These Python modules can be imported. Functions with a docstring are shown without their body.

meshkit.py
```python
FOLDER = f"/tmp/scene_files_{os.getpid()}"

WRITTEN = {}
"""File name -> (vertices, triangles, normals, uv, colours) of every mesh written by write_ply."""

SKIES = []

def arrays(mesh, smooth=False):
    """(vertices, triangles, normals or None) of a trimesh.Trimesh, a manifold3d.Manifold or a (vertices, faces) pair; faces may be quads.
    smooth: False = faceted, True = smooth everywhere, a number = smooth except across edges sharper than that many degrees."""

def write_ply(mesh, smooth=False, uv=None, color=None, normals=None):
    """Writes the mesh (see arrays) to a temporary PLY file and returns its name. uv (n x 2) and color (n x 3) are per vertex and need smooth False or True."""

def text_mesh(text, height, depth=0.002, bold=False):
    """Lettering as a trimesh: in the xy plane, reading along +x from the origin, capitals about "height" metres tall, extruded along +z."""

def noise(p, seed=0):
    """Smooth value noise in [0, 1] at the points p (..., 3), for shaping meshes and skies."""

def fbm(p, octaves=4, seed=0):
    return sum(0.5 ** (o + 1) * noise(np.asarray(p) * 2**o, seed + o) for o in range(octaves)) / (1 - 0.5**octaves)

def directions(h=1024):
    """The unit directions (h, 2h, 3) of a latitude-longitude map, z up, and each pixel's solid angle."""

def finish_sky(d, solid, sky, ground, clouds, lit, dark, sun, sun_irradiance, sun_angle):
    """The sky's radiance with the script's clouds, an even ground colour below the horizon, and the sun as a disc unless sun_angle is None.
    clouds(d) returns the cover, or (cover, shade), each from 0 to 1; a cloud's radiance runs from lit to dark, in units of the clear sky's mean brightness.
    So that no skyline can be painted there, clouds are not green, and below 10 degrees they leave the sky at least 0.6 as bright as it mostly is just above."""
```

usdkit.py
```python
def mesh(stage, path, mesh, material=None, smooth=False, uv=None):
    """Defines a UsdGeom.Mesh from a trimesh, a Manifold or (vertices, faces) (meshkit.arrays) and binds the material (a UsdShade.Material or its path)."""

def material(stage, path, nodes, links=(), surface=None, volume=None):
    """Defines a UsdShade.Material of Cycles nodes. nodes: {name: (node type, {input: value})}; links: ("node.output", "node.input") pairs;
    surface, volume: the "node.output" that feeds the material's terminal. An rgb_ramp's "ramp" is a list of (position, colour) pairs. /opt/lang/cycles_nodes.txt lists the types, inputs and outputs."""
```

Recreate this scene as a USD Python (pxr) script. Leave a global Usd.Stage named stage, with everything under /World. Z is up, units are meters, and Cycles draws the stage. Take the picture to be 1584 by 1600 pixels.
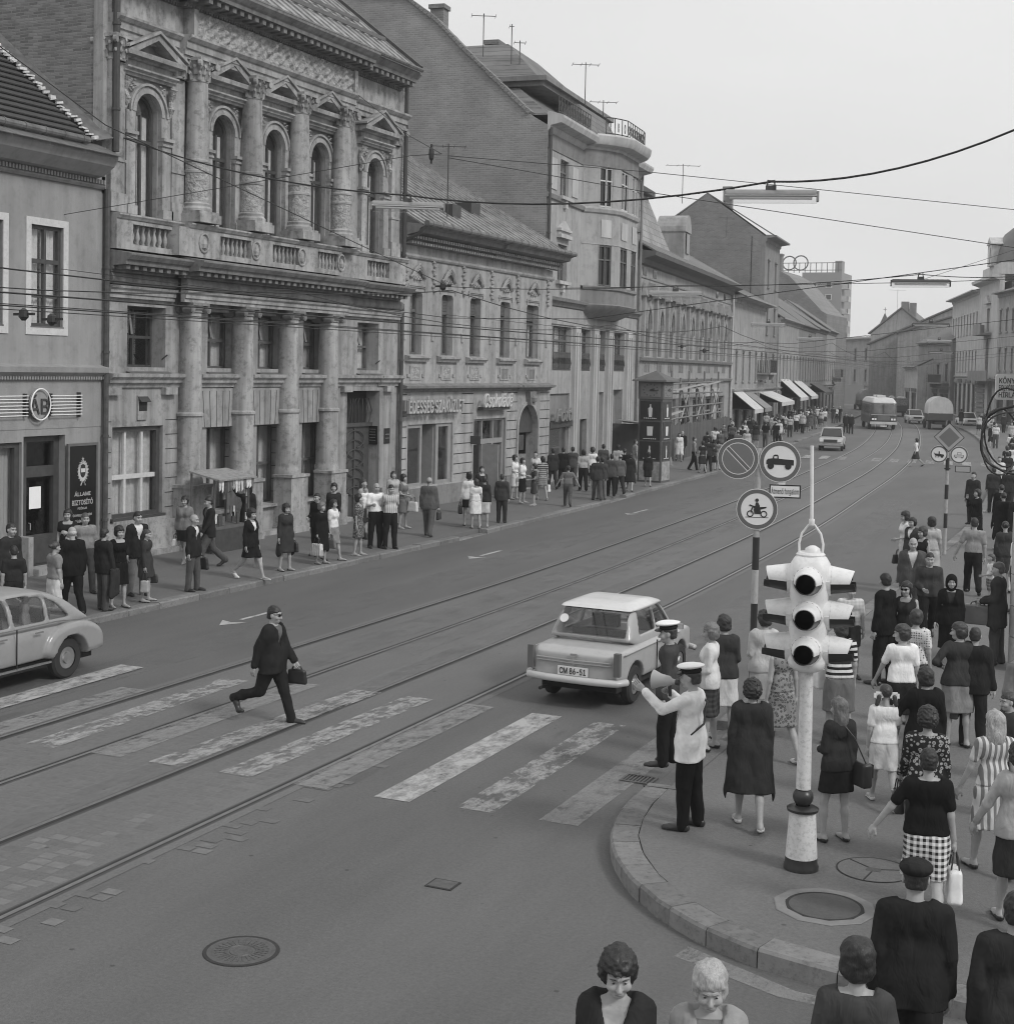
import math, random, numpy as np, trimesh, usdkit, meshkit
from shapely.geometry import Polygon, Point, LineString, box as sbox
from shapely.ops import unary_union
from shapely import affinity
from pxr import Usd, UsdGeom, UsdLux, UsdShade, Gf, Sdf, Vt

stage = Usd.Stage.CreateInMemory()
UsdGeom.SetStageUpAxis(stage, 'Z'); UsdGeom.SetStageMetersPerUnit(stage, 1.0)
stage.DefinePrim('/World', 'Xform'); stage.DefinePrim('/World/Looks', 'Scope')
R_ = random.Random(7)
PI = math.pi

# ------------------------------------------------------------------ camera
CAM_F, CAM_P, CAM_R, CAM_Y, CAM_CY, CAM_H = 2271.97, 0.0473861, 0.0215791, 0.4214634, 681.07, 5.0
_c, _s = math.cos(CAM_Y), math.sin(CAM_Y)
_f0 = np.array([-_s, _c, 0.]); _r0 = np.array([_c, _s, 0.]); _u0 = np.array([0, 0, 1.])
FWD = _f0 * math.cos(CAM_P) - _u0 * math.sin(CAM_P); _u2 = _u0 * math.cos(CAM_P) + _f0 * math.sin(CAM_P)
RGT = _r0 * math.cos(CAM_R) + _u2 * math.sin(CAM_R); UPV = _u2 * math.cos(CAM_R) - _r0 * math.sin(CAM_R)
EYE = np.array([0, 0, CAM_H])
cam = UsdGeom.Camera.Define(stage, '/World/Camera')
m4 = np.eye(4); m4[:3, 0] = RGT; m4[:3, 1] = UPV; m4[:3, 2] = -FWD; m4[:3, 3] = EYE
cam.AddTransformOp().Set(Gf.Matrix4d(*m4.T.ravel().tolist()))
HA = 56.0
cam.CreateHorizontalApertureAttr(HA); cam.CreateVerticalApertureAttr(HA * 1024 / 1013)
cam.CreateFocalLengthAttr(CAM_F / 1584 * HA)
cam.CreateVerticalApertureOffsetAttr(-(800 - CAM_CY) / 1584 * HA)
cam.CreateClippingRangeAttr(Gf.Vec2f(0.2, 5000))
cam.CreateExposureAttr(0.26)

# ------------------------------------------------------------------ sky and sun (overcast)
SUN_EL, SUN_AZ = math.radians(40), math.radians(105)      # azimuth measured from +y towards +x
sd = np.array([math.cos(SUN_EL) * math.sin(SUN_AZ), math.cos(SUN_EL) * math.cos(SUN_AZ), math.sin(SUN_EL)])
SKY_STRENGTH = 0.11
def G3_(v): return (v, v, v)
sky_m = usdkit.material(stage, '/World/Looks/sky_look', {
 'sky': ('sky_texture', {'sky_type': 'single_scattering', 'sun_disc': False, 'sun_elevation': SUN_EL, 'sun_rotation': SUN_AZ, 'aerosol_density': 3.0}),
 'bw': ('rgb_to_bw', {}),
 'tc': ('texture_coordinate', {}), 'mp': ('mapping', {'scale': (1.0, 1.0, 2.6)}),
 'n': ('noise_texture', {'scale': 1.6, 'detail': 4, 'roughness': 0.5}),
 'rmp': ('rgb_ramp', {'ramp': [(0.3, (5.1, 5.1, 5.1)), (0.7, (6.2, 6.2, 6.2))]}),
 'sp': ('separate_xyz', {}), 'gr': ('rgb_ramp', {'ramp': [(0.0, G3_(1.08)), (0.15, G3_(1.06)), (0.45, G3_(1.25)), (1.0, G3_(1.6))]}), 'mg': ('mix', {'mix_type': 'multiply', 'fac': 1.0}),
 'mx': ('mix', {'fac': 0.86}),
 'bg': ('background_shader', {'strength': SKY_STRENGTH})},
 [('sky.color', 'bw.color'), ('tc.generated', 'mp.vector'), ('mp.vector', 'n.vector'), ('n.fac', 'rmp.fac'), ('bw.val', 'mx.color1'), ('tc.generated', 'sp.vector'), ('sp.z', 'gr.fac'), ('rmp.color', 'mg.color1'), ('gr.color', 'mg.color2'), ('mg.color', 'mx.color2'), ('mx.color', 'bg.color')], surface='bg.background')
dome = UsdLux.DomeLight.Define(stage, '/World/sky')
UsdShade.MaterialBindingAPI.Apply(dome.GetPrim()).Bind(sky_m)
dome.GetPrim().SetCustomDataByKey('kind', 'structure'); dome.GetPrim().SetCustomDataByKey('label', 'pale even overcast sky above the street')
sun = UsdLux.DistantLight.Define(stage, '/World/sun')
sun.CreateIntensityAttr(0.4); sun.CreateAngleAttr(12.0); sun.CreateNormalizeAttr(True); sun.CreateColorAttr(Gf.Vec3f(1.0, 0.995, 0.985))
_z = sd; _x = np.cross([0, 0, 1.], _z); _x /= np.linalg.norm(_x); _y = np.cross(_z, _x)
m4 = np.eye(4); m4[:3, 0] = _x; m4[:3, 1] = _y; m4[:3, 2] = _z
sun.AddTransformOp().Set(Gf.Matrix4d(*m4.T.ravel().tolist()))

# ------------------------------------------------------------------ pixel of the photograph -> point of the place
def ray(px, py): return (px - 792) / CAM_F * RGT - (py - CAM_CY) / CAM_F * UPV + FWD
def at_z(px, py, z=0.0):
 r = ray(px, py); return EYE + r * ((z - CAM_H) / r[2])
def at_d(px, py, d):
 r = ray(px, py); return EYE + r * (d / math.hypot(r[0], r[1]))
def pix(p):
 d = np.asarray(p, float) - EYE; w = d @ FWD
 return 792 + CAM_F * (d @ RGT) / w, CAM_CY - CAM_F * (d @ UPV) / w
def z_at(xy, py):
 """height above ground at which the vertical through xy crosses photo row py"""
 lo, hi = -3.0, 60.0
 for _ in range(40):
  mid = (lo + hi) / 2
  if pix((xy[0], xy[1], mid))[1] > py: lo = mid
  else: hi = mid
 return mid

# ------------------------------------------------------------------ materials (the photograph is black and white: greys only)
def lookname(n):
 k = 0; p = '/World/Looks/' + n
 while stage.GetPrimAtPath(p): k += 1; p = f'/World/Looks/{n}_{k:03d}'
 return p
_mc = {}
def G3(v): return (v, v, v)
def mat(name, v, rough=0.8, var=0.12, scale=2.0, bump=0.0, bscale=40.0, streak=0.0, metal=0.0, coords='geo', dist=0.01, spec=0.5, dirt=0.0, spread=0.0, sheen=0.0):
 """plain weathered grey: two scales of noise on the colour, optional vertical streaks, spots of dirt and fine relief"""
 key = (name, v, rough, var, scale, bump, bscale, streak, metal, coords, dist, spec, dirt, spread, sheen)
 if key in _mc: return _mc[key]
 nd = {'p': ('principled_bsdf', {'roughness': rough, 'metallic': metal, 'specular_ior_level': spec}), 'n1': ('noise_texture', {'scale': scale, 'detail': 5, 'roughness': 0.6}),
          'r1': ('rgb_ramp', {'ramp': [(0.25, G3(v * (1 - var))), (0.75, G3(v * (1 + var)))]})}
 lk = []
 if coords == 'geo': nd['g'] = ('geometry', {}); src = 'g.position'
 else: nd['g'] = ('texture_coordinate', {}); src = 'g.object'
 lk += [(src, 'n1.vector'), ('n1.fac', 'r1.fac')]
 out = 'r1.color'
 if streak:
  nd['ms'] = ('mapping', {'scale': (2.2, 2.2, 0.16)}); nd['ns'] = ('noise_texture', {'scale': 1.3, 'detail': 5, 'roughness': 0.65})
  nd['rs'] = ('rgb_ramp', {'ramp': [(0.35, G3(1 - streak)), (0.62, G3(1.0))]}); nd['xs'] = ('mix', {'mix_type': 'multiply', 'fac': 1.0})
  lk += [(src, 'ms.vector'), ('ms.vector', 'ns.vector'), ('ns.fac', 'rs.fac'), (out, 'xs.color1'), ('rs.color', 'xs.color2')]; out = 'xs.color'
 if dirt:
  nd['nd'] = ('noise_texture', {'scale': scale * 3.1, 'detail': 7, 'roughness': 0.72}); nd['rd'] = ('rgb_ramp', {'ramp': [(0.36, G3(1 - dirt)), (0.5, G3(1.0))]}); nd['xd'] = ('mix', {'mix_type': 'multiply', 'fac': 1.0})
  lk += [(src, 'nd.vector'), ('nd.fac', 'rd.fac'), (out, 'xd.color1'), ('rd.color', 'xd.color2')]; out = 'xd.color'
 if spread:
  nd['oi'] = ('object_info', {}); nd['ro'] = ('rgb_ramp', {'ramp': [(0.0, G3(1 - spread)), (1.0, G3(1 + spread))]}); nd['xo'] = ('mix', {'mix_type': 'multiply', 'fac': 1.0})
  lk += [('oi.random', 'ro.fac'), (out, 'xo.color1'), ('ro.color', 'xo.color2')]; out = 'xo.color'
 lk.append((out, 'p.base_color'))
 if bump:
  nd['nb'] = ('noise_texture', {'scale': bscale, 'detail': 4, 'roughness': 0.6}); nd['b'] = ('bump', {'strength': bump, 'distance': dist})
  lk += [(src, 'nb.vector'), ('nb.fac', 'b.height'), ('b.normal', 'p.normal')]
 if sheen: nd['p'][1]['sheen_weight'] = sheen
 m = usdkit.material(stage, lookname(name + '_look'), nd, lk, surface='p.BSDF'); _mc[key] = m
 return m
def glass_mat(name='window_glass', tint=0.955, rough=0.02):
 k = (name, tint)
 if k in _mc: return _mc[k]
 m = usdkit.material(stage, lookname(name + '_look'), {'t': ('transparent_bsdf', {'color': G3(tint)}), 'gl': ('glossy_bsdf', {'color': G3(0.9), 'roughness': rough}), 'f': ('layer_weight', {'blend': 0.5}), 'pw': ('math', {'math_type': 'power', 'value2': 4.0}), 'ma': ('math', {'math_type': 'multiply_add', 'value2': 0.9, 'value3': 0.035}), 'x': ('mix_closure', {}),
  'ge': ('geometry', {}), 'n': ('noise_texture', {'scale': 1.1, 'detail': 1}), 'b': ('bump', {'strength': 0.12, 'distance': 0.02})},
  [('ge.position', 'n.vector'), ('n.fac', 'b.height'), ('b.normal', 'gl.normal'), ('f.facing', 'pw.value1'), ('pw.value', 'ma.value1'), ('ma.value', 'x.fac'), ('t.BSDF', 'x.closure1'), ('gl.BSDF', 'x.closure2')], surface='x.closure')
 _mc[k] = m; return m
def brick_mat(name, v, mortar, bw=0.27, rh=0.075, axis='y', var=0.3, ms=0.012, bump=0.5, shade=0.0):
 """brickwork for walls too far off to pick bricks apart. axis: which horizontal world axis runs along the wall"""
 k = (name, v, mortar, bw, rh, axis)
 if k in _mc: return _mc[k]
 nd = {'g': ('geometry', {}), 's': ('separate_xyz', {}), 'c': ('combine_xyz', {}), 'nw': ('noise_texture', {'scale': 3.0, 'detail': 3}), 'ad': ('vector_math', {'math_type': 'multiply_add', 'vector2': G3(0.05), 'vector3': (0, 0, 0)}),
          'b': ('brick_texture', {'scale': 1.0, 'brick_width': bw, 'row_height': rh, 'mortar_size': ms, 'mortar_smooth': 0.3, 'color1': G3(v * (1 - var)), 'color2': G3(v * (1 + var)), 'mortar': G3(mortar)}),
          'n': ('noise_texture', {'scale': 0.5, 'detail': 6, 'roughness': 0.7}), 'r': ('rgb_ramp', {'ramp': [(0.3, G3(0.72)), (0.7, G3(1.15))]}), 'x': ('mix', {'mix_type': 'multiply', 'fac': 1.0}),
          'bp': ('bump', {'strength': bump, 'distance': 0.02, 'invert': True}), 'p': ('principled_bsdf', {'roughness': 0.9})}
 lk = [('g.position', 's.vector'), (f's.{axis}', 'c.x'), ('s.z', 'c.y'), ('g.position', 'nw.vector'), ('nw.color', 'ad.vector1'), ('c.vector', 'ad.vector3'), ('ad.vector', 'b.vector'), ('g.position', 'n.vector'), ('n.fac', 'r.fac'),
          ('b.color', 'x.color1'), ('r.color', 'x.color2'), ('x.color', 'p.base_color'), ('b.fac', 'bp.height'), ('bp.normal', 'p.normal')]
 m = usdkit.material(stage, lookname(name + '_look'), nd, lk, surface='p.BSDF'); _mc[k] = m
 return m

# ------------------------------------------------------------------ scene tree helpers
_used = {}
def numbered(parent, name):
 k = (parent, name); n = _used.get(k, -1) + 1; _used[k] = n
 return f'{parent}/{name}' if n == 0 else f'{parent}/{name}_{n:03d}'
def pathof(p): return '/World' if p is None else (p if isinstance(p, str) else str(p.GetPath()))
def tag(o, label=None, cat=None, group=None, kind=None):
 pr = o.GetPrim() if hasattr(o, 'GetPrim') else o
 for k, v in (('label', label), ('category', cat), ('group', group), ('kind', kind)):
  if v: pr.SetCustomDataByKey(k, v)
 return pr
def thing(name, label, cat, loc=(0, 0, 0), rotz=0.0, group=None, mtx=None):
 x = UsdGeom.Xform.Define(stage, numbered('/World', name))
 if mtx is not None: x.AddTransformOp().Set(Gf.Matrix4d(*np.asarray(mtx).T.ravel().tolist()))
 else:
  x.AddTranslateOp().Set(Gf.Vec3d(*map(float, loc)))
  if rotz: x.AddRotateZOp().Set(math.degrees(rotz))
 return tag(x, label, cat, group)
def copy_of(src, name, label, loc, rotz=0.0, group=None):
 x = UsdGeom.Xform.Define(stage, numbered('/World', name)); pr = x.GetPrim()
 pr.GetReferences().AddInternalReference(src.GetPath() if hasattr(src, 'GetPath') else src)
 x.ClearXformOpOrder()
 x.AddTranslateOp().Set(Gf.Vec3d(*map(float, loc))); x.AddRotateZOp().Set(math.degrees(rotz))
 x.SetXformOpOrder([o for o in x.GetOrderedXformOps()]) ; pr.SetInstanceable(True)
 return tag(pr, label, src.GetCustomDataByKey('category'), group or src.GetCustomDataByKey('group'))
def clusters(mb):
 """pieces of a mesh that touch one another, as index lists"""
 n = len(mb.v); lo = np.array([v.min(0) for v in mb.v]) - 0.004; hi = np.array([v.max(0) for v in mb.v]) + 0.004; lab = np.arange(n)
 for i in range(n):
  t = np.nonzero(((lo[i] <= hi[i + 1:]) & (hi[i] >= lo[i + 1:])).all(1))[0] + i + 1
  if len(t):
   old = np.unique(np.append(lab[t], lab[i])); lab[np.isin(lab, old)] = old[0]
 return [np.nonzero(lab == k)[0] for k in np.unique(lab)]
def obj(name, mesh, m, parent=None, smooth=False, label=None, kind=None, cat=None, group=None):
 if isinstance(mesh, MB):
  if parent is not None and kind is None and 1 < len(mesh.v) < 700:
   cl = clusters(mesh)
   if 1 < len(cl) <= 60:
    nm = name[:-1] if name.endswith('s') and not name.endswith(('ss', 'us')) else name; pr = None
    starts = np.cumsum([0] + [len(v) for v in mesh.v])
    for c in cl:
     q = MB()
     for k in c: q.raw(mesh.v[k], mesh.f[k] - starts[k])
     o = obj(nm, q.get(), m, parent, smooth, label); pr = pr or o
    return pr
   if len(cl) > 60: kind = 'stuff'
  mesh = mesh.get()
 if isinstance(mesh, (list,)): mesh = trimesh.util.concatenate(mesh)
 p = numbered(pathof(parent), name)
 pr = usdkit.mesh(stage, p, mesh, m, smooth=smooth).GetPrim()
 return tag(pr, label, cat, group, kind)
def struct(name, mesh, m, label=None, smooth=False, parent=None): return obj(name, mesh, m, parent, smooth, label, 'structure' if parent is None else None)

# ------------------------------------------------------------------ mesh helpers.  A building's own frame: u along the front, d out towards the street, z up -> local (u, -d, z)
_boxf = np.array([[0, 2, 1], [0, 3, 2], [4, 5, 6], [4, 6, 7], [0, 1, 5], [0, 5, 4], [1, 2, 6], [1, 6, 5], [2, 3, 7], [2, 7, 6], [3, 0, 4], [3, 4, 7]])
class MB:
 def __init__(s): s.v, s.f, s.n = [], [], 0
 def raw(s, v, f):
  v = np.asarray(v, float); f = np.asarray(f, int)
  if f.shape[1] == 4: f = np.vstack([f[:, [0, 1, 2]], f[:, [0, 2, 3]]])
  s.v.append(v); s.f.append(f + s.n); s.n += len(v); return s
 def tm(s, m): return s.raw(m.vertices, m.faces)
 def box(s, x0, x1, y0, y1, z0, z1):
  x0, x1 = min(x0, x1), max(x0, x1); y0, y1 = min(y0, y1), max(y0, y1); z0, z1 = min(z0, z1), max(z0, z1)
  return s.raw([(x0, y0, z0), (x1, y0, z0), (x1, y1, z0), (x0, y1, z0), (x0, y0, z1), (x1, y0, z1), (x1, y1, z1), (x0, y1, z1)], _boxf)
 def ub(s, u0, u1, d0, d1, z0, z1): return s.box(u0, u1, -d0, -d1, z0, z1)
 def wall(s, poly, d0, d1):
  """poly in (u, z), thickness from d0 to d1"""
  for g in getattr(poly, 'geoms', [poly]):
   if g.area < 1e-6: continue
   m = trimesh.creation.extrude_polygon(g, abs(d1 - d0), engine='earcut')
   v = m.vertices; s.raw(np.stack([v[:, 0], -max(d0, d1) + v[:, 2], v[:, 1]], 1), m.faces[:, ::-1])
  return s
 def run(s, prof, u0, u1, du=0.0):
  """prof: closed (d, z) profile, drawn along u"""
  m = trimesh.creation.extrude_polygon(Polygon(prof).buffer(0), abs(u1 - u0), engine='earcut')
  v = m.vertices; s.raw(np.stack([min(u0, u1) + v[:, 2], -(v[:, 0] + du), v[:, 1]], 1), m.faces[:, ::-1]); return s
 def ext(s, poly, z0, z1):
  for g in getattr(poly, 'geoms', [poly]):
   m = trimesh.creation.extrude_polygon(g, z1 - z0, engine='earcut'); v = m.vertices
   s.raw(np.stack([v[:, 0], v[:, 1], v[:, 2] + z0], 1), m.faces)
  return s
 def lathe(s, prof, c=(0, 0, 0), n=16, a0=0.0, a1=2 * PI):
  """prof: [(r, z)] from bottom to top"""
  full = abs(a1 - a0 - 2 * PI) < 1e-6; k = n if full else n + 1
  a = a0 + (a1 - a0) * np.arange(k) / n; pr = np.asarray(prof, float)
  v = np.stack([pr[:, None, 0] * np.cos(a), pr[:, None, 0] * np.sin(a), np.repeat(pr[:, 1:2], k, 1)], -1) + np.asarray(c, float)
  i, j = np.meshgrid(np.arange(len(pr) - 1), np.arange(n), indexing='ij'); jn = (j + 1) % k
  q = np.stack([i * k + j, i * k + jn, (i + 1) * k + jn, (i + 1) * k + j], -1).reshape(-1, 4)
  return s.raw(v.reshape(-1, 3), q)
 def tube(s, pts, r, n=6, caps=True):
  p = np.asarray(pts, float); r = np.broadcast_to(np.asarray(r, float), (len(p),))
  t = np.gradient(p, axis=0); t /= np.linalg.norm(t, axis=1, keepdims=True) + 1e-12
  ref = np.array([0, 0, 1.]) if np.abs(t[:, 2]).max() < 0.95 else np.array([1., 0.1, 0]) if np.abs(t[:, 0]).max() < 0.95 else np.array([0.1, 1., 0.2])
  a = np.cross(t, ref); a /= np.linalg.norm(a, axis=1, keepdims=True) + 1e-12; b = np.cross(t, a); g = np.arange(n) * 2 * PI / n
  v = p[:, None] + r[:, None, None] * (np.cos(g)[None, :, None] * a[:, None] + np.sin(g)[None, :, None] * b[:, None])
  i, j = np.meshgrid(np.arange(len(p) - 1), np.arange(n), indexing='ij')
  q = np.stack([i * n + j, (i + 1) * n + j, (i + 1) * n + (j + 1) % n, i * n + (j + 1) % n], -1).reshape(-1, 4)
  f = np.vstack([q[:, [0, 1, 2]], q[:, [0, 2, 3]]]); vv = v.reshape(-1, 3)
  if caps:
   k = len(vv); vv = np.vstack([vv, p[:1], p[-1:]]); l = (len(p) - 1) * n
   f = np.vstack([f, [(k, j, (j + 1) % n) for j in range(n)], [(k + 1, l + (j + 1) % n, l + j) for j in range(n)]])
  return s.raw(vv, f)
 def bar(s, a, b, w, h=None):
  """square bar between two points"""
  a = np.asarray(a, float); b = np.asarray(b, float); h = h or w; t = b - a; L = np.linalg.norm(t); t = t / L
  r = np.cross(t, [0, 0, 1.]) if abs(t[2]) < 0.95 else np.array([1., 0, 0]); r /= np.linalg.norm(r); q = np.cross(r, t)
  v = [a + r * x * w / 2 + q * y * h / 2 for x, y in ((-1, -1), (1, -1), (1, 1), (-1, 1))] + [b + r * x * w / 2 + q * y * h / 2 for x, y in ((-1, -1), (1, -1), (1, 1), (-1, 1))]
  return s.raw(v, [[0, 1, 2], [0, 2, 3], [4, 6, 5], [4, 7, 6], [0, 5, 1], [0, 4, 5], [1, 6, 2], [1, 5, 6], [2, 7, 3], [2, 6, 7], [3, 4, 0], [3, 7, 4]])
 def quad(s, a, b, c, d): return s.raw([a, b, c, d], [[0, 1, 2], [0, 2, 3]])
 def plate(s, a, b, c, d, th):
  """a thick sheet on the corners a b c d, thickened along its own normal"""
  P = np.array([a, b, c, d], float); n = np.cross(P[1] - P[0], P[3] - P[0]); n /= np.linalg.norm(n); Q = P - n * th
  return s.raw(np.vstack([Q, P]), _boxf)
 def get(s):
  return trimesh.Trimesh(np.vstack(s.v), np.vstack(s.f), process=False)
def frame(p0, p1):
 """matrix of a building's frame from the two ends of its front"""
 p0 = np.asarray(p0, float); p1 = np.asarray(p1, float); t = (p1 - p0) / np.linalg.norm(p1 - p0)
 m = np.eye(4); m[:2, 0] = t; m[:2, 1] = (-t[1], t[0]); m[:2, 3] = p0; return m
def word(text, h, depth=0.02, bold=False, width=None):
 m = meshkit.text_mesh(text, h, depth, bold); m.apply_translation([-m.bounds[:, 0].mean(), -m.bounds[:, 1].mean(), 0])
 if width: m.apply_scale([width / (m.bounds[1, 0] - m.bounds[0, 0]), 1, 1])
 return m
def on_front(m, u, d, z):
 """flat xy lettering set upright on a front, facing the street, its middle at (u, z)"""
 v = np.array(m.vertices); return trimesh.Trimesh(np.stack([u + v[:, 0], -d - v[:, 2], z + v[:, 1]], 1), m.faces, process=False)
# ================================================================== ground, road, tracks, pavements
from scipy.interpolate import PchipInterpolator
PAVE = 0.13
KL = [(-18.1, -60), (-18.1, 37.3), (-18.2, 39.7), (-18.58, 50.8), (-18.8, 53.9), (-19.78, 70.7), (-21.3, 85), (-23.25, 100.1), (-24.87, 114.1), (-28.74, 146.2), (-34.3, 190), (-40.5, 232)]
kl = PchipInterpolator([p[1] for p in KL], [p[0] for p in KL])
KR = [(-5.33, 16.3), (-5.5, 22), (-5.55, 45), (-6.6, 66), (-9.52, 94.2), (-13.0, 120), (-17.15, 143.5), (-25.0, 175.1), (-32, 215), (-37, 240)]
kr = PchipInterpolator([p[1] for p in KR], [p[0] for p in KR])
def road_mat(name, v, var, patch):
 nd = {'g': ('geometry', {}), 'm': ('mapping', {'scale': (1.0, 0.22, 1.0)}), 'n1': ('noise_texture', {'scale': 0.55, 'detail': 7, 'roughness': 0.66}), 'r1': ('rgb_ramp', {'ramp': [(0.28, G3(v * (1 - var))), (0.72, G3(v * (1 + var)))]}),
          'n2': ('noise_texture', {'scale': 26.0, 'detail': 5, 'roughness': 0.75}), 'r2': ('rgb_ramp', {'ramp': [(0.3, G3(0.8)), (0.7, G3(1.18))]}), 'x': ('mix', {'mix_type': 'multiply', 'fac': 1.0}),
          'n3': ('noise_texture', {'scale': 1.7, 'detail': 2, 'roughness': 0.5}), 'r3': ('rgb_ramp', {'ramp': [(0.27, G3(1 - patch)), (0.31, G3(1.0))]}), 'x3': ('mix', {'mix_type': 'multiply', 'fac': 1.0}),
          'v': ('voronoi_texture', {'scale': 2.1}), 'r4': ('rgb_ramp', {'ramp': [(0.035, G3(0.55)), (0.06, G3(1.0))]}), 'x4': ('mix', {'mix_type': 'multiply', 'fac': 1.0}),
          'nb': ('noise_texture', {'scale': 55.0, 'detail': 4}), 'b': ('bump', {'strength': 0.5, 'distance': 0.012}), 'p': ('principled_bsdf', {'roughness': 0.72, 'specular_ior_level': 0.35})}
 lk = [('g.position', 'm.vector'), ('m.vector', 'n1.vector'), ('n1.fac', 'r1.fac'), ('g.position', 'n2.vector'), ('n2.fac', 'r2.fac'), ('r1.color', 'x.color1'), ('r2.color', 'x.color2'), ('m.vector', 'n3.vector'), ('n3.fac', 'r3.fac'), ('x.color', 'x3.color1'), ('r3.color', 'x3.color2'),
          ('g.position', 'v.vector'), ('v.distance', 'r4.fac'), ('x3.color', 'x4.color1'), ('r4.color', 'x4.color2'), ('x4.color', 'p.base_color'), ('g.position', 'nb.vector'), ('nb.fac', 'b.height'), ('b.normal', 'p.normal')]
 return usdkit.material(stage, lookname(name + '_look'), nd, lk, surface='p.BSDF')
M_road = road_mat('asphalt', 0.098, 0.2, 0.2)
M_bed = road_mat('track_bed', 0.118, 0.2, 0.18)
M_walk = road_mat('pavement_asphalt', 0.122, 0.13, 0.12)
def sheet(poly, z, seg=None):
 m = MB()
 for g in getattr(poly, 'geoms', [poly]):
  v, f = trimesh.creation.triangulate_polygon(g, engine='earcut'); f = np.asarray(f); a, b, c = (np.asarray(v)[f[:, k]] for k in range(3))
  fl = np.cross(b - a, c - a) < 0; f[fl] = f[fl][:, ::-1]
  m.raw(np.column_stack([v, np.full(len(v), z)]), f)
 return m
struct('ground', sheet(sbox(-1500, -300, 1500, 2500), -0.03), mat('earth', 0.1, var=0.2, scale=0.05), 'flat ground reaching out past the town')
ys = np.concatenate([np.arange(-60, 240, 4.0), [240]])
left_line = [(float(kl(min(y, 232))), y) for y in ys]; right_line = [(float(kr(max(y, 16.3))), y) for y in ys]
road_poly = Polygon([(-60, -60), (60, -60), (60, 16), (-2, 16)] + [(x + 2.5, y) for x, y in right_line if y >= 16] + [(30, 300), (-120, 300)] + [(x - 0.2, y) for x, y in left_line[::-1]])
struct('road', sheet(road_poly, 0.0), M_road, 'worn grey asphalt street with cobbled patches and crossing stripes')
# tracks
C1 = PchipInterpolator([-60, 0, 20, 30, 41, 55, 76, 97, 130, 155, 185, 230], [-12.93, -12.93, -12.93, -13.0, -13.4, -14.12, -15.7, -17.6, -22.1, -26.4, -31.6, -39.0])
C2 = PchipInterpolator([-60, 0, 20, 30, 41, 48, 61, 75, 100, 111, 144, 181, 230], [-9.96, -9.96, -9.98, -10.1, -10.42, -10.78, -11.7, -12.75, -15.4, -16.9, -22.0, -28.9, -36.5])
ty = np.concatenate([np.arange(-40, 60, 2.0), np.arange(60, 232, 3.0)])
def ribbon(cx, off, w, z, y=ty):
 x = cx(y); dx = np.gradient(x, y); n = np.stack([np.ones_like(y), -dx], 1); n /= np.linalg.norm(n, axis=1, keepdims=True)
 c = np.stack([x, y], 1) + n * off; a = c - n * w / 2; b = c + n * w / 2; k = len(y)
 v = np.column_stack([np.vstack([a, b]), np.full(2 * k, z)]); i = np.arange(k - 1)
 return MB().raw(v, np.stack([i, i + k, i + k + 1, i + 1], 1))
Mc = lambda y: (C1(y) + C2(y)) / 2
bx = np.stack([ty, ty], 1)
lb = [(float(C1(y)) - 0.95, y) for y in ty]; rb = [(float(C2(y)) + 0.95, y) for y in ty]
struct('track_bed', sheet(Polygon(lb + rb[::-1]), 0.004), M_bed, 'paler strip of worn setts and tar carrying the two tram tracks')
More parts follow.
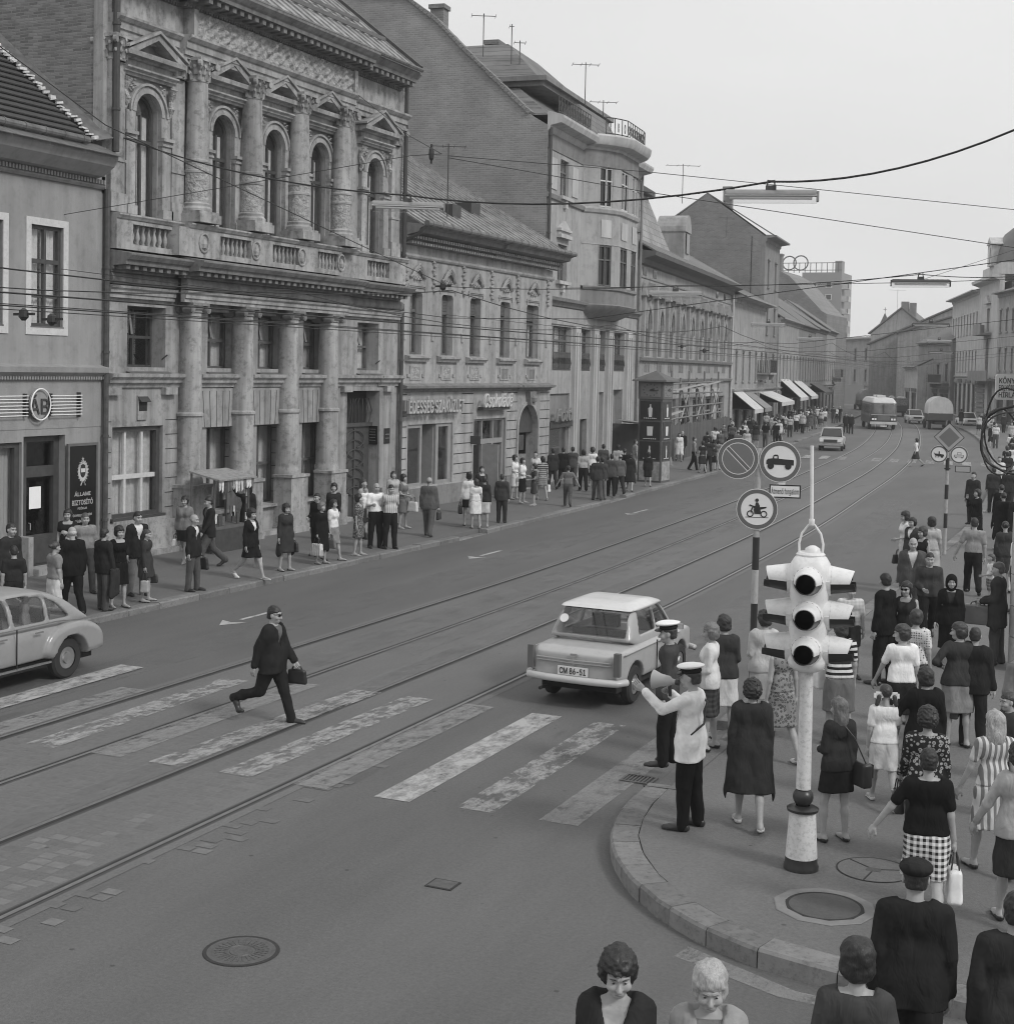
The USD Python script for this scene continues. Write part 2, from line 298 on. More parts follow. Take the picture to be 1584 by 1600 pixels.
M_rail = mat('rail_steel', 0.26, rough=0.38, metal=0.7, var=0.2, scale=8); M_groove = mat('rail_groove', 0.022, var=0.3, scale=6, rough=0.9); M_tar = mat('rail_tar', 0.055, var=0.3, scale=3, rough=0.7)
for cx, tr in ((C1, 'far'), (C2, 'near')):
 for sgn in (-1, 1):
  struct('rail_joint', ribbon(cx, sgn * 0.73, 0.17, 0.008), M_tar, None)
  struct('tram_rail', ribbon(cx, sgn * (0.7175 + 0.035), 0.055, 0.016), M_rail, f'{"left" if sgn < 0 else "right"} steel rail of the {"track nearer the shop fronts" if tr == "far" else "track nearer the crossing policemen"}')
  struct('rail_groove', ribbon(cx, sgn * (0.7175 - 0.015), 0.05, 0.012), M_groove, None)
# setts: the 300 nearest are pieces, the rest one mesh
def setts():
 rs = random.Random(3); out = []
 for r in range(0, 75):
  y = 4.0 + r * 0.165; x = -14.3 + (r % 2) * 0.1
  while x < -8.75:
   w = rs.uniform(0.17, 0.25); xm = x + w / 2
   if all(abs(xm - (c + s * 0.72)) > 0.21 for c in (-12.93, -9.97) for s in (-1, 1)) and rs.random() < (.8 if xm < -9.3 else .3): out.append((xm, y, w - 0.025, rs.uniform(0.12, 0.14), rs.uniform(-0.03, 0.03), rs.uniform(0.0055, 0.008)))
   x += w
 return out
def sett_mesh(mb, x, y, w, h, a, z):
 c, s = math.cos(a), math.sin(a); lo = [(-w / 2, -h / 2), (w / 2, -h / 2), (w / 2, h / 2), (-w / 2, h / 2)]; P = []
 for k, zz in ((1.0, 0.0045), (0.72, z)): P += [(x + (px * c - py * s) * k, y + (px * s + py * c) * k, zz) for px, py in lo]
 return mb.raw(P, _boxf[2:])
S_ = setts(); S_.sort(key=lambda q: math.hypot(q[0] + 9, q[1] - 9) + 1.2 * abs(math.sin(q[0] * 3.1 + q[1] * 1.7)))
M_set = [mat('sett_stone', v, var=0.2, scale=9, rough=0.7, bump=0.3) for v in (0.095, 0.105, 0.115, 0.135)]
bed = stage.GetPrimAtPath('/World/track_bed')
for q in S_[:300]: obj('sett', sett_mesh(MB(), *q), M_set[int(abs(math.sin(q[0] * 91 + q[1] * 37)) * 3.99)], bed)
mb = MB()
for q in S_[300:]: sett_mesh(mb, *q)
obj('setts', mb, M_set[1], bed, kind='stuff')
# painted stripes, worn by traffic
def paint_mat(name, v, lo, hi, sc=3.0):
 nd = {'g': ('geometry', {}), 'm': ('mapping', {'scale': (1.6, 0.8, 1.0)}), 'n': ('noise_texture', {'scale': sc, 'detail': 8, 'roughness': 0.78}), 'r': ('rgb_ramp', {'ramp': [(lo, G3(0.0)), (hi, G3(1.0))]}),
          't': ('transparent_bsdf', {}), 'p': ('principled_bsdf', {'roughness': 0.75, 'base_color': G3(v)}), 'x': ('mix_closure', {})}
 return usdkit.material(stage, lookname(name + '_look'), nd, [('g.position', 'm.vector'), ('m.vector', 'n.vector'), ('n.fac', 'r.fac'), ('r.color', 'x.fac'), ('t.BSDF', 'x.closure1'), ('p.BSDF', 'x.closure2')], surface='x.closure')
P_good, P_mid, P_bad = paint_mat('road_paint', 0.33, 0.38, 0.56), paint_mat('worn_paint', 0.34, 0.46, 0.68), paint_mat('faint_paint', 0.22, 0.4, 0.8)
def stripe(x0, x1, y0, y1, m, z=0.02, sk=0.0, label=None):
 struct('crossing_stripe', MB().raw([(x0, y0, z), (x1, y0, z), (x1 + sk, y1, z), (x0 + sk, y1, z)], [[0, 1, 2], [0, 2, 3]]), m, label)
for i, (x, m, sk, y0, y1) in enumerate(((-15.0, P_good, -0.05, 14.6, 18.9), (-13.98, P_bad, 0, 14.5, 17.6), (-12.93, P_mid, -0.1, 14.4, 18.9), (-11.92, P_bad, 0, 14.46, 19.2), (-11.03, P_mid, 0.2, 14.46, 19.2), (-10.0, P_mid, 0.05, 14.5, 19.2),
  (-8.95, P_bad, 0, 14.5, 19.2), (-7.88, P_good, 0, 14.55, 19.2), (-6.86, P_mid, -0.03, 14.63, 19.15), (-5.85, P_bad, 0, 14.65, 19.1))):
 stripe(x - 0.23, x + 0.23, y0, y1, m, 0.02 if i < 7 else 0.006, sk, f'worn white crossing stripe, number {i + 1} from the shop side of the near crossing')
for i in range(13):
 x = -18.95 + i * 1.02
 if i not in (3,): stripe(x - 0.25, x + 0.25, 85.2 - 0.02 * i, 88.6, P_good if i in (0, 1, 8, 9) else P_mid, 0.02, -0.45, f'white stripe of the far crossing, number {i + 1} from the left kerb')
M_arrow = paint_mat('arrow_paint', 0.36, 0.36, 0.5)
for k, (x, y, L) in enumerate(((-16.05, 23.4, 1.9), (-16.2, 34.6, 2.2), (-16.6, 48.0, 2.4))):
 mb = MB(); mb.quad((x - 0.05, y, 0.006), (x + 0.05, y, 0.006), (x + 0.05, y + L * 0.6, 0.006), (x - 0.05, y + L * 0.6, 0.006)).raw([(x - 0.28, y - 0.2, 0.006), (x, y - 0.7, 0.006), (x + 0.28, y - 0.2, 0.006), (x, y - 0.32, 0.006)], [[0, 1, 3], [1, 2, 3]])
 struct('lane_arrow', mb, M_arrow, f'thin white lane arrow, {["nearest to the sedan", "second one along the left kerb", "farthest one along the left kerb"][k]}')
struct('gutter_dust', MB().raw([(-2.5, 11.52, .006), (-1.2, 11.45, .006), (-1.2, 11.3, .006), (-2.6, 11.35, .006), (-3.6, 11.75, .006), (-3.55, 12.0, .006)], [[0, 3, 2], [0, 2, 1], [0, 5, 4], [0, 4, 3]]), P_bad, 'pale dust lying along the corner kerb')
P_tar = paint_mat('tar_smear', .06, .42, .85, 1.3)
def smear(cx, off, w, y0, y1, label, z): struct('tar_smear', ribbon(cx, off, w, z, np.arange(y0, y1, 1.0)), P_tar, label)
smear(C1, .1, .8, 20, 62, 'dark tar smear between the rails of the far track', .0165); smear(C1, 1.05, .7, 22, 50, 'dark tar smear along the inner rail of the far track', .0165); smear(C2, -1.0, .5, 5, 40, 'dark streak beside the near track', .0165); smear(C2, 2.3, 1.1, 21, 60, 'dark tyre streak in the lane nearest the corner', .0055); smear(C1, -2.2, 1.0, 8, 70, 'dark tyre streak in the lane by the left kerb', .0055)
struct('near_pavement', MB().ext(Polygon([(-5.2, -30), (-5.2, 8.55), (8, 8.55), (8, -30)]), -.02, .17), M_walk, 'pavement at the foot of the camera, just below the picture')
# pavements
def kerbed(name, line, inner, h, m, label):
 poly = Polygon(line + inner); return struct(name, MB().ext(poly.buffer(0), -0.02, h), m, label)
def offs(line, d):
 p = np.array(line); t = np.gradient(p, axis=0); t /= np.linalg.norm(t, axis=1, keepdims=True); return [tuple(q) for q in p + np.stack([-t[:, 1], t[:, 0]], 1) * d]
M_kerb = [mat('kerb_stone', v, var=0.22, scale=5, bump=0.4, bscale=18, dirt=0.35, rough=0.85) for v in (0.13, 0.15, 0.175)]
inl = offs(left_line, 0.28)                                  # left pavement lies inside its kerb
lp = struct('left_pavement', MB().ext(Polygon(inl + [(-75, 240), (-60, -60)]).buffer(0), -0.02, PAVE), M_walk, 'asphalt pavement in front of the shops on the left')
def kerb_stones(parent, line, h, step, w, gaps=(), inside=1, lo=0.02, rnd=None):
 """stones laid along a line, each a mesh of its own; within gaps the kerb is lowered"""
 rs = random.Random(11); L = LineString(line); s = 0.0; k = 0
 while s < L.length - 0.3:
  n = step * rs.uniform(0.85, 1.15); e = min(s + n - 0.012, L.length); q = np.linspace(s, e, 4)
  P = np.array([L.interpolate(t).coords[0] for t in q]); T = np.array([(np.array(L.interpolate(min(t + 0.05, L.length)).coords[0]) - np.array(L.interpolate(max(t - 0.05, 0)).coords[0])) for t in q]); T /= np.linalg.norm(T, axis=1, keepdims=True)
  N = np.stack([-T[:, 1], T[:, 0]], 1) * inside; hh = lo if any(a < P[1][1] < b for a, b in gaps) else h + rs.uniform(-0.006, 0.006)
  o = P + N * rs.uniform(-0.006, 0.006); rows = [np.column_stack([o, np.full(4, -0.02)]), np.column_stack([o, np.full(4, hh - 0.025)]), np.column_stack([o + N * 0.025, np.full(4, hh)]), np.column_stack([o + N * w, np.full(4, hh)]), np.column_stack([o + N * w, np.full(4, -0.02)])]
  v = np.vstack(rows); f = []
  for r in range(4):
   for c in range(3): a = r * 4 + c; f += [(a, a + 1, a + 5), (a, a + 5, a + 4)]
  for c in (0, 3): p5 = [r * 4 + c for r in range(5)]; tri = [(p5[0], p5[1], p5[2]), (p5[0], p5[2], p5[3]), (p5[0], p5[3], p5[4])]; f += tri if c == 0 else [t[::-1] for t in tri]
  f = np.array(f); f = f if inside < 0 else f[:, ::-1]
  obj('kerb_stone', MB().raw(v, f), M_kerb[rs.randrange(3)], parent); s += n; k += 1
kerb_stones(lp, [(float(kl(y)), y) for y in np.arange(12, 150, 1.5)], PAVE, 1.15, 0.275, gaps=((37.4, 39.6), (51.2, 53.6), (101, 104)), inside=1)
RC = [(4.0, 12.1), (1.5, 11.75), (-0.3, 11.6), (-1.27, 11.6), (-2.35, 11.7), (-2.95, 11.84), (-3.5, 12.12), (-4.0, 12.5), (-4.45, 13.0), (-4.8, 13.55), (-5.05, 14.1), (-5.2, 14.7), (-5.28, 15.3), (-5.32, 16.1)]
rp = [(float(kr(y)), y) for y in np.concatenate([np.arange(16.3, 24, 1.0), np.arange(24, 240, 4.0)])]
RH = 0.165
rline = RC + rp; inr = offs(rline, -0.3)
rpv = struct('right_pavement', MB().ext(Polygon(inr + [(60, 240), (60, 12.5), (6, 12.5)]).buffer(0), -0.02, RH), M_walk, 'asphalt pavement and street corner on the right, full of people')
kerb_stones(rpv, RC, RH, 0.62, 0.29, inside=-1)
kerb_stones(rpv, rp, RH, 1.1, 0.29, gaps=((16.5, 19.2),), inside=-1, lo=0.03)
struct('dropped_kerb', MB().raw([(-5.34, 16.1, .02), (-4.9, 16.1, .172), (-4.9, 19.4, .172), (-5.42, 19.4, .02), (-5.32, 15.95, .165), (-4.9, 15.95, .172)], [[0, 1, 2], [0, 2, 3], [4, 5, 1], [4, 1, 0]]), M_walk, 'kerb lowered to the road at the crossing')
# covers and grates
M_iron = mat('cast_iron', 0.085, rough=0.6, metal=0.3, var=0.25, scale=14, bump=0.3); M_cover2 = mat('tar_cover', 0.07, var=0.15, scale=20, bump=0.5, rough=0.8)
def cover(x, y, z, r, label, rings=True):
 t = thing('manhole_cover', label, 'manhole cover', (x, y, z))
 obj('rim', MB().lathe([(r, 0.0), (r, 0.004), (r + 0.03, 0.005), (r + 0.035, 0.0)], n=40), M_groove, t)
 pr = [(0.001, 0.004)]
 if rings:
  for k in range(1, 8): q = r * k / 8; pr += [(q - 0.012, 0.004), (q - 0.006, 0.001 if k != 3 else -0.006), (q + 0.006, 0.001 if k != 3 else -0.006), (q + 0.012, 0.004)]
 obj('plate', MB().lathe((pr + [(r, 0.004)])[::-1], n=48), M_iron if rings else M_cover2, t, smooth=30)
 if rings:
  mb = MB()
  for k in range(28): a = k * 2 * PI / 28; mb.bar((r * .42 * math.cos(a), r * .42 * math.sin(a), .004), (r * .8 * math.cos(a), r * .8 * math.sin(a), .004), 0.012, 0.006)
  obj('ribs', mb, M_iron, t)
 return t
cover(*at_z(377, 1487, 0)[:2], 0.003, 0.29, 'round ribbed cast iron manhole cover in the open road in front')
c_ = at_z(1288, 1417, RH); t = cover(c_[0], c_[1], RH + 0.003, 0.32, 'round tar-filled manhole cover with a pale collar in the corner pavement', False)
obj('collar', MB().lathe([(0.47, 0.0), (0.46, 0.006), (0.37, 0.007), (0.36, 0.0)], n=10), mat('pale_concrete', 0.17, var=0.2, scale=6), t)
c_ = at_z(1365, 1360, RH); t = thing('manhole_cover', 'large round inlaid cover with three joints, behind the traffic light', 'manhole cover', (c_[0], c_[1], RH + 0.003))
obj('rim', MB().lathe([(0.36, 0.004), (0.345, 0.004)], n=48), M_groove, t); obj('plate', MB().lathe([(0.345, 0.002), (0.001, 0.002)], n=48), M_walk, t)
mb = MB()
for a in (0.4, 2.5, 4.6): mb.bar((0.07 * math.cos(a), 0.07 * math.sin(a), .004), (0.33 * math.cos(a), 0.33 * math.sin(a), .004), 0.014, 0.004)
obj('joint', mb, M_groove, t); obj('hub', MB().box(-.07, .07, -.05, .05, .001, .005), M_cover2, t)
t = thing('drain_grate', 'small iron street drain grate against the corner kerb', 'drain grate', (*at_z(998, 1219, 0)[:2], 0.006))
obj('frame', MB().box(-.2, .2, -.16, -.13, 0, .012).box(-.2, .2, .13, .16, 0, .012).box(-.2, -.17, -.13, .13, 0, .012).box(.17, .2, -.13, .13, 0, .012), M_iron, t)
for k in range(7): obj('bar', MB().box(-.155 + k * .045, -.135 + k * .045, -.13, .13, 0, .01), M_iron, t)
obj('sump', MB().box(-.17, .17, -.13, .13, -.004, .001), M_groove, t)
t = thing('valve_cover', 'small square iron valve cover in the road before the crossing', 'valve cover', (*at_z(692, 1383, 0)[:2], 0.003)); obj('lid', MB().box(-.12, .12, -.1, .1, 0, .008), M_iron, t); obj('frame', MB().box(-.14, .14, -.12, .12, 0, .005), M_groove, t)
# ================================================================== buildings, left side
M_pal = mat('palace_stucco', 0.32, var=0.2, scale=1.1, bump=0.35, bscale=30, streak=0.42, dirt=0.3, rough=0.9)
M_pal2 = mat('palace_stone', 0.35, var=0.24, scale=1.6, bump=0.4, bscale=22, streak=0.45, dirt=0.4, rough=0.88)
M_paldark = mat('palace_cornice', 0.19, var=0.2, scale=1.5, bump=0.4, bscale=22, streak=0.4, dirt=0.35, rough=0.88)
M_b1 = mat('left_house_render', 0.27, var=0.1, scale=1.3, bump=0.4, bscale=60, streak=0.16, dirt=0.12, rough=0.92)
M_b3 = mat('ornate_house_render', 0.34, var=0.16, scale=1.2, bump=0.4, bscale=35, streak=0.34, dirt=0.25, rough=0.9)
M_b3d = mat('ornate_house_trim', 0.2, var=0.18, scale=1.4, bump=0.3, streak=0.25, dirt=0.25, rough=0.88)
M_wood = mat('dark_wood', 0.05, var=0.3, scale=6, rough=0.5, bump=0.2); M_woodm = mat('brown_wood', 0.1, var=0.25, scale=5, rough=0.55); M_white = mat('white_trim', 0.5, var=0.1, scale=4, dirt=0.15, rough=0.7)
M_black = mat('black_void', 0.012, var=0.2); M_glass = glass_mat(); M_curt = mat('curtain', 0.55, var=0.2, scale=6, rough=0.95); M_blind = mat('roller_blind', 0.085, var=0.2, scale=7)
M_zinc = mat('zinc_sheet', 0.15, rough=0.5, metal=0.15, var=0.22, scale=2, streak=0.3, dirt=0.3); M_dark = mat('dark_metal', 0.04, rough=0.55, var=0.25, scale=6); M_lightm = mat('pale_metal', 0.4, rough=0.4, metal=0.4, var=0.1)
M_pipe = mat('rusty_pipe', 0.06, var=0.5, scale=5, rough=0.7, dirt=0.2); M_tile = mat('roof_tile', 0.045, var=0.25, scale=6, bump=0.4, bscale=20, rough=0.9)
M_brickA = brick_mat('palace_brick', 0.17, 0.2, axis='x'); M_brickB = brick_mat('gable_brick', 0.21, 0.24, bw=0.3, rh=0.09, axis='x', var=0.12, ms=0.02, bump=0.3)
M_sheet = mat('sheet_roof', 0.3, rough=0.55, var=0.25, scale=1.5, streak=0.4, dirt=0.25)
def zrect(u0, u1, z0, z1): return sbox(u0, z0, u1, z1)
def zarch(c, hw, z0, zs, n=14): return Polygon([(c - hw, z0), (c + hw, z0)] + [(c + hw * math.cos(a), zs + hw * math.sin(a)) for a in np.linspace(0, PI, n)])
def curtain(B, u0, u1, z0, z1, d, m=None, amp=0.03, name='curtain'):
 n = max(8, int((u1 - u0) / 0.035)); u = np.linspace(u0, u1, n); w = amp * np.sin(u * 61) + amp * 0.6 * np.sin(u * 23.7 + 1)
 v = np.vstack([np.stack([u, -d - w, np.full(n, z0)], 1), np.stack([u, -d - w * 0.8, np.full(n, z1)], 1)]); i = np.arange(n - 1)
 return obj(name, MB().raw(v, np.stack([i, i + 1, i + 1 + n, i + n], 1)), m or M_curt, B, smooth=True)
def window(B, u0, u1, z0, z1, d, cols=2, zt=None, m=None, cur=None, arch=False, t=0.06, blind=0, name='window', pane=True, bars=(), glass=None):
 """frame set at depth d in its opening; zt: heights of the transoms; cur: [(from, to)] parts of the width behind which a curtain hangs"""
 m = m or M_wood; f = MB(); c = (u0 + u1) / 2; hw = (u1 - u0) / 2; zs = z1 - hw if arch else z1
 f.ub(u0, u0 + t, d, d + 0.07, z0, zs); f.ub(u1 - t, u1, d, d + 0.07, z0, zs); f.ub(u0 + t, u1 - t, d, d + 0.07, z0, z0 + t)
 if arch: f.wall(zarch(c, hw, zs, zs).difference(zarch(c, hw - t, zs - 1, zs)), d, d + 0.07)
 else: f.ub(u0 + t, u1 - t, d, d + 0.07, z1 - t, z1)
 zt = list(zt or []); top = zs if arch else z1 - t
 for z in zt: f.ub(u0 + t, u1 - t, d + 0.002, d + 0.085, z - t * 0.6, z + t * 0.6)
 zz = [z0 + t] + zt + [top]
 for k in range(1, cols):
  x = u0 + (u1 - u0) * k / cols; f.ub(x - t * 0.45, x + t * 0.45, d + 0.001, d + 0.08, z0 + t, top)
 for (a, b) in bars: f.ub(u0 + t, u1 - t, d + 0.003, d + 0.05, a, b)
 w = obj(name, f, m, B)
 if pane:
  for a, b in zip(zz[:-1], zz[1:]):
   for k in range(cols): obj('pane', MB().ub(u0 + (u1 - u0) * k / cols + 0.01, u0 + (u1 - u0) * (k + 1) / cols - 0.01, d + 0.02, d + 0.028, a, b), glass or M_glass, w)
  if arch: obj('pane', MB().wall(zarch(c, hw - 0.01, zs, zs), d + 0.02, d + 0.028), glass or M_glass, w)
 for a, b in (cur or []): curtain(w, u0 + (u1 - u0) * a, u0 + (u1 - u0) * b, z0, zs, d - 0.1)
 if blind:
  mb = MB(); n = int((blind) / 0.055)
  for k in range(n): mb.ub(u0 + t, u1 - t, d + 0.05, d + 0.075 + 0.01 * (k % 2), z1 - 0.055 * (k + 1) + 0.004, z1 - 0.055 * k)
  obj('roller_blind', mb, M_blind, w)
 return w
def moulding(B, name, prof, segs, m, label=None):
 mb = MB()
 for u0, u1, du in segs: mb.run(prof, u0, u1, du)
 return obj(name, mb, m, B, label=label)
def blocks(B, name, us, w, d0, d1, z0, z1, m, kind=None):
 mb = MB()
 for u in us: mb.ub(u - w / 2, u + w / 2, d0, d1, z0, z1)
 return obj(name, mb, m, B, kind=kind)
def downpipe(B, u, d, z0, z1, r=0.06, m=None):
 mb = MB().tube([(u, -d, z0), (u, -d, z1)], r, 8)
 for z in np.arange(z0 + 1, z1, 2.0): mb.tube([(u, -d, z - 0.03), (u, -d, z + 0.03)], r * 1.25, 8)
 return obj('downpipe', mb, m or M_pipe, B)
FA = frame((-23, 0), (-23, 1))

# ---------------------------------------------------------------- left house (insurance office)
B1 = thing('town_house', 'plain rendered house with dark tiled roof and insurance office at street level, far left', 'house', mtx=FA)
U0, U1 = 12.0, 27.72
op = [zrect(25.24, 26.28, 5.68, 7.95), zrect(23.34, 24.38, 5.68, 7.95), zrect(21.4, 22.44, 5.68, 7.95), zrect(24.0, 25.0, 0.45, 3.1), zrect(25.05, 26.4, 0.13, 3.22), zrect(20, 23.6, 0.45, 3.1)]
obj('wall', MB().wall(zrect(U0, U1, 0, 9.3).difference(unary_union(op)), -0.45, 0.0), M_b1, B1)
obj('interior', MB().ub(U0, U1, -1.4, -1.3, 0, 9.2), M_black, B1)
obj('plinth', MB().ub(U0, 23.95, 0, 0.05, 0.1, 0.5).ub(26.45, U1, 0, 0.05, 0.1, 0.5), M_b3d, B1)
for a in (25.24, 23.34, 21.4):
 w = window(B1, a, a + 1.04, 5.68, 7.95, -0.14, 2, [7.15], M_wood, cur=[(0.04, 0.44), (0.56, 0.96)], t=0.08, bars=[(6.33, 6.37)])
 s = MB().wall(zrect(a - 0.16, a + 1.2, 5.5, 8.11).difference(zrect(a, a + 1.04, 5.68, 7.95)), 0, 0.025)
 obj('surround', s, M_white, w); obj('sill', MB().ub(a - .02, a + 1.06, -0.1, 0.03, 5.66, 5.69), M_zinc, w)
moulding(B1, 'string_course', [(0, 4.48), (0.05, 4.48), (0.07, 4.58), (0.2, 4.66), (0.22, 4.78), (0, 4.84)], [(U0, U1 - .05, 0)], M_b1)
blocks(B1, 'dentils', np.arange(U0 + .05, U1 - .1, 0.085), 0.045, 0, 0.1, 4.5, 4.565, M_b1, 'stuff')
moulding(B1, 'sign_band', [(0, 3.38), (0.012, 3.38), (0.012, 3.4), (0.012, 4.3), (0, 4.3)], [(U0, U1 - .06, 0)], M_b1)
moulding(B1, 'eave_coving', [(0, 9.2), (0.08, 9.2), (0.3, 9.24), (0.62, 9.45), (0.72, 9.62), (0.74, 9.72), (0, 9.76)], [(U0, 27.3, 0)], M_b1)
moulding(B1, 'eave_moulding', [(0, 8.98), (0.06, 8.98), (0.1, 9.04), (0.1, 9.08), (0.05, 9.08), (0.05, 9.2), (0, 9.2)], [(U0, U1 - .1, 0)], M_b3d)
blocks(B1, 'eave_dentils', np.arange(U0 + .05, U1 - .15, 0.1), 0.055, 0.05, 0.14, 9.09, 9.19, M_b1, 'stuff')
sk = MB()
for k in range(8):
 u = 27.3 - 1.15 * k; sk.plate((u - 1.135, -0.86, 9.68), (u, -0.86, 9.68), (u, -0.1, 10.0), (u - 1.135, -0.1, 10.0), 0.015)
obj('eave_sheets', sk, M_zinc, B1)
g = MB().tube([(12, -0.42, 9.98), (26.62, -0.42, 9.98)], 0.085, 10)
for k in range(14): g.tube([(26.4 - 0.62 * k, -0.42, 9.98), (26.44 - 0.62 * k, -0.42, 9.98)], 0.097, 10)
obj('gutter', g, M_zinc, B1)
rows = MB(); n = 30
for k in range(n):                                             # lapped courses of tiles, rising inwards
 d0, d1 = 0.25 - k * 0.225, 0.25 - (k + 1) * 0.225 - 0.06; z0, z1 = 9.98 + k * 0.178, 9.98 + (k + 1) * 0.178 + 0.02
 rows.plate((12, -d0, z0 + 0.055), (27.0 + 0.005 * k, -d0, z0 + 0.055), (27.0 + 0.005 * k, -d1, z1), (12, -d1, z1), 0.03)
roof = obj('tile_courses', rows, M_tile, B1)
M_mortar = mat('white_mortar', 0.55, var=0.3, scale=9, bump=0.6, bscale=15)
fl = MB(); rr = random.Random(5)
for k in range(60):
 d = 0.2 - k * 0.11; z = 10.1 + k * 0.087; fl.bar((27.02 + rr.uniform(-.05, .05), -d, z), (27.16 + rr.uniform(-.06, .07), -d + rr.uniform(-.04, .04), z + rr.uniform(-.02, .05)), rr.uniform(.04, .11), rr.uniform(.03, .07))
obj('mortar_fillet', fl, M_mortar, B1); obj('flashing', MB().plate((27.1, -0.25, 10.06), (27.7, -0.25, 10.2), (27.7, 6.6, 15.6), (27.1, 6.6, 15.5), 0.02), M_zinc, B1)
obj('back', MB().ub(U0, U1, -7.0, -6.8, 0, 15.2).ub(U0, U0 + .3, -6.8, -.46, 0, 9.2), M_b1, B1)
downpipe(B1, 27.66, 0.12, 0.15, 9.0, 0.07)
sg = MB().ub(24.07, 24.93, -0.2, -0.1, 0.5, 3.05)
obj('shop_window', MB().wall(zrect(24.0, 25.0, 0.45, 3.1).difference(zrect(24.1, 24.86, 0.58, 2.98)), -.2, -.08), M_wood, B1); obj('pane', MB().ub(24.1, 24.86, -0.16, -0.15, .58, 2.98), M_glass, B1); curtain(B1, 24.05, 24.95, 0.5, 3.0, -0.3, mat('net_curtain', 0.35, var=0.1, scale=3), 0.015)
obj('shop_window', MB().wall(zrect(20.0, 23.6, 0.45, 3.1).difference(zrect(20.1, 23.5, 0.58, 2.98)), -.2, -.08), M_wood, B1); obj('pane', MB().ub(20.1, 23.5, -0.16, -0.15, .58, 2.98), M_glass, B1)
dr = MB().wall(zrect(25.05, 26.4, 0.13, 3.22).difference(unary_union([zrect(25.34, 26.22, 2.52, 3.08), zrect(25.34, 26.22, 0.95, 2.28)])), -0.3, -0.18)
D1 = obj('door', dr, M_wood, B1); obj('pane', MB().ub(25.34, 26.22, -0.26, -0.25, 2.52, 3.08), M_glass, D1); obj('pane', MB().ub(25.34, 26.22, -0.26, -0.25, .95, 2.28), M_glass, D1)
obj('lower_panel', MB().ub(25.4, 26.15, -0.18, -0.165, .3, .86), M_wood, D1); obj('handle', MB().tube([(25.38, .14, 1.25), (25.38, .09, 1.25), (25.38, .09, 1.1)], 0.012), M_lightm, D1); obj('paper_notice', MB().ub(25.5, 25.88, -0.245, -0.24, 1.55, 2.05), mat('white_paper', 0.75, var=0.05), D1)
obj('door_step', MB().ub(25.06, 26.6, 0.0, 0.45, .1, .28).ub(24.9, 25.055, 0.0, 0.3, .1, 1.0), mat('pale_step', 0.27, var=0.2, scale=4, dirt=0.25), B1)
t = thing('insurance_sign', 'oval wall sign with intertwined letters between six pale rods above the office door', 'sign', mtx=FA)
ang = np.linspace(0, 2 * PI, 41); ell = [(25.42 + 0.31 * math.cos(a), -0.16, 3.94 + 0.35 * math.sin(a)) for a in ang]
obj('rim', MB().tube(ell, 0.016, 6), mat('sign_tube', 0.75, var=0.05, rough=0.3), t); obj('plate', MB().wall(Polygon([(25.42 + 0.3 * math.cos(a), 3.94 + 0.34 * math.sin(a)) for a in ang[:-1]]), 0.08, 0.1), M_b1, t)
obj('letters', on_front(word('ÁB', 0.34, 0.03), 25.42, 0.1, 3.94), M_dark, t)
for k in range(7):
 z = 4.13 - k * 0.073; obj('rod', MB().tube([(23.2, -.12, z), (25.06, -.12, z)], .011, 6), mat('sign_tube', 0.75, var=0.05, rough=0.3), t); obj('rod', MB().tube([(25.79, -.12, z), (26.83, -.12, z)], .011, 6), mat('sign_tube', 0.75, var=0.05, rough=0.3), t)
obj('brackets', MB().ub(25.0, 25.03, 0.01, .12, 3.66, 4.18).ub(25.81, 25.84, 0.01, .12, 3.66, 4.18).ub(26.76, 26.79, 0.01, .12, 3.62, 4.2), M_dark, t)
t = thing('office_board', 'tall black office board with a wreathed crest and pale lettering beside the left door', 'sign', mtx=FA)
obj('board', MB().ub(26.44, 27.36, 0.055, .09, .75, 2.95), mat('black_glass', 0.008, rough=0.15, var=0.1), t); obj('frame', MB().wall(zrect(26.38, 27.42, .69, 3.01).difference(zrect(26.44, 27.36, .75, 2.95)), .055, .11), M_woodm, t)
M_let = mat('board_letters', 0.33, var=0.1)
for s_, h, z, wd in (('ÁLLAMI', .085, 1.83, .56), ('BIZTOSÍTÓ', .11, 1.64, .72), ('FIÓKJA', .05, 1.49, .32), ('ÜGYFELEK RÉSZÉRE', .05, 1.33, .66), ('TÁJÉKOZTATÓ', .05, 1.19, .5)):
 obj('lettering', on_front(word(s_, h, .004, True, wd), 26.9, .091, z), M_let, t)
cr = MB().wall(Polygon([(26.9 + .165 * math.cos(a), 2.35 + .235 * math.sin(a)) for a in ang[:-1]]).difference(Polygon([(26.9 + .1 * math.cos(a), 2.36 + .16 * math.sin(a)) for a in ang[:-1]])), .09, .1)
for k in range(18): a = PI * (-.4 + 1.8 * k / 17); cr.bar((26.9 + .13 * math.cos(a), -.1, 2.35 + .2 * math.sin(a)), (26.9 + .185 * math.cos(a + .12), -.105, 2.35 + .26 * math.sin(a + .12)), .03, .012)
cr.bar((26.88, -.1, 2.13), (26.82, -.1, 2.02), .03, .01).bar((26.92, -.1, 2.13), (26.98, -.1, 2.02), .03, .01)
obj('wreath', cr, mat('crest_grey', 0.42, var=0.2, scale=20), t); obj('shield', MB().wall(Polygon([(26.82, 2.5), (26.98, 2.5), (26.98, 2.3), (26.9, 2.21), (26.82, 2.3)]), .09, .1), M_groove, t); obj('shield_band', MB().ub(26.825, 26.975, .1, .104, 2.33, 2.42), M_white, t)
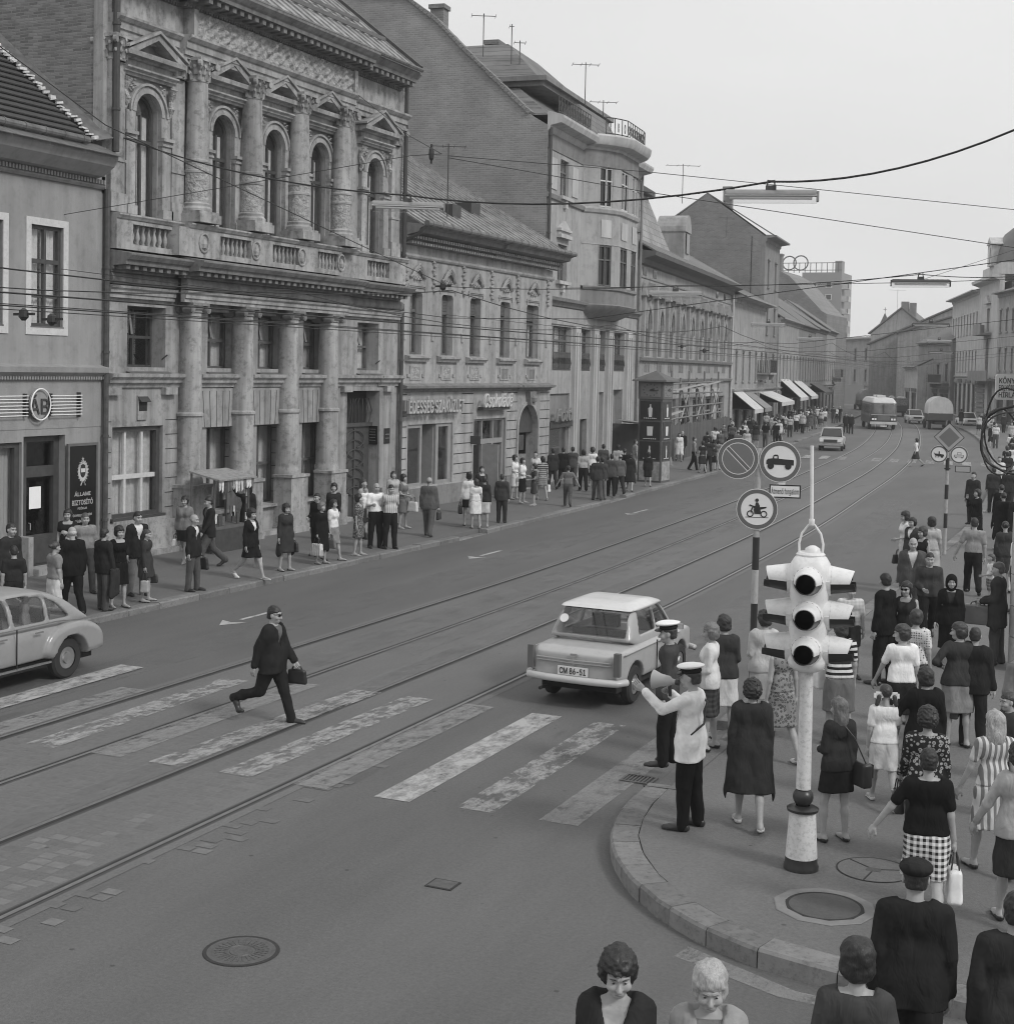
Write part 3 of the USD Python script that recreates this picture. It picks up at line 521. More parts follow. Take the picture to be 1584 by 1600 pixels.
obj('star', MB().wall(Polygon([(26.9 + (.05 if k % 2 == 0 else .02) * math.sin(k * PI / 5), 2.64 + (.05 if k % 2 == 0 else .02) * math.cos(k * PI / 5)) for k in range(10)]), .09, .1), M_let, t)

# ---------------------------------------------------------------- the palace with the columns
B2 = thing('palace', 'two storey palace front with giant columns, pediments over arched windows and heavy cornice', 'building', mtx=FA)
L, Rr = 27.76, 42.42
RES = [(L, 30.28, 0.0), (30.28, 38.75, 0.22), (38.75, Rr, 0.0)]
arch_c = [29.17, 32.3, 34.75, 37.15, 40.45]
ups = [(28.57, 30.07), (31.85, 33.25), (34.2, 35.6), (36.55, 37.85), (39.7, 41.05)]
lows = [(31.85, 33.3), (34.2, 35.6), (36.55, 38.0)]
holes = [zrect(a, b, 4.8, 6.3) for a, b in ups] + [zrect(a, b, 0.95, 3.22) for a, b in lows] + [zrect(28.05, 30.0, 1.1, 3.34), zrect(39.12, 41.2, .13, 4.15)] + [zarch(c, .49, 8.45, 11.0) for c in arch_c]
front = zrect(L, Rr, 0, 14.1)
obj('wall', MB().wall(front.difference(unary_union(holes)), -0.62, 0.0), M_pal, B2)
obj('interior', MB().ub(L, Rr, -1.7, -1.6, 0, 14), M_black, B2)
obj('plinth', MB().ub(L, 28.0, 0, .12, .1, 1.0).ub(28.0, 30.05, 0, .1, .1, 1.05).ub(30.05, 31.8, 0, .1, .1, .95).ub(33.35, 34.15, 0, .1, .1, .95).ub(35.65, 36.5, 0, .1, .1, .95).ub(38.05, 39.1, 0, .1, .1, .95).ub(41.25, Rr, 0, .1, .1, 1.0).ub(L, 39.0, .1, .35, .1, .26), M_pal2, B2)
# ground storey: bands of masonry between the columns
pr = MB()
for a, b in ((31.5, 33.0), (33.8, 35.25), (36.1, 37.4)): pr.ub(a - .1, b + .3, 0, .07, 3.24, 4.28)
obj('window_heads', pr, M_pal, B2)
vs = MB()
for a, b in ((31.4, 33.25), (33.75, 35.5), (36.05, 37.7)):
 n = 7
 for k in range(1, n):
  u = a + (b - a) * k / n; sl = (k - n / 2) * 0.02; vs.bar((u, -.074, 3.24), (u + sl * 2, -.074, 4.2), .014, .008)
obj('head_joints', vs, M_groove, B2)
jn = MB()
for z in (1.25, 1.62, 1.99, 2.36, 2.73, 3.1, 3.47):
 jn.ub(30.1, 30.62, .002, .008, z, z + .016).ub(L, 28.0, .002, .008, z, z + .016)
 for a, b in lows: jn.ub(b - .003, b + .004, -.5, -.02, z, z + .02)
obj('ashlar_joints', jn, M_groove, B2)
sillp = [(0, 4.3), (.06, 4.3), (.08, 4.38), (.16, 4.42), (.17, 4.5), (.26, 4.56), (.27, 4.64), (0, 4.66)]
moulding(B2, 'string_course', sillp, [(L, 30.6, 0), (31.25, 33.0, .05), (33.6, 35.3, .05), (35.85, 37.4, .05), (38.0, 39.3, 0), (39.3, 41.0, -.05), (41.0, Rr, 0)], M_pal2)
blocks(B2, 'pilaster_capitals', [27.95, 30.15, 38.95, 41.65], .5, 0, .16, 4.12, 4.3, M_pal2)
for i, (a, b) in enumerate(ups):
 w = window(B2, a, b, 4.8, 6.3, -0.5, 2, [5.55], M_woodm if i else M_wood, cur=[(.5, 1)] if i else None)
 obj('sill_sheet', MB().plate((a - .05, -.14, 4.67), (b + .08, -.14, 4.67), (b + .02, .5, 4.82), (a, .5, 4.82), .015), M_zinc, w)
 obj('open_sash', MB().bar((a + .12, .1, 5.62), (a + .3, .35, 6.2), .05).bar((a + .3, .1, 5.6), (a + .5, .35, 6.2), .05), M_woodm, w)
 obj('stay', MB().bar((b - .01, .1, 5.0), (b + .02, -.05, 5.12), .03), M_dark, w)
for i, (a, b) in enumerate(lows):
 window(B2, a, b, .95, 3.22, -0.5, 2, [2.1] if i else [], M_woodm, cur=[(.4, 1)]); obj('sill', MB().ub(a - .03, b + .03, -.5, .14, .9, .97), M_pal2, B2)
 obj('stay', MB().bar((b - .01, .12, 2.35), (b + .02, -.08, 2.5), .035), M_dark, B2)
w = window(B2, 28.05, 30.0, 1.1, 3.34, -.22, 3, [2.1], M_white, t=.09, glass=glass_mat('shop_glass', .9)); curtain(w, 28.1, 29.95, 1.1, 3.3, -.34, mat('net_curtain', 0.6, var=0.2, scale=8), .035)
obj('frame_edge', MB().wall(zrect(28.05, 30.0, 1.1, 3.34).difference(zrect(28.12, 29.86, 1.2, 3.22)), -.2, -.1), M_wood, B2); obj('sill', MB().ub(28.0, 30.05, -.2, .08, 1.02, 1.12), M_wood, B2)
v = obj('vent_box', MB().ub(28.95, 29.32, 0, .05, 3.5, 4.1), M_pal, B2); obj('slot', MB().ub(28.99, 29.29, .05, .055, 3.72, 3.95), M_black, v); obj('hood', MB().plate((28.95, -.16, 3.95), (29.33, -.16, 3.95), (29.33, -.05, 4.08), (28.95, -.05, 4.08), .015), M_dark, v)
cols = [30.88, 33.22, 35.52, 37.7]
def ionic(u, d, z, r):
 m = MB().lathe([(r * 1.0, 0), (r * 1.12, .03), (r * 1.05, .07), (r * 1.2, .12), (r * 1.2, .2)], (u, -d, z), 18).ub(u - r * 1.25, u + r * 1.25, d - r * 1.25, d + r * 1.25, z + .2, z + .27)
 for s in (-1, 1):
  for e in (-1, 1): m.tube([(u + s * r * 1.2, -d - e * r * .2 - e * r * 1.0, z + .1), (u + s * r * 1.2, -d - e * r * .2, z + .1)], .1, 10)
  for k in range(3): m.tube([(u + s * r * 1.2, -d - r * 1.22 - .003 * k, z + .1), (u + s * r * 1.2, -d - r * 1.24 - .003 * k, z + .1)], .075 - .025 * k, 8)
 return m
for u in cols:
 r = .31; d = .16
 c = obj('column', MB().lathe([(r * 1.18, 1.8), (r * 1.2, 1.9), (r * 1.1, 1.98), (r * 1.06, 2.05), (r * 1.06, 3.55), (r * 1.2, 3.57), (r * 1.2, 3.63), (r * 1.0, 3.67), (r * .99, 4.6), (r * .9, 6.2)], (u, -d, 0), 28), M_pal2, B2, smooth=40)
 obj('capital', ionic(u, d, 6.2, r * .9), M_paldark, c, smooth=35); obj('pedestal', MB().ub(u - .44, u + .44, 0, .6, .1, 1.72).ub(u - .48, u + .48, 0, .64, 1.72, 1.8).ub(u - .48, u + .48, 0, .64, .1, .3), M_pal2, c)
# entablature over the ground storey
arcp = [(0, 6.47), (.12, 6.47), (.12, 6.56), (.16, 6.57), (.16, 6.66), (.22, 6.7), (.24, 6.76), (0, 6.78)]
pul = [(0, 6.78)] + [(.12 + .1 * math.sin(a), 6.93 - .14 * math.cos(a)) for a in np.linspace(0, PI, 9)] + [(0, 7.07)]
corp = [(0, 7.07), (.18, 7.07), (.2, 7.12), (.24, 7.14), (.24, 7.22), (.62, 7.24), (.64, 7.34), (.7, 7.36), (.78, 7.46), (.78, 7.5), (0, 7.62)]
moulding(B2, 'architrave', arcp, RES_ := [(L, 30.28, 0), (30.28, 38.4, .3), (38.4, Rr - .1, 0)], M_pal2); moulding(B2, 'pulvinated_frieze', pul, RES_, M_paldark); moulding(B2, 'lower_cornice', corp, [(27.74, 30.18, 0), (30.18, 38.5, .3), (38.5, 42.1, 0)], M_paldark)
md = MB()
for u in np.arange(27.9, 42.0, 0.31): dd = .3 if 30.2 < u < 38.5 else 0; md.ub(u - .07, u + .07, .2 + dd, .56 + dd, 7.13, 7.23)
obj('lower_modillions', md, M_paldark, B2, kind='stuff')
# balustrade
def balustrade(mb, u0, u1, du): mb.ub(u0, u1, .05 + du, .42 + du, 7.6, 7.74); return mb
par = MB(); rail = MB()
pan = [(28.36, 29.86), (31.6, 33.0), (34.05, 35.45), (36.4, 37.75), (39.7, 41.1)]
edges = [L] + [x for p in pan for x in p] + [Rr - .2]
for k in range(0, len(edges), 2): a, b = edges[k], edges[k + 1]; du = .25 if 30.2 < (a + b) / 2 < 38.6 else 0.02; par.ub(a, b, 0, .3 + du, 7.62, 8.34)
for a, b in pan: du = .25 if a > 30 and b < 38.6 else 0.02; par.ub(a, b, 0, .3 + du, 7.62, 7.76).ub(a, b, 0, .04 + du, 7.76, 8.26).ub(a, b, .0, .3 + du, 8.24, 8.335)
for a, b, du in ((L, 30.25, .02), (30.25, 38.65, .25), (38.65, Rr - .15, .02)): rail.run([(0, 8.34), (.33, 8.34), (.36, 8.38), (.4, 8.42), (.4, 8.46), (0, 8.5)], a, b, du)
obj('parapet', par, M_pal2, B2); obj('parapet_coping', rail, M_pal2, B2)
bal = [(.035, 0), (.05, .03), (.03, .06), (.065, .16), (.05, .25), (.025, .34), (.05, .42), (.035, .48)]
for a, b in pan:
 du = .25 if a > 30 and b < 38.6 else 0.02
 for k in range(7): obj('baluster', MB().lathe(bal, (a + (b - a) * (k + .5) / 7, -.17 - du, 7.76), 8), M_pal2, B2, smooth=True)
cart = MB()
for u in cols: cart.tube([(u + .2 * math.cos(a), -.57, 8.0 + .24 * math.sin(a)) for a in np.linspace(0, 2 * PI, 13)], .03, 5).lathe([(.001, 0), (.08, .02), (.1, .12), (.05, .24), (.001, .28)], (u, -.55, 7.85), 8)
obj('cartouches', cart, M_pal2, B2)
# upper storey
def corinth(u, d, z, r):
 m = MB().lathe([(r, 0), (r * 1.08, .02), (r * 1.08, .05), (r * .96, .07), (r * .98, .25), (r * 1.12, .42), (r * 1.35, .52)], (u, -d, z), 18).ub(u - r * 1.4, u + r * 1.4, d - r * 1.4, d + r * 1.4, z + .52, z + .6)
 for row, (h0, h1, k) in enumerate(((.06, .24, 8), (.2, .4, 8), (.34, .5, 8))):
  for i in range(k):
   a = 2 * PI * (i + .5 * row) / k; ca, sa = math.cos(a), math.sin(a)
   m.tube([(u + r * 1.0 * ca, -d + r * 1.0 * sa, z + h0), (u + r * 1.1 * ca, -d + r * 1.1 * sa, z + h1 - .04), (u + r * 1.38 * ca, -d + r * 1.38 * sa, z + h1), (u + r * 1.42 * ca, -d + r * 1.42 * sa, z + h1 - .06)], [.06, .055, .04, .02], 5)
 for sx in (-1, 1):
  for sy in (-1, 1):
   for k, q in enumerate((.085, .055)): m.tube([(u + sx * (r * 1.4 - .02) , -d + sy * (r * 1.3) - .04 , z + .45), (u + sx * (r * 1.4 + .01 * k), -d + sy * (r * 1.3) + .04 , z + .45)], q, 9)
 return m
M_relief = mat('carved_relief', 0.34, var=0.4, scale=7, bump=1.0, bscale=9, dist=0.09, dirt=0.5, rough=0.9)
ucols = [30.85, 33.3, 35.68, 38.02]
for u in ucols:
 r = .3; d = .33
 c = obj('column', MB().lathe([(r * 1.3, 8.78), (r * 1.32, 8.86), (r * 1.15, 8.92), (r * 1.2, 8.98), (r * 1.03, 9.02), (r * 1.03, 9.04)], (u, -d, 0), 28).lathe([(r, 10.08), (r * .99, 10.5), (r * .86, 12.04)], (u, -d, 0), 28).lathe([(r * 1.03, 9.75), (r * 1.1, 9.77), (r * 1.1, 9.83), (r * 1.03, 9.85)], (u, -d, 0), 28).lathe([(r * 1.0, 10.02), (r * 1.09, 10.04), (r * 1.09, 10.09), (r, 10.11)], (u, -d, 0), 28), M_pal2, B2, smooth=40)
 obj('carved_drum', MB().lathe([(r * 1.03, 9.04), (r * 1.03, 9.76)], (u, -d, 0), 28).lathe([(r * 1.03, 9.84), (r * 1.02, 10.03)], (u, -d, 0), 28), M_relief, c, smooth=True)
 obj('capital', corinth(u, d, 12.04, r * .86), M_pal2, c, smooth=40); obj('pedestal', MB().ub(u - .46, u + .46, 0, .78, 8.5, 8.72).ub(u - .42, u + .42, 0, .74, 8.72, 8.79), M_pal2, c)
for u in (28.0, 30.32, 38.62, 41.75):
 p = obj('pilaster', MB().ub(u - .25, u + .25, 0, .14, 8.95, 12.06).ub(u - .3, u + .3, 0, .2, 8.5, 8.95).ub(u - .28, u + .28, 0, .17, 9.7, 9.76), M_pal2, B2)
 cm = corinth(u, .0, 12.06, .26); obj('capital', cm, M_pal2, p, smooth=40)
def ledge(mb, u0, u1, du, pf): return mb.run(pf, u0, u1, du)
for c, du in zip(arch_c, (0, .05, .05, .05, 0)):
 w = window(B2, c - .47, c + .47, 8.47, 11.46, -.2, 2, [10.35], M_wood, cur=[(.08, .42), (.5, .95)], arch=True, t=.07)
 obj('archivolt', MB().wall(zarch(c, .72, 11.0, 11.0, 20).difference(zarch(c, .5, 10.5, 11.0, 20)), 0, .1).wall(zarch(c, .62, 11.0, 11.0, 20).difference(zarch(c, .5, 10.5, 11.0, 20)), .1, .14).wall(zarch(c, .74, 11.0, 11.0, 20).difference(zarch(c, .68, 10.5, 11.0, 20)), .1, .16), M_pal2, w)
 j = MB()
 for s in (-1, 1): j.ub(c + s * .52, c + s * .86, 0, .14, 8.7, 10.3).ub(c + s * .5, c + s * .9, 0, .2, 8.5, 8.72).ub(c + s * .5, c + s * .9, 0, .18, 10.3, 10.36).ub(c + s * .49, c + s * .93, 0, .22, 10.42, 10.5).ub(c + s * .5, c + s * .88, 0, .15, 10.36, 10.42).ub(c + s * .5, c + s * .84, 0, .12, 10.5, 11.0)
 obj('jambs', j, M_pal2, w)
 cs = MB()
 for s in (-1, 1):
  cs.tube([(c + s * .86, -.06, 11.0), (c + s * .84, -.16, 11.25), (c + s * .9, -.1, 11.45), (c + s * .86, -.22, 11.75)], [.05, .09, .06, .1], 6)
  for k in range(7): cs.lathe([(.001, 0), (.05, .03), (.001, .07)], (c + s * (.5 + .07 * (k % 3)), -.08, 11.45 + .045 * k), 6)
 obj('consoles', cs, M_relief, w)
 q = 1.12; e = MB().run([(0, 11.83), (.12, 11.83), (.14, 11.88), (.2, 11.9), (.2, 11.94), (.28, 11.98), (.28, 12.02), (0, 12.04)], c - 1.0, c + 1.0, du).ub(c - .92, c + .92, 0, .12 + du, 12.04, 12.2).run([(0, 12.2), (.2, 12.2), (.24, 12.24), (.4, 12.26), (.42, 12.36), (0, 12.38)], c - q, c + q, du)
 tri = Polygon([(c - q, 12.36), (c + q, 12.36), (c, 12.93)]); tri2 = Polygon([(c - q + .36, 12.38), (c + q - .36, 12.38), (c, 12.77)])
 e.wall(tri.difference(tri2), 0, .4 + du).wall(Polygon([(c - q - .04, 12.4), (c, 12.93), (c + q + .04, 12.4), (c + q + .04, 12.46), (c, 13.0), (c - q - .04, 12.46)]), 0, .46 + du)
 obj('pediment', e, M_pal2, w); obj('tympanum', MB().wall(tri2, 0, .07), M_paldark, w)
# main entablature
moulding(B2, 'main_architrave', [(0, 12.66), (.28, 12.66), (.28, 12.8), (.33, 12.82), (.33, 12.98), (.38, 13.0), (.46, 13.08), (.46, 13.14), (0, 13.18)], [(L, 30.2, -.08), (30.2, 38.6, .14), (38.6, Rr - .1, -.08)], M_pal2)
rs = np.random.RandomState(4); nu, nz = 210, 26; uu = np.linspace(30.7, 38.5, nu); zz = np.linspace(13.2, 13.82, nz); U_, Z_ = np.meshgrid(uu, zz, indexing='ij')
ph = U_ * 2 * PI / .62; disp = .035 * (np.sin(ph) * np.cos(Z_ * 11) + np.sin(ph * 2.3 + Z_ * 17) * .7 + np.cos(ph * 1.7 - Z_ * 23) * .6) + .09 * (meshkit.noise(np.stack([U_ * 9, Z_ * 9, U_ * 0], -1)) - .5)
v = np.stack([U_, -(.4 + np.clip(disp, -.05, .09)), Z_], -1).reshape(-1, 3); i, j = np.meshgrid(np.arange(nu - 1), np.arange(nz - 1), indexing='ij'); a = i * nz + j
obj('carved_frieze', MB().raw(v, np.stack([a, a + nz, a + nz + 1, a + 1], -1).reshape(-1, 4)), M_relief, B2, smooth=True)
obj('frieze', MB().ub(L, 30.5, -.02, .12, 13.16, 13.9).ub(30.5, 38.7, -.02, .34, 13.16, 13.9).ub(38.7, Rr - .1, -.02, .12, 13.16, 13.9).ub(30.5, 30.68, .34, .46, 13.16, 13.85).ub(38.52, 38.7, .34, .46, 13.16, 13.85), M_pal2, B2)
ep = [(0, 13.86), (.16, 13.86), (.2, 13.92), (.26, 13.95), (.26, 14.08), (.74, 14.1), (.76, 14.2), (.82, 14.24), (.92, 14.34), (.92, 14.4), (0, 14.56)]
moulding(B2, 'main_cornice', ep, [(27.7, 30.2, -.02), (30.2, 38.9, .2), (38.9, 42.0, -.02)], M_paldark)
md = MB(); dn = MB()
for u in np.arange(27.9, 41.9, .34): dd = .2 if 30.3 < u < 38.8 else 0; md.ub(u - .08, u + .08, .2 + dd, .68 + dd, 13.96, 14.09)
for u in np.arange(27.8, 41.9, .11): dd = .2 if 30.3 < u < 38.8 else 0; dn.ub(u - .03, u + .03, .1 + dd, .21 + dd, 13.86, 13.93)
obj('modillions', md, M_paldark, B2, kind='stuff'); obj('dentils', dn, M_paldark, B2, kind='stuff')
g = MB().tube([(27.3, -.98, 14.46), (41.85, -.98, 14.46)], .07, 8)
for k in range(46): g.bar((27.5 + k * .31, -1.06, 14.44), (27.5 + k * .31, -.7, 14.58), .03)
obj('gutter', g, M_zinc, B2)
rf = MB().plate((27.3, -.85, 14.5), (41.95, -.85, 14.5), (41.95, 7, 20.6), (27.3, 7, 20.6), .06)
for k in range(27): u = 27.5 + k * .55; rf.bar((u, -.8, 14.56), (u, 7, 20.66), .035, .05)
roof = obj('sheet_roof', rf, M_sheet, B2); obj('verge', MB().bar((42.0, -.85, 14.56), (42.0, 7, 20.68), .16, .16), M_dark, roof); obj('snow_boards', MB().bar((33, 0.2, 15.45), (41.5, .2, 15.45), .04, .12).bar((33, .9, 16.0), (41, .9, 16.0), .04, .1), M_woodm, roof)
def firewall(u, d1, z1, sl, th=.4, dd=9): return MB().box(u, u + th, .02, dd, 0, z1)
obj('brick_side', MB().raw(*(lambda P: (P, _boxf))([(27.62, .25, 0), (27.98, .25, 0), (27.98, 9, 0), (27.62, 9, 0), (27.62, .25, 14.3), (27.98, .25, 14.3), (27.98, 9, 21.5), (27.62, 9, 21.5)])), M_brickA, B2)
obj('quoin_strip', MB().box(27.6, 27.98, 0.0, .28, 8.9, 14.1), M_pal, B2)
obj('far_side', MB().raw(*(lambda P: (P, _boxf))([(42.1, .3, 0), (42.44, .3, 0), (42.44, 9, 0), (42.1, 9, 0), (42.1, .3, 14.5), (42.44, .3, 14.5), (42.44, 9, 21), (42.1, 9, 21)])), M_brickA, B2)
obj('back', MB().box(27.7, 42.4, 8.6, 9, 0, 20), M_brickA, B2)
downpipe(B2, 27.82, .22, 9.9, 14.2, .085, M_dark); downpipe(B2, 42.36, .16, 7.6, 14.2, .075, M_dark); downpipe(B2, 42.36, .14, .15, 7.0, .07)
gate = MB().wall(zrect(39.12, 41.2, .13, 4.1), -.42, -.36); Gt = obj('gate', MB().ub(39.2, 41.12, -.4, -.34, .13, 3.0).ub(40.12, 40.2, -.34, -.3, .13, 2.95).ub(39.12, 41.2, -.42, -.26, 3.0, 3.12), M_wood, B2)
ir = MB()
for k in range(7): a = .3 + .4 * k; ir.tube([(40.16 + .55 * math.cos(t) * (1 if k % 2 else -1), .29, .8 + .3 * k + .28 * math.sin(t)) for t in np.linspace(0, 4.5, 12)], .02, 5)
for k in range(9): ir.tube([(39.3 + .22 * k, .32, 3.12), (39.3 + .22 * k + .12 * math.sin(k), .28, 3.5 + .3 * math.sin(k * .4)), (39.4 + .2 * k, .3, 3.9)], .018, 5)
obj('gate_ironwork', ir, M_dark, Gt); obj('gate_backing', MB().ub(39.12, 41.2, -.6, -.5, .13, 4.15), M_black, Gt)
t = thing('wall_plaque', 'black plaque on the side of the palace gateway', 'plaque', mtx=FA); obj('plate', MB().box(41.17, 41.195, .06, .4, 2.4, 3.0), mat('black_glass', 0.008, rough=0.15, var=0.1), t)
mb = MB()
for k in range(5): mb.box(41.165, 41.172, .12 + .01 * (k % 2), .34, 2.52 + k * .09, 2.545 + k * .09)
obj('lettering', mb, mat('faint_lettering', 0.1), t)
t = thing('wall_plaque', 'narrow dark plaque on the wall right of the palace gateway', 'plaque', mtx=FA); obj('plate', MB().ub(41.5, 41.86, .0, .03, 2.42, 2.92), mat('black_glass', 0.008, rough=0.15, var=0.1), t); obj('lettering', MB().ub(41.56, 41.8, .03, .033, 2.7, 2.74).ub(41.56, 41.8, .03, .033, 2.58, 2.61), mat('faint_lettering', 0.1), t)

# ---------------------------------------------------------------- ornate two storey house with shops
B3 = thing('ornate_house', 'two storey house with stucco window hoods, rusticated shop floor and metal roof', 'house', mtx=FA)
L, Rr = 42.46, 55.55
wi = [(43.16, 44.04), (45.5, 46.4), (47.8, 48.7), (50.45, 51.35), (52.95, 54.15)]
def rounded(a, b, z0, z1, r=.14): return sbox(a + r, z0, b - r, z1 - r).union(sbox(a, z0, b, z1 - r)).union(sbox(a, z0, b, z1 - r)).union(Polygon([(a, z1 - r), (a + r * .3, z1 - r * .3), (a + r, z1), (b - r, z1), (b - r * .3, z1 - r * .3), (b, z1 - r)]))
shops = [zrect(43.15, 46.55, .85, 2.98), zrect(48.3, 51.15, .14, 3.05), zarch(53.3, .98, .14, 2.55, 18)]
obj('wall', MB().wall(zrect(L, Rr, 0, 9.0).difference(unary_union(shops + [rounded(a, b, 5.36, 7.48) for a, b in wi])), -.5, 0), M_b3, B3)
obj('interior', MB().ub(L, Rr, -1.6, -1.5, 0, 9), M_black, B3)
for i, (a, b) in enumerate(wi):
 w = window(B3, a, b, 5.36, 7.46, -.3, 2, [6.85], M_woodm, t=.08, blind=(0, .55, .75, .5, .8)[i], cur=[(.5, .95)]); c = (a + b) / 2
 obj('sill', MB().run([(0, 5.12), (.1, 5.12), (.14, 5.2), (.2, 5.24), (.2, 5.3), (0, 5.34)], c - .78, c + .78), M_b3, w)
 s = MB()
 for k in range(3): s.tube([(c - .55 + .1 * k, -.05, 7.95), (c - .45 + .08 * k, -.08, 8.0), (c - .28 + .03 * k, -.1, 8.22 - .05 * k), (c, -.11, 8.4 - .09 * k), (c + .28 - .03 * k, -.1, 8.22 - .05 * k), (c + .45 - .08 * k, -.08, 8.0), (c + .55 - .1 * k, -.05, 7.95)], .045 - .012 * k, 6)
 for k in range(5): s.lathe([(.001, 0), (.06, .03), (.05, .08), (.001, .1)], (c + (k - 2) * .1, -.05, 7.84 + .06 * (k % 2)), 7)
 s.bar((c - .7, -.03, 7.62), (c + .7, -.03, 7.62), .03, .02).wall(Polygon([(c - .62, 7.5), (c - .56, 7.5), (c - .56, 7.66), (c + .56, 7.66), (c + .56, 7.5), (c + .62, 7.5), (c + .62, 7.72), (c - .62, 7.72)]), 0, .04)
 obj('hood_ornament', s, M_b3, w)
 obj('apron_panel', MB().wall(zrect(c - .42, c + .42, 4.5, 4.98).difference(zrect(c - .28, c + .28, 4.55, 4.92)), 0, .03).ub(c - .6, c - .46, 0, .05, 4.6, 4.7).ub(c + .46, c + .6, 0, .05, 4.6, 4.7), M_b3, w); obj('apron_relief', MB().ub(c - .27, c + .27, 0, .02, 4.56, 4.91), M_relief if i < 3 else M_b3d, w)
for u in (42.75, 44.8, 47.15, 49.55, 51.95, 55.0):
 s = MB()
 for k in range(8): s.lathe([(.001, 0), (.07, .03), (.075, .06), (.001, .12)], (u + .05 * (-1) ** k, -.05, 7.5 + .14 * k), 7)
 s.ub(u - .13, u + .13, 0, .03, 6.1, 6.16).ub(u - .09, u + .09, 0, .05, 5.85, 6.08)
 obj('festoon', s, M_b3, B3)
moulding(B3, 'string_course', [(0, 4.08), (.08, 4.1), (.1, 4.18), (.3, 4.22), (.32, 4.3), (0, 4.38)], [(L, Rr - .6, 0), (52.0, Rr - .3, .08)], M_b3d)
moulding(B3, 'upper_band', [(0, 8.58), (.06, 8.58), (.1, 8.64), (.1, 8.7), (0, 8.74)], [(L, Rr, 0)], M_b3)
moulding(B3, 'eave_cornice', [(0, 9.0), (.1, 9.0), (.14, 9.08), (.2, 9.1), (.2, 9.3), (.62, 9.38), (.66, 9.5), (.8, 9.56), (.8, 9.62), (0, 9.72)], [(42.5, 49.3, 0), (49.3, Rr + .1, .1)], M_b3d)
dn = MB()
for u in np.arange(42.6, Rr, .19):
 dn.ub(u - .05, u + .05, .1, .36, 9.02, 9.1).ub(u - .05, u + .05, .1, .46, 9.18, 9.28)
obj('eave_dentils', dn, M_b3, B3, kind='stuff')
rf = MB().plate((42.5, -.86, 9.6), (Rr, -.86, 9.6), (Rr, 6.6, 13.95), (42.5, 6.6, 13.95), .05)
for k in range(24): u = 42.7 + k * .55; rf.bar((u, -.8, 9.66), (u, 6.6, 14.0), .03, .05)
roof = obj('sheet_roof', rf, M_sheet, B3); obj('roof_hatch', MB().box(50.2, 51.0, 1.2, 1.9, 10.5, 11.25).box(47.0, 47.7, .4, 1.1, 10.2, 10.8), M_dark, roof)
g = MB().tube([(42.5, -.92, 9.66), (Rr + .15, -.92, 9.66)], .1, 10)
for k in range(18): g.tube([(42.8 + k * .72, -.92, 9.66), (42.86 + k * .72, -.92, 9.66)], .115, 10)
obj('gutter', g, M_zinc, B3); obj('gutter_spout', MB().tube([(42.55, -.9, 9.6), (42.5, -.6, 9.3), (42.45, -.15, 9.1)], .06), M_dark, B3)
mb = MB(); rr = random.Random(9)
for k in range(70): d = -.1 + k * .098; z = 10.0 + d * .583; mb.bar((55.3 + rr.uniform(-.08, .05), d, z), (55.58, d + .02, z + .14), .1, .07)
obj('roof_verge', mb, M_b3d, B3)
rg = MB()
for z in np.arange(.75, 4.0, .36):
 for a, b in ((42.5, 43.05), (46.65, 48.2), (51.25, 52.2), (54.5, 55.5)):
  if not (z > 2.7 and 46 < a < 48): rg.ub(a, b, .001, .006, z, z + .03)
  else: rg.ub(a + .6, b, .001, .006, z, z + .03)
obj('rustication_joints', rg, M_groove, B3); obj('plinth', MB().ub(42.5, 48.25, 0, .06, .1, .8).ub(51.2, 52.25, 0, .06, .1, .8).ub(54.35, 55.5, 0, .06, .1, .8), M_b3d, B3)
M_alu = mat('shop_frame', 0.24, rough=0.45, var=0.15, scale=5)
S1 = obj('shop_window', MB().wall(zrect(43.15, 44.3, .85, 2.98).difference(zrect(43.27, 44.17, .97, 2.86)), -.16, -.06).wall(zrect(45.35, 46.55, .85, 2.98).difference(zrect(45.55, 46.3, .97, 2.86)), -.16, -.06), M_alu, B3)
obj('pane', MB().ub(43.27, 44.17, -.12, -.11, .97, 2.86), M_glass, S1); obj('pane', MB().ub(45.55, 46.3, -.12, -.11, .97, 2.86), M_glass, S1)
S2 = obj('shop_door', MB().ub(44.3, 44.36, -.9, -.16, .2, 2.98).ub(45.3, 45.36, -.9, -.16, .2, 2.98).wall(zrect(44.36, 45.3, .2, 2.98).difference(zrect(44.44, 45.22, .4, 2.85)), -.9, -.84), M_alu, B3); obj('pane', MB().ub(44.44, 45.22, -.88, -.87, .4, 2.85), M_glass, S2)
gr = MB()
for k in range(7): gr.bar((44.45, .86, .5 + .32 * k), (45.2, .86, .85 + .32 * k), .02).bar((45.2, .86, .5 + .32 * k), (44.45, .86, .85 + .32 * k), .02)
obj('door_grille', gr, M_lightm, S2)
S3 = obj('shop_front', MB().wall(zrect(48.3, 51.15, .14, 3.05).difference(unary_union([zrect(48.4, 49.2, 2.28, 2.97), zrect(49.27, 50.2, 2.28, 2.97), zrect(50.27, 51.05, 2.28, 2.97), zrect(48.42, 49.25, .5, 2.1), zrect(49.35, 50.1, .2, 2.1), zrect(50.22, 51.03, .5, 2.1)])), -.22, -.1), M_alu, B3)
for a, b, z0, z1 in ((48.4, 49.2, 2.28, 2.97), (49.27, 50.2, 2.28, 2.97), (50.27, 51.05, 2.28, 2.97), (48.42, 49.25, .5, 2.1), (50.22, 51.03, .5, 2.1)): obj('pane', MB().ub(a, b, -.18, -.17, z0, z1), M_glass, S3)
obj('open_door', MB().ub(49.3, 49.36, -.1, .55, .2, 2.1), M_alu, S3)
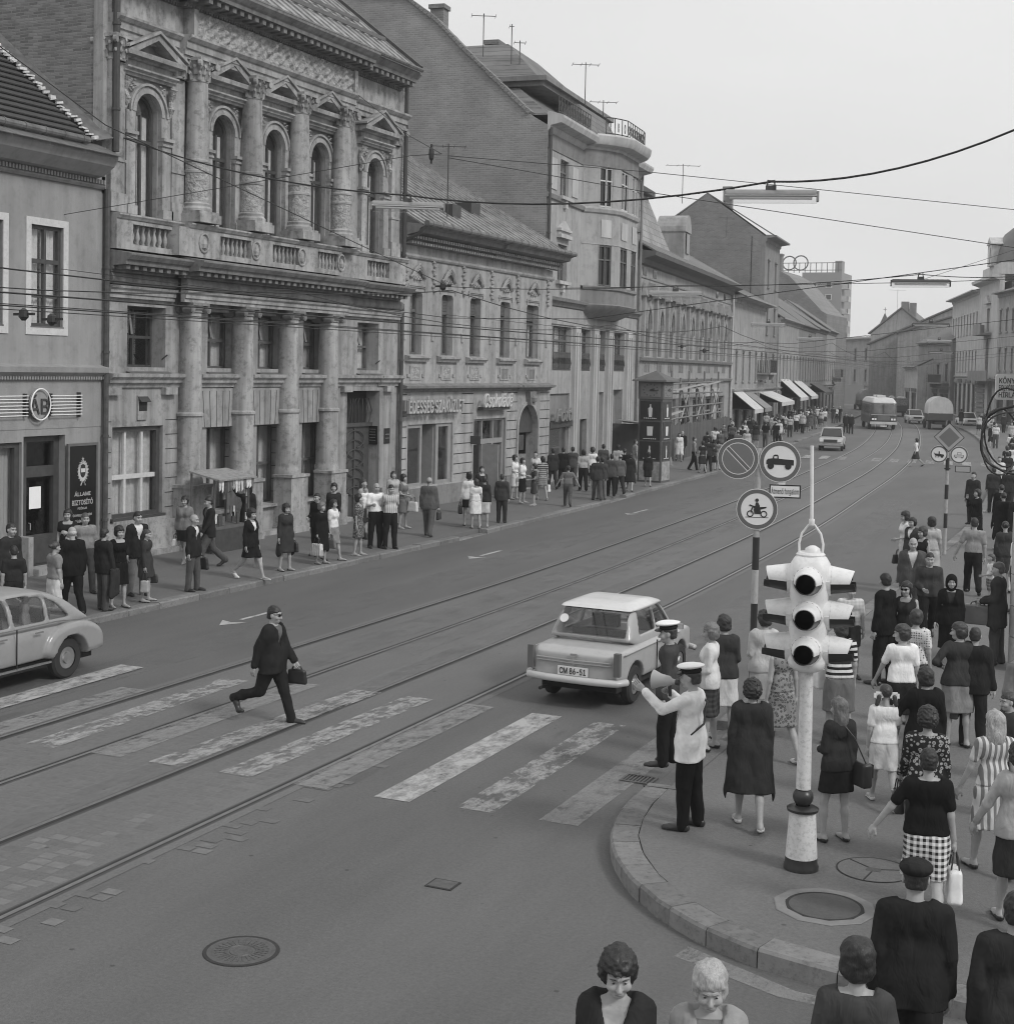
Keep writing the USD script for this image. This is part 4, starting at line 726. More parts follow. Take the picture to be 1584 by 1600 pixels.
A_ = obj('arch_door', MB().wall(zarch(53.3, .98, 2.4, 2.55, 18), -.3, -.22).ub(52.35, 53.4, -.3, -.2, 1.7, 2.3), M_wood, B3); obj('keystone', MB().wall(Polygon([(53.1, 3.5), (53.5, 3.5), (53.62, 4.05), (52.98, 4.05)]), 0, .22).lathe([(.001, 0), (.13, .05), (.15, .2), (.001, .32)], (53.3, -.24, 3.6), 8), M_b3d, B3)
obj('goods', MB().ub(52.5, 54.1, -.6, -.4, .3, 1.5), mat('goods_grey', 0.18, var=0.5, scale=7), B3)
obj('arch_reveal', MB().wall(zarch(53.3, 1.12, .14, 2.55, 20).difference(zarch(53.3, .98, 0, 2.55, 20)), 0, .05), M_b3, B3)
obj('ear_sign', MB().ub(48.02, 48.06, 0, .4, 2.15, 2.45), M_dark, B3)
t = thing('shop_sign', 'long neon sign of narrow capitals over the sweet shop windows', 'shop sign', mtx=FA)
obj('letters', on_front(word('ÉDESSÉG SZAKÜZLET', .42, .1, True, 4.2), 44.75, .22, 3.66), mat('neon_letters', 0.36, var=0.15, rough=0.4), t); obj('backing', MB().ub(42.55, 46.9, .06, .2, 3.46, 3.82), M_b3d, t)
t = thing('shop_sign', 'slanted neon script sign over the shop door with tall transom', 'shop sign', mtx=FA)
sc = word('Csokoládé', .5, .08, False, 2.5); v = np.array(sc.vertices); v[:, 0] += v[:, 1] * .3; sc = trimesh.Trimesh(v, sc.faces, process=False)
obj('letters', on_front(sc, 49.7, .3, 3.75), mat('neon_letters2', 0.5, var=0.15, rough=0.4), t); obj('backing', MB().ub(48.5, 50.9, .06, .28, 3.38, 3.5), M_dark, t)
# ================================================================== buildings farther along and at the end of the street
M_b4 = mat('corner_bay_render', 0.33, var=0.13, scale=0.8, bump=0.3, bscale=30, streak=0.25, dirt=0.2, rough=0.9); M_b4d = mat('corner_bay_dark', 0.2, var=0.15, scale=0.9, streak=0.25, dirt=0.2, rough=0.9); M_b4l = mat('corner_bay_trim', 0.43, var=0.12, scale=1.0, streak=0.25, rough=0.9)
M_slate = brick_mat('slate_roof', 0.15, 0.08, bw=0.42, rh=0.3, axis='y', var=0.2, ms=0.02); M_grey = mat('house_render_a', 0.3, var=0.15, scale=0.7, streak=0.3, dirt=0.2); M_greyd = mat('house_render_b', 0.21, var=0.15, scale=0.7, streak=0.3, dirt=0.2); M_pale = mat('house_render_c', 0.42, var=0.12, scale=0.7, streak=0.25, dirt=0.15)
M_roofd = mat('old_tiles', 0.12, var=0.3, scale=2.5, bump=0.5, bscale=8, dirt=0.2); M_pane = mat('dark_pane', 0.02, rough=0.12, var=0.2, scale=1)
M_brickC = brick_mat('far_brick', 0.16, 0.19, bw=0.3, rh=0.1, axis='x', var=0.15, ms=0.02)
FB = frame((-23.45, 55.7), (-24.9, 71.7))
B4 = thing('bay_house', 'four storey grey apartment house with round bay, slate roof and large blank brick gable', 'apartment house', mtx=FB)
LEN = 16.0; OPN = [(1.4, 4.15), (5.5, 7.3), (8.5, 9.9), (11.2, 13.6)]
def bay_off(u, c=8.9, w=3.5, dep=1.25):
 t = abs(u - c) / w
 return 0.0 if t >= 1 else dep * min(1.0, (1 - t ** 2.6) * 1.15)
holes = [zrect(a, b, 4.9, 6.8) for a, b in OPN] + [zrect(1.2, 4.1, .9, 3.9), zrect(5.5, 7.0, .14, 2.7), zrect(8.4, 9.8, .9, 3.9), zrect(11.0, 13.4, .14, 4.0)]
holes += [zrect(1.85, 3.2, 8.75, 10.3), zrect(2.0, 3.2, 12.35, 13.9), zrect(12.9, 14.1, 8.75, 10.3), zrect(12.9, 14.1, 12.35, 13.9)]
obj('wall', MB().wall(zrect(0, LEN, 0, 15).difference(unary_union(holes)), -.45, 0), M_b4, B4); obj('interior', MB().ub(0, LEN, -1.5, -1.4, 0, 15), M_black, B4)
def wrap(name, prof, u0=5.4, u1=12.4, n=26, m=M_b4, closed=None):
 """a profile (extra depth, z) carried round the bay"""
 us = np.linspace(u0, u1, n); pr = np.array(prof, float); k = len(pr); v = []
 for u in us: b = bay_off(u); v += [(u, -(b + p[0]), p[1]) for p in pr]
 f = []
 for i in range(n - 1):
  for j in range(k - 1): a = i * k + j; f += [(a, a + k, a + k + 1), (a, a + k + 1, a + 1)]
 return obj(name, MB().raw(v, f), m, B4, smooth=25)
us = np.linspace(5.4, 12.4, 29); bay = MB()
def bayseg(a, b, z0, z1, m, name, e=0.0, par=B4):
 w = np.linspace(a, b, 6); v = []
 for u in w: v += [(u, -bay_off(u) - e, z0), (u, -bay_off(u) - e, z1)]
 f = []
 for i in range(5): q = 2 * i; f += [(q, q + 2, q + 3), (q, q + 3, q + 1)]
 return obj(name, MB().raw(v, f), m, par, smooth=25)
wins = [(6.1, 6.75), (7.55, 8.75), (9.55, 10.7), (11.2, 11.75)]
for (z0, z1, blind) in ((8.75, 10.6, 0), (12.3, 14.1, 1)):
 e = 5.4
 for i, (a, b) in enumerate(wins):
  bayseg(e, a, z0, z1, M_b4, 'bay_pier'); w = bayseg(a, b, z0, z1, M_blind if (blind == 0 and i == 1) else M_pane, 'bay_window', -.12)
  fr = MB()
  for q in np.linspace(a, b, 3): fr.bar((q, -bay_off(q) + .05, z0), (q, -bay_off(q) + .05, z1), .07)
  for z in (z0 + .05, z0 + 1.2, z1 - .04): fr.bar((a, -bay_off(a) + .06, z), (b, -bay_off(b) + .06, z), .06)
  obj('frame', fr, M_white if blind else M_woodm, w); e = b
 bayseg(e, 12.4, z0, z1, M_b4, 'bay_pier')
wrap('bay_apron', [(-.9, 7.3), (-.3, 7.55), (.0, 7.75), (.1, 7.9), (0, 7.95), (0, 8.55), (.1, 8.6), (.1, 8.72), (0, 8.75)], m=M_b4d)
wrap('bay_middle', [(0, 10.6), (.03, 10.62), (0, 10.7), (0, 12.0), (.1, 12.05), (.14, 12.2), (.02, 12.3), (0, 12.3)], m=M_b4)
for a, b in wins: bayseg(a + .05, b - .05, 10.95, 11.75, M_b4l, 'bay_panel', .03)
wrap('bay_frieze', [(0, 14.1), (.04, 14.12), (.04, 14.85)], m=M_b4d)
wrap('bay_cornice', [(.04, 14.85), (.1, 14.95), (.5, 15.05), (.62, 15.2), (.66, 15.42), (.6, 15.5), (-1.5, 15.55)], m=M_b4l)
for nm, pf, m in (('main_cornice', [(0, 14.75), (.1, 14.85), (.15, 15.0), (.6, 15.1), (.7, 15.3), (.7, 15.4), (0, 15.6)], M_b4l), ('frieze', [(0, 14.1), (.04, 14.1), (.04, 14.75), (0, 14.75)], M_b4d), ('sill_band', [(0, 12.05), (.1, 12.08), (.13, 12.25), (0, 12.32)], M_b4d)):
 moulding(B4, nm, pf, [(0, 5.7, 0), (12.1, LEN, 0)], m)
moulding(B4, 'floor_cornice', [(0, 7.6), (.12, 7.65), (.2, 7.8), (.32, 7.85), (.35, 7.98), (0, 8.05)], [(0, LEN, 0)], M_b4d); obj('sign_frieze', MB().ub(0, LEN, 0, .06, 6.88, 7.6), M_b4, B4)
for u in (4.3, 7.4, 10.0, 13.7): obj('pilaster', MB().ub(u + .05, u + .9, 0, .16, .12, 6.86).ub(u + .2, u + .32, .16, .22, .12, 6.6).ub(u + .65, u + .77, .16, .22, .12, 6.6), M_b4l, B4)
for a, b in OPN:
 w = window(B4, a, b, 4.9, 6.8, -.3, 3, [6.2], M_woodm, cur=[(.1, .9)]); r = MB().bar((a, .02, 5.65), (b, .02, 5.65), .04).bar((a, .02, 4.95), (b, .02, 4.95), .04)
 n = int((b - a) / .13)
 for k in range(n): x = a + (b - a) * (k + .5) / n; r.tube([(x - .05, .02, 4.95), (x + .06, -.02, 5.2), (x - .06, -.02, 5.45), (x + .04, .02, 5.7)], .016, 4)
 obj('railing', r, M_dark, w)
for a in (1.85, 2.0, 12.9):
 for z0, z1 in ((8.75, 10.3), (12.35, 13.9)):
  if a == 1.85 and z0 > 9 or a == 2.0 and z0 < 9: continue
  w = window(B4, a, a + 1.25, z0, z1, -.2, 2, [z1 - .5], M_woodm, cur=[(.5, 1)]); c = a + .62
  if z0 < 9: obj('hood', MB().ub(c - .85, c + .85, 0, .22, 10.55, 10.7).wall(Polygon([(c - .8, 10.95), (c + .8, 10.95), (c, 11.3)]), 0, .14).ub(c - .85, c + .85, 0, .2, 10.85, 10.95).ub(c - .8, c + .8, 0, .1, 10.7, 10.85), M_b4l, w)
  obj('sill', MB().ub(c - .85, c + .85, 0, .2, z0 - .16, z0 - .02).ub(c - .15, c + .15, 0, .14, z0 - .5, z0 - .16), M_b4l, w)
for a, b in ((.4, 1.5), (3.6, 4.7), (5.3, 5.9)): obj('wall_panel', MB().ub(a + .1, b - .1, 0, .04, 12.5, 13.8), M_b4l, B4)
S = obj('shop_window', MB().wall(zrect(1.2, 4.1, .9, 3.9).difference(zrect(1.3, 4.0, 1.0, 2.4)), -.2, -.1), M_b4d, B4); obj('pane', MB().ub(1.3, 4.0, -.16, -.15, 1.0, 2.4), M_glass, S); obj('fascia', MB().ub(1.0, 4.3, -.1, .12, 2.45, 2.7), M_dark, S)
obj('shop_door', MB().ub(5.5, 7.0, -.3, -.22, .14, 2.7), M_wood, B4); obj('shop_window', MB().ub(8.4, 9.8, -.25, -.15, .9, 3.9), M_b4d, B4); obj('gateway', MB().ub(11.0, 13.4, -.4, -.35, .14, 4.0), M_greyd, B4)
t = thing('shop_sign', 'slanted script sign above the shop window under the round bay', 'shop sign', mtx=FB)
sc = word('Fotó', .55, .08, False, 2.2); v = np.array(sc.vertices); v[:, 0] += v[:, 1] * .3; obj('letters', on_front(trimesh.Trimesh(v, sc.faces, process=False), 2.6, .2, 3.0), mat('neon_letters3', 0.2, var=0.15, rough=0.4), t); obj('bar', MB().ub(1.3, 3.9, .02, .2, 2.68, 2.75), M_dark, t)
gp = [(-9.5, 20.9), (-8.7, 20.8), (-6.5, 20.6), (-5.0, 19.5), (-3.75, 18.25), (-2.2, 16.8), (-.75, 15.45), (-.15, 15.1), (0.02, 15.0), (0.02, 0), (-9.5, 0)]
g = trimesh.creation.extrude_polygon(Polygon(gp), .4, engine='earcut'); v = g.vertices
obj('blank_gable', MB().raw(np.stack([v[:, 2] - .02, -v[:, 0], v[:, 1]], 1), g.faces), M_brickB, B4)
cp = MB(); rr = random.Random(2)
for (d0, z0), (d1, z1) in zip(gp[1:6], gp[2:7]):
 n = int(math.hypot(d1 - d0, z1 - z0) / .22)
 for k in range(n): a = k / n; b = (k + .92) / n; cp.bar((.2, -(d0 + (d1 - d0) * a), z0 + (z1 - z0) * a + .06), (.2, -(d0 + (d1 - d0) * b), z0 + (z1 - z0) * b + .06), .62, .14 + rr.uniform(-.03, .03))
obj('gable_coping', cp, M_brickC, B4, kind='stuff')
obj('back', MB().box(.4, LEN, 9.1, 9.5, 0, 18).box(LEN - .4, LEN, .5, 9.1, 0, 16), M_brickC, B4)
# roof: mansard pavilion with flared cornice and hipped slate top
def hip(x0, x1, y0, y1, z0, X0, X1, Y0, Y1, z1):
 return MB().raw([(x0, y0, z0), (x1, y0, z0), (x1, y1, z0), (x0, y1, z0), (X0, Y0, z1), (X1, Y0, z1), (X1, Y1, z1), (X0, Y1, z1)], _boxf)
roof = obj('roof', hip(.4, LEN, .1, 9, 15.5, 2.2, LEN - 1, 2.0, 8, 17.0), M_slate, B4)
obj('upper_roof', hip(2.4, 12.6, 1.2, 8.5, 17.45, 5.2, 9.6, 3.6, 6, 19.6), M_slate, roof); obj('roof_cornice', MB().box(2.1, 12.9, .9, 8.6, 17.05, 17.25).box(1.9, 13.1, .7, 8.7, 17.25, 17.45), M_b4d, roof)
obj('dormer', hip(5.6, 12.2, -.2, 3, 15.5, 6.6, 11.2, .6, 3, 17.05), M_slate, roof)
obj('chimney', MB().box(1.0, 1.6, 5.1, 5.7, 18.6, 20.4).box(.93, 1.67, 5.03, 5.77, 20.3, 20.48), M_brickC, roof); obj('chimney', MB().box(6.6, 7.4, 4.6, 5.2, 18.6, 20.1).box(6.53, 7.47, 4.53, 5.27, 19.95, 20.15), M_brickC, roof)
r = MB()
def bay_rail(us, e, z0, z1):
 P = [(u, -bay_off(u) - e) for u in us]
 for (x, y) in P: r.tube([(x, y, z0), (x, y, z1)], .02, 4)
 for z in (z0 + .1, z1): r.tube([(x, y, z) for x, y in P], .025, 4)
 for a, b in zip(P[:-1], P[1:]): r.tube([((a[0] + b[0]) / 2 + .1 * math.cos(t), (a[1] + b[1]) / 2, (z0 + z1) / 2 + .22 * math.sin(t)) for t in np.linspace(0, 6.2, 7)], .014, 4)
bay_rail(np.linspace(.6, 5.4, 13), .3, 15.55, 16.3); bay_rail(np.linspace(6, 11.9, 15), .3, 15.5, 16.3)
obj('roof_railing', r, M_dark, B4)
downpipe(B4, .08, .14, 9.6, 14.9, .07, M_dark); downpipe(B4, LEN - .1, .14, .2, 15, .07, M_greyd)

# ---------------------------------------------------------------- gothic two storey house behind scaffolding
FC = frame((-24.9, 71.8), (-28.6, 103)); LC = 31.4
B5 = thing('gothic_house', 'long two storey house with pointed windows and jagged gable hoods, shop floor under repair', 'house', mtx=FC)
gw = [2.6 + 3.25 * k for k in range(9)]
def pointed(c, hw, z0, z1): return Polygon([(c - hw, z0), (c + hw, z0), (c + hw, z1 - hw * 1.6), (c + hw * .7, z1 - hw * .7), (c, z1), (c - hw * .7, z1 - hw * .7), (c - hw, z1 - hw * 1.6)])
shop = [zrect(3.0 + 4.6 * k, 6.4 + 4.6 * k, .5, 3.3) for k in range(6)]
obj('wall', MB().wall(zrect(0, LC, 0, 10.7).difference(unary_union([pointed(c, .5, 5.75, 8.3) for c in gw] + shop)), -.5, 0), M_grey, B5); obj('interior', MB().ub(0, LC, -1.6, -1.5, 0, 10.5), M_black, B5)
for c in gw:
 w = window(B5, c - .47, c + .47, 5.75, 7.6, -.25, 2, [7.3], M_wood, name='window'); obj('hood', MB().wall(pointed(c, .78, 7.2, 8.75).difference(pointed(c, .58, 7.0, 8.45)), 0, .12), M_grey, w)
 obj('blind_arcade', MB().wall(unary_union([zarch(c + s * .5, .17, 4.9, 5.2) for s in (-1, 0, 1)]), 0, .03), M_greyd, w)
for k in range(10): c = gw[0] - 1.62 + 3.25 * k; obj('buttress', MB().ub(c - .14, c + .14, 0, .2, 5.65, 9.0).raw([(c - .3, -.3, 8.9), (c + .3, -.3, 8.9), (c + .3, 0, 8.9), (c - .3, 0, 8.9), (c, -.1, 9.75)], [[0, 1, 4], [1, 2, 4], [2, 3, 4], [3, 0, 4]]), M_grey, B5)
for c in gw: obj('gable_hood', MB().raw([(c - 1.2, -.4, 8.95), (c + 1.2, -.4, 8.95), (c + 1.2, 0, 9.05), (c - 1.2, 0, 9.05), (c, -.35, 9.6), (c, 0, 9.7)], [[0, 1, 4], [1, 2, 5], [1, 5, 4], [3, 0, 4], [3, 4, 5], [0, 3, 2], [0, 2, 1]]), M_greyd, B5)
moulding(B5, 'string_course', [(0, 5.45), (.2, 5.5), (.26, 5.66), (0, 5.7)], [(0, LC, 0)], M_greyd); moulding(B5, 'lower_course', [(0, 4.3), (.2, 4.36), (.25, 4.5), (0, 4.55)], [(3.5, LC, 0)], M_greyd)
moulding(B5, 'eave', [(0, 10.5), (.2, 10.55), (.3, 10.8), (.85, 10.95), (.9, 11.15), (0, 11.25)], [(0, LC, 0)], mat('eave_dark', 0.1, var=0.2)); moulding(B5, 'attic_band', [(0, 9.85), (.06, 9.85), (.08, 9.95), (0, 9.98)], [(0, LC, 0)], M_grey)
for u in (1.0, 3.6, 24.5, 27.8): obj('attic_window', MB().ub(u, u + .8, 0, .03, 10.0, 10.42), M_pane, B5)
for k in range(6): a = 3.0 + 4.6 * k; obj('shop_opening', MB().wall(zrect(a, a + 3.4, .5, 3.3).difference(zrect(a + .12, a + 3.28, .62, 3.15)), -.3, -.18).ub(a + 1.6, a + 1.7, -.3, -.2, .6, 3.2).ub(a, a + 3.4, -.3, -.2, 2.3, 2.4), M_greyd, B5)
obj('bare_lintel', MB().ub(3.6, 26.0, 0, .06, 3.35, 3.9), M_pale, B5)
roof = obj('roof', MB().plate((0, -.85, 11.2), (LC, -.85, 11.2), (LC, 4.5, 14.2), (0, 4.5, 14.2), .08).plate((0, 4.5, 14.2), (LC, 4.5, 14.2), (LC, 10, 11.5), (0, 10, 11.5), .08), M_slate, B5)
obj('mansard', hip(.1, 12.5, .5, 6, 11.3, .1, 10.3, 1.9, 5, 15.2), brick_mat('pale_slate', 0.26, 0.14, bw=0.5, rh=0.4, axis='y', var=0.15, ms=0.02), roof); obj('mansard_cap', MB().box(0, 10.8, 1.5, 5.2, 15.2, 15.5), M_dark, roof)
obj('dormer', MB().box(14.0, 15.8, .3, 3, 11.6, 13.6).wall(zarch(14.9, .95, 13.5, 13.6), -2, -.2), M_grey, roof); obj('dormer_pane', MB().box(14.4, 15.4, .22, .3, 12.2, 13.4), M_pane, roof)
obj('side', MB().box(0, .3, .5, 9.5, 0, 11.2).box(LC - .3, LC, .5, 9.5, 0, 11.2).box(.3, LC - .3, 9.3, 9.6, 0, 11.2), M_brickC, B5)
downpipe(B5, LC - .1, .16, .2, 10.6, .08, mat('pale_pipe', 0.4, var=0.2))

def house(label, p0, p1, h, nwin, floors, roof_h, depth=9.0, m=None, mr=None, shop=3.6, group=None, name='street_house', balcony=None, side_m=None, ww=.9, fh=None, pitch_both=True, chim=0, seed=0, surround=None, cat='house', eave=.5, band=True):
 m = m or M_grey; mr = mr or M_roofd; Fr = frame(p0, p1); Ln = math.hypot(p1[0] - p0[0], p1[1] - p0[1]); rs_ = random.Random(seed)
 B = thing(name, label, cat, mtx=Fr, group=group); fl = floors; fh = fh or (h - shop - .9) / max(fl, 1); holes = []; st = Ln / nwin
 for f in range(fl):
  for k in range(nwin): c = st * (k + .5); z = shop + .75 + fh * f; holes.append((c - ww / 2, c + ww / 2, z, z + min(fh * .66, 2.1)))
 nsh = max(1, int(Ln / 4)); sh = [(Ln / nsh * (k + .15), Ln / nsh * (k + .85), .3, shop - .8) for k in range(nsh)]
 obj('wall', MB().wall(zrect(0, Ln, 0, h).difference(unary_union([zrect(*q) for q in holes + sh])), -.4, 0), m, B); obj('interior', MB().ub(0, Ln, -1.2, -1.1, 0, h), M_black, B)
 for q in holes:
  w = obj('window', MB().wall(zrect(*q).difference(zrect(q[0] + .08, q[1] - .08, q[2] + .08, q[3] - .08)), -.25, -.18).ub((q[0] + q[1]) / 2 - .04, (q[0] + q[1]) / 2 + .04, -.25, -.18, q[2] + .08, q[3] - .08).ub(q[0] + .08, q[1] - .08, -.24, -.17, q[3] - .62, q[3] - .54), surround or M_woodm, B)
  obj('pane', MB().ub(q[0] + .08, q[1] - .08, -.24, -.23, q[2] + .08, q[3] - .08), M_pane, w); obj('hood', MB().ub(q[0] - .15, q[1] + .15, 0, .14, q[3] + .12, q[3] + .26).ub(q[0] - .12, q[1] + .12, 0, .12, q[2] - .14, q[2]), m, w)
 for q in sh: w = obj('shop_window', MB().wall(zrect(*q).difference(zrect(q[0] + .12, q[1] - .12, q[2] + .3, q[3] - .1)), -.2, -.1), M_wood, B); obj('pane', MB().ub(q[0] + .1, q[1] - .1, -.18, -.17, q[2] + .28, q[3] - .08), M_pane, w); obj('fascia', MB().ub(q[0] - .1, q[1] + .1, 0, .1, q[3] + .1, q[3] + .55), M_greyd if rs_.random() < .6 else M_dark, w)
 if band: moulding(B, 'string_course', [(0, shop - .05), (.14, shop), (.18, shop + .12), (0, shop + .16)], [(0, Ln, 0)], m)
 moulding(B, 'eave', [(0, h - .45), (.1, h - .4), (.14, h - .15), (eave, h - .05), (eave, h + .08), (0, h + .12)], [(0, Ln, 0)], m)
 obj('sides', MB().box(0, .3, .4, depth, 0, h).box(Ln - .3, Ln, .4, depth, 0, h).box(.3, Ln - .3, depth - .3, depth, 0, h), side_m or m, B)
 g = MB()
 for a in (.0, Ln - .3): g.raw([(a, .0, h), (a + .3, .0, h), (a + .3, depth, h), (a, depth, h), (a, depth / 2, h + roof_h), (a + .3, depth / 2, h + roof_h)], [[0, 1, 5], [0, 5, 4], [2, 3, 4], [2, 4, 5], [0, 4, 3], [1, 2, 5]])
 obj('gable', g, side_m or m, B)
 r = obj('roof', MB().plate((0, -eave, h - .0), (Ln, -eave, h - .0), (Ln, depth / 2, h + roof_h + .12), (0, depth / 2, h + roof_h + .12), .1).plate((0, depth / 2, h + roof_h + .12), (Ln, depth / 2, h + roof_h + .12), (Ln, depth + .4, h), (0, depth + .4, h), .1), mr, B)
 for k in range(chim): u = Ln * (k + .6) / (chim + .2); y = depth / 2 + rs_.uniform(-1.4, .5); obj('chimney', MB().box(u, u + .9, y, y + .7, h + roof_h * .4, h + roof_h + 1.1).box(u - .08, u + .98, y - .08, y + .78, h + roof_h + .9, h + roof_h + 1.12), M_brickC, r)
 if balcony:
  a, b, z = balcony; q = MB().ub(a, b, 0, 1.1, z - .15, z).ub(a + .2, a + .4, 0, .9, z - .6, z - .15).ub(b - .4, b - .2, 0, .9, z - .6, z - .15); o = obj('balcony', q, m, B); ra = MB()
  for u in np.arange(a, b + .01, .14): ra.bar((u, -1.08, z), (u, -1.08, z + 1.0), .05)
  for y in np.arange(.1, 1.08, .14): ra.bar((a, -y, z), (a, -y, z + 1.0), .05)
  ra.bar((a, -1.08, z + 1.0), (b, -1.08, z + 1.0), .08); obj('railing', ra, M_dark, o, kind='stuff')
 return B, Fr
hs = house
hs('narrow two storey house with tall paired windows and a heavy corner balcony, past the scaffolding', (-28.4, 103.1), (-30.3, 119.8), 10.5, 5, 1, 2.6, m=M_grey, balcony=(12.6, 16.4, 5.0), fh=4.4, chim=0, seed=1, eave=.9)
Bc, Fc = hs('tall narrow house with big brick gable wall facing the camera and a bracketed eave', (-30.6, 120.2), (-31.4, 128.5), 16.4, 2, 3, 3.6, depth=10, m=M_greyd, side_m=M_brickC, seed=2, eave=.9, chim=1)
hs('low house with round topped windows under the long tiled roof, beyond the tall brick gable', (-31.3, 128.7), (-33.3, 145.5), 9.9, 6, 1, 4.2, depth=12, m=M_grey, mr=M_roofd, seed=3, chim=2)
hs('grey house with light dentils under its eave, beside the slanting shop awnings', (-33.3, 145.6), (-35.3, 162), 9.9, 6, 1, 4.4, depth=12, m=M_greyd, seed=4, chim=2)
hs('dark fronted house with tall narrow windows above dark awnings', (-35.3, 162.1), (-37.0, 176), 10.1, 6, 1, 4.0, depth=12, m=M_greyd, seed=5, chim=1)
hs('last house of the left row with the corner balcony', (-37.0, 176.1), (-38.9, 191), 10.3, 5, 1, 3.6, depth=10, m=M_grey, balcony=(10.2, 14.2, 4.6), seed=6)
# taller house standing behind the left row, gable to the camera
t = thing('rear_house', 'taller house with brick gable and row of chimneys rising behind the left roofs', 'house', loc=(-50, 200, 0)); gp = Polygon([(-8, 0), (7.9, 0), (7.9, 13.2), (7.2, 13.6), (2.6, 18.4), (.8, 19.4), (-4, 19.4), (-8, 16)])
g = trimesh.creation.extrude_polygon(gp, 14, engine='earcut'); v = g.vertices; obj('walls', MB().raw(np.stack([v[:, 0], 14 - v[:, 2], v[:, 1]], 1), g.faces), M_brickC, t)
for x, w_, z in ((-3.6, .9, 20.4), (-2.2, 1.2, 21.0), (.1, 2.4, 21.3), (-6.4, .8, 18.4)): obj('chimney', MB().box(x - w_ / 2, x + w_ / 2, .5, 1.6, 14, z).box(x - w_ / 2 - .1, x + w_ / 2 + .1, .4, 1.7, z, z + .25), M_brickC, t)
# tower block with roof sign
M_tow = mat('tower_render', 0.2, var=0.08, scale=0.3)
t = thing('tower_block', 'distant ten storey tower block with small windows, side balconies and roof sign frame', 'tower block', loc=(-73, 340, 0))
obj('body', MB().box(-4.6, 4.6, 0, 12, 0, 28.6).box(-12, -4.6, 1.5, 12, 0, 26.5), M_tow, t)
for f in range(9):
 z = 2.2 + f * 2.85
 for x in (-1.8, 1.7) if f else (): w = obj('window', MB().box(x - .75, x + .75, -.06, 0, z, z + 1.4), M_white, t); obj('pane', MB().box(x - .55, x + .55, -.1, -.05, z + .15, z + 1.25), M_pane, w)
 b = obj('balcony', MB().box(4.6, 6.2, .4, 3.4, z - .3, z - .1).box(6.05, 6.2, .4, 3.4, z - .1, z + .9).box(4.6, 6.2, .4, .5, z - .1, z + .9), M_pale, t)
fr = MB()
for x in np.arange(-12, 4.5, 1.3): fr.bar((x, 1, 28.6), (x, 1, 31.0), .14)
for z in (29.2, 30.9): fr.bar((-12, 1, z), (4.4, 1, z), .14)
for cx_, r_ in ((-5.2, 1.7), (-7.9, 1.6)): fr.tube([(cx_ + r_ * math.cos(a), .8, 30.9 + r_ * math.sin(a)) for a in np.linspace(0, 2 * PI, 17)], .16, 5)
obj('roof_sign', fr, M_dark, t); obj('stair_head', MB().box(2.6, 4.2, 2, 5, 28.6, 31.4), M_tow, t)
# across the end of the street
hs('long flat fronted block with rows of balconies closing the street at its far end', (-66, 292), (-47, 262), 11.5, 7, 2, .6, depth=10, m=M_greyd, shop=3, seed=8)
mtx_ = (-75, 300); hs('low distant terrace behind the end of the tram street', (-64, 285), (-44, 303), 10.5, 8, 2, 1.2, depth=10, m=M_greyd, seed=9)
M_wallf = mat('far_wall', 0.2, var=0.1, scale=0.5)
t = thing('park_wall', 'low pale wall across the end of the street', 'wall'); obj('wall', MB().box(-75, -46, 250, 251, 0, 3.2), M_wallf, t)
t = thing('church_spire', 'dark pointed church spire with a cross, far beyond the street end', 'church', loc=(-56.9, 330, 0))
obj('tower', MB().box(-2.2, 2.2, 0, 4.4, 0, 13.3), M_grey, t); obj('spire', MB().raw([(-2.1, 0, 13.3), (2.1, 0, 13.3), (2.1, 4.2, 13.3), (-2.1, 4.2, 13.3), (0, 2.1, 19.0)], [[0, 1, 4], [1, 2, 4], [2, 3, 4], [3, 0, 4]]), M_dark, t); obj('cross', MB().box(-.05, .05, 2.05, 2.15, 19, 20.2).box(-.35, .35, 2.05, 2.15, 19.6, 19.7), M_dark, t)
def gabled(label, x, y, hw, zl, zr, zp, m, mr, dep=12, rotz=0.0, xp=0.0, name='gabled_house', wins=(), seed=0, over=.4):
 """house with its gable to the camera; zl, zr eave heights, zp ridge height at xp"""
 t = thing(name, label, 'house', loc=(x, y, 0), rotz=rotz); g = trimesh.creation.extrude_polygon(Polygon([(-hw, 0), (hw, 0), (hw, zr), (xp, zp), (-hw, zl)]), dep, engine='earcut'); v = g.vertices
 obj('walls', MB().raw(np.stack([v[:, 0], dep - v[:, 2], v[:, 1]], 1), g.faces), m, t)
 obj('roof', MB().plate((-hw - over, -.3, zl - .1), (xp, -.3, zp + .12), (xp, dep, zp + .12), (-hw - over, dep, zl - .1), -.2).plate((xp, -.3, zp + .12), (hw + over, -.3, zr - .1), (hw + over, dep, zr - .1), (xp, dep, zp + .12), -.2), mr, t)
 for (a, b, z0, z1) in wins: w = obj('window', MB().box(a, b, -.05, .0, z0, z1), M_woodm, t); obj('pane', MB().box(a + .1, b - .1, -.08, -.04, z0 + .1, z1 - .1), M_pane, w)
 return t
def px_at(px, y): r = ray(px, 600); return y * r[0] / r[1]
q = gabled('pale gabled house with twin chimneys rising behind the mid-street roofs', px_at(1405, 250), 250, 5.0, 12.0, 12.0, 16.2, M_grey, M_roofd)
obj('chimney', MB().box(-.2, 1.0, .3, 1.3, 15.0, 17.4).box(1.2, 2.2, .3, 1.3, 14.6, 17.2), M_brickC, q)
gabled('two storey house with broad blank firewall and long dark roof slope, right of the bus', px_at(1424, 218), 218, 6.2, 9.5, 10.5, 15.0, M_grey, M_roofd, xp=6.0, dep=14)
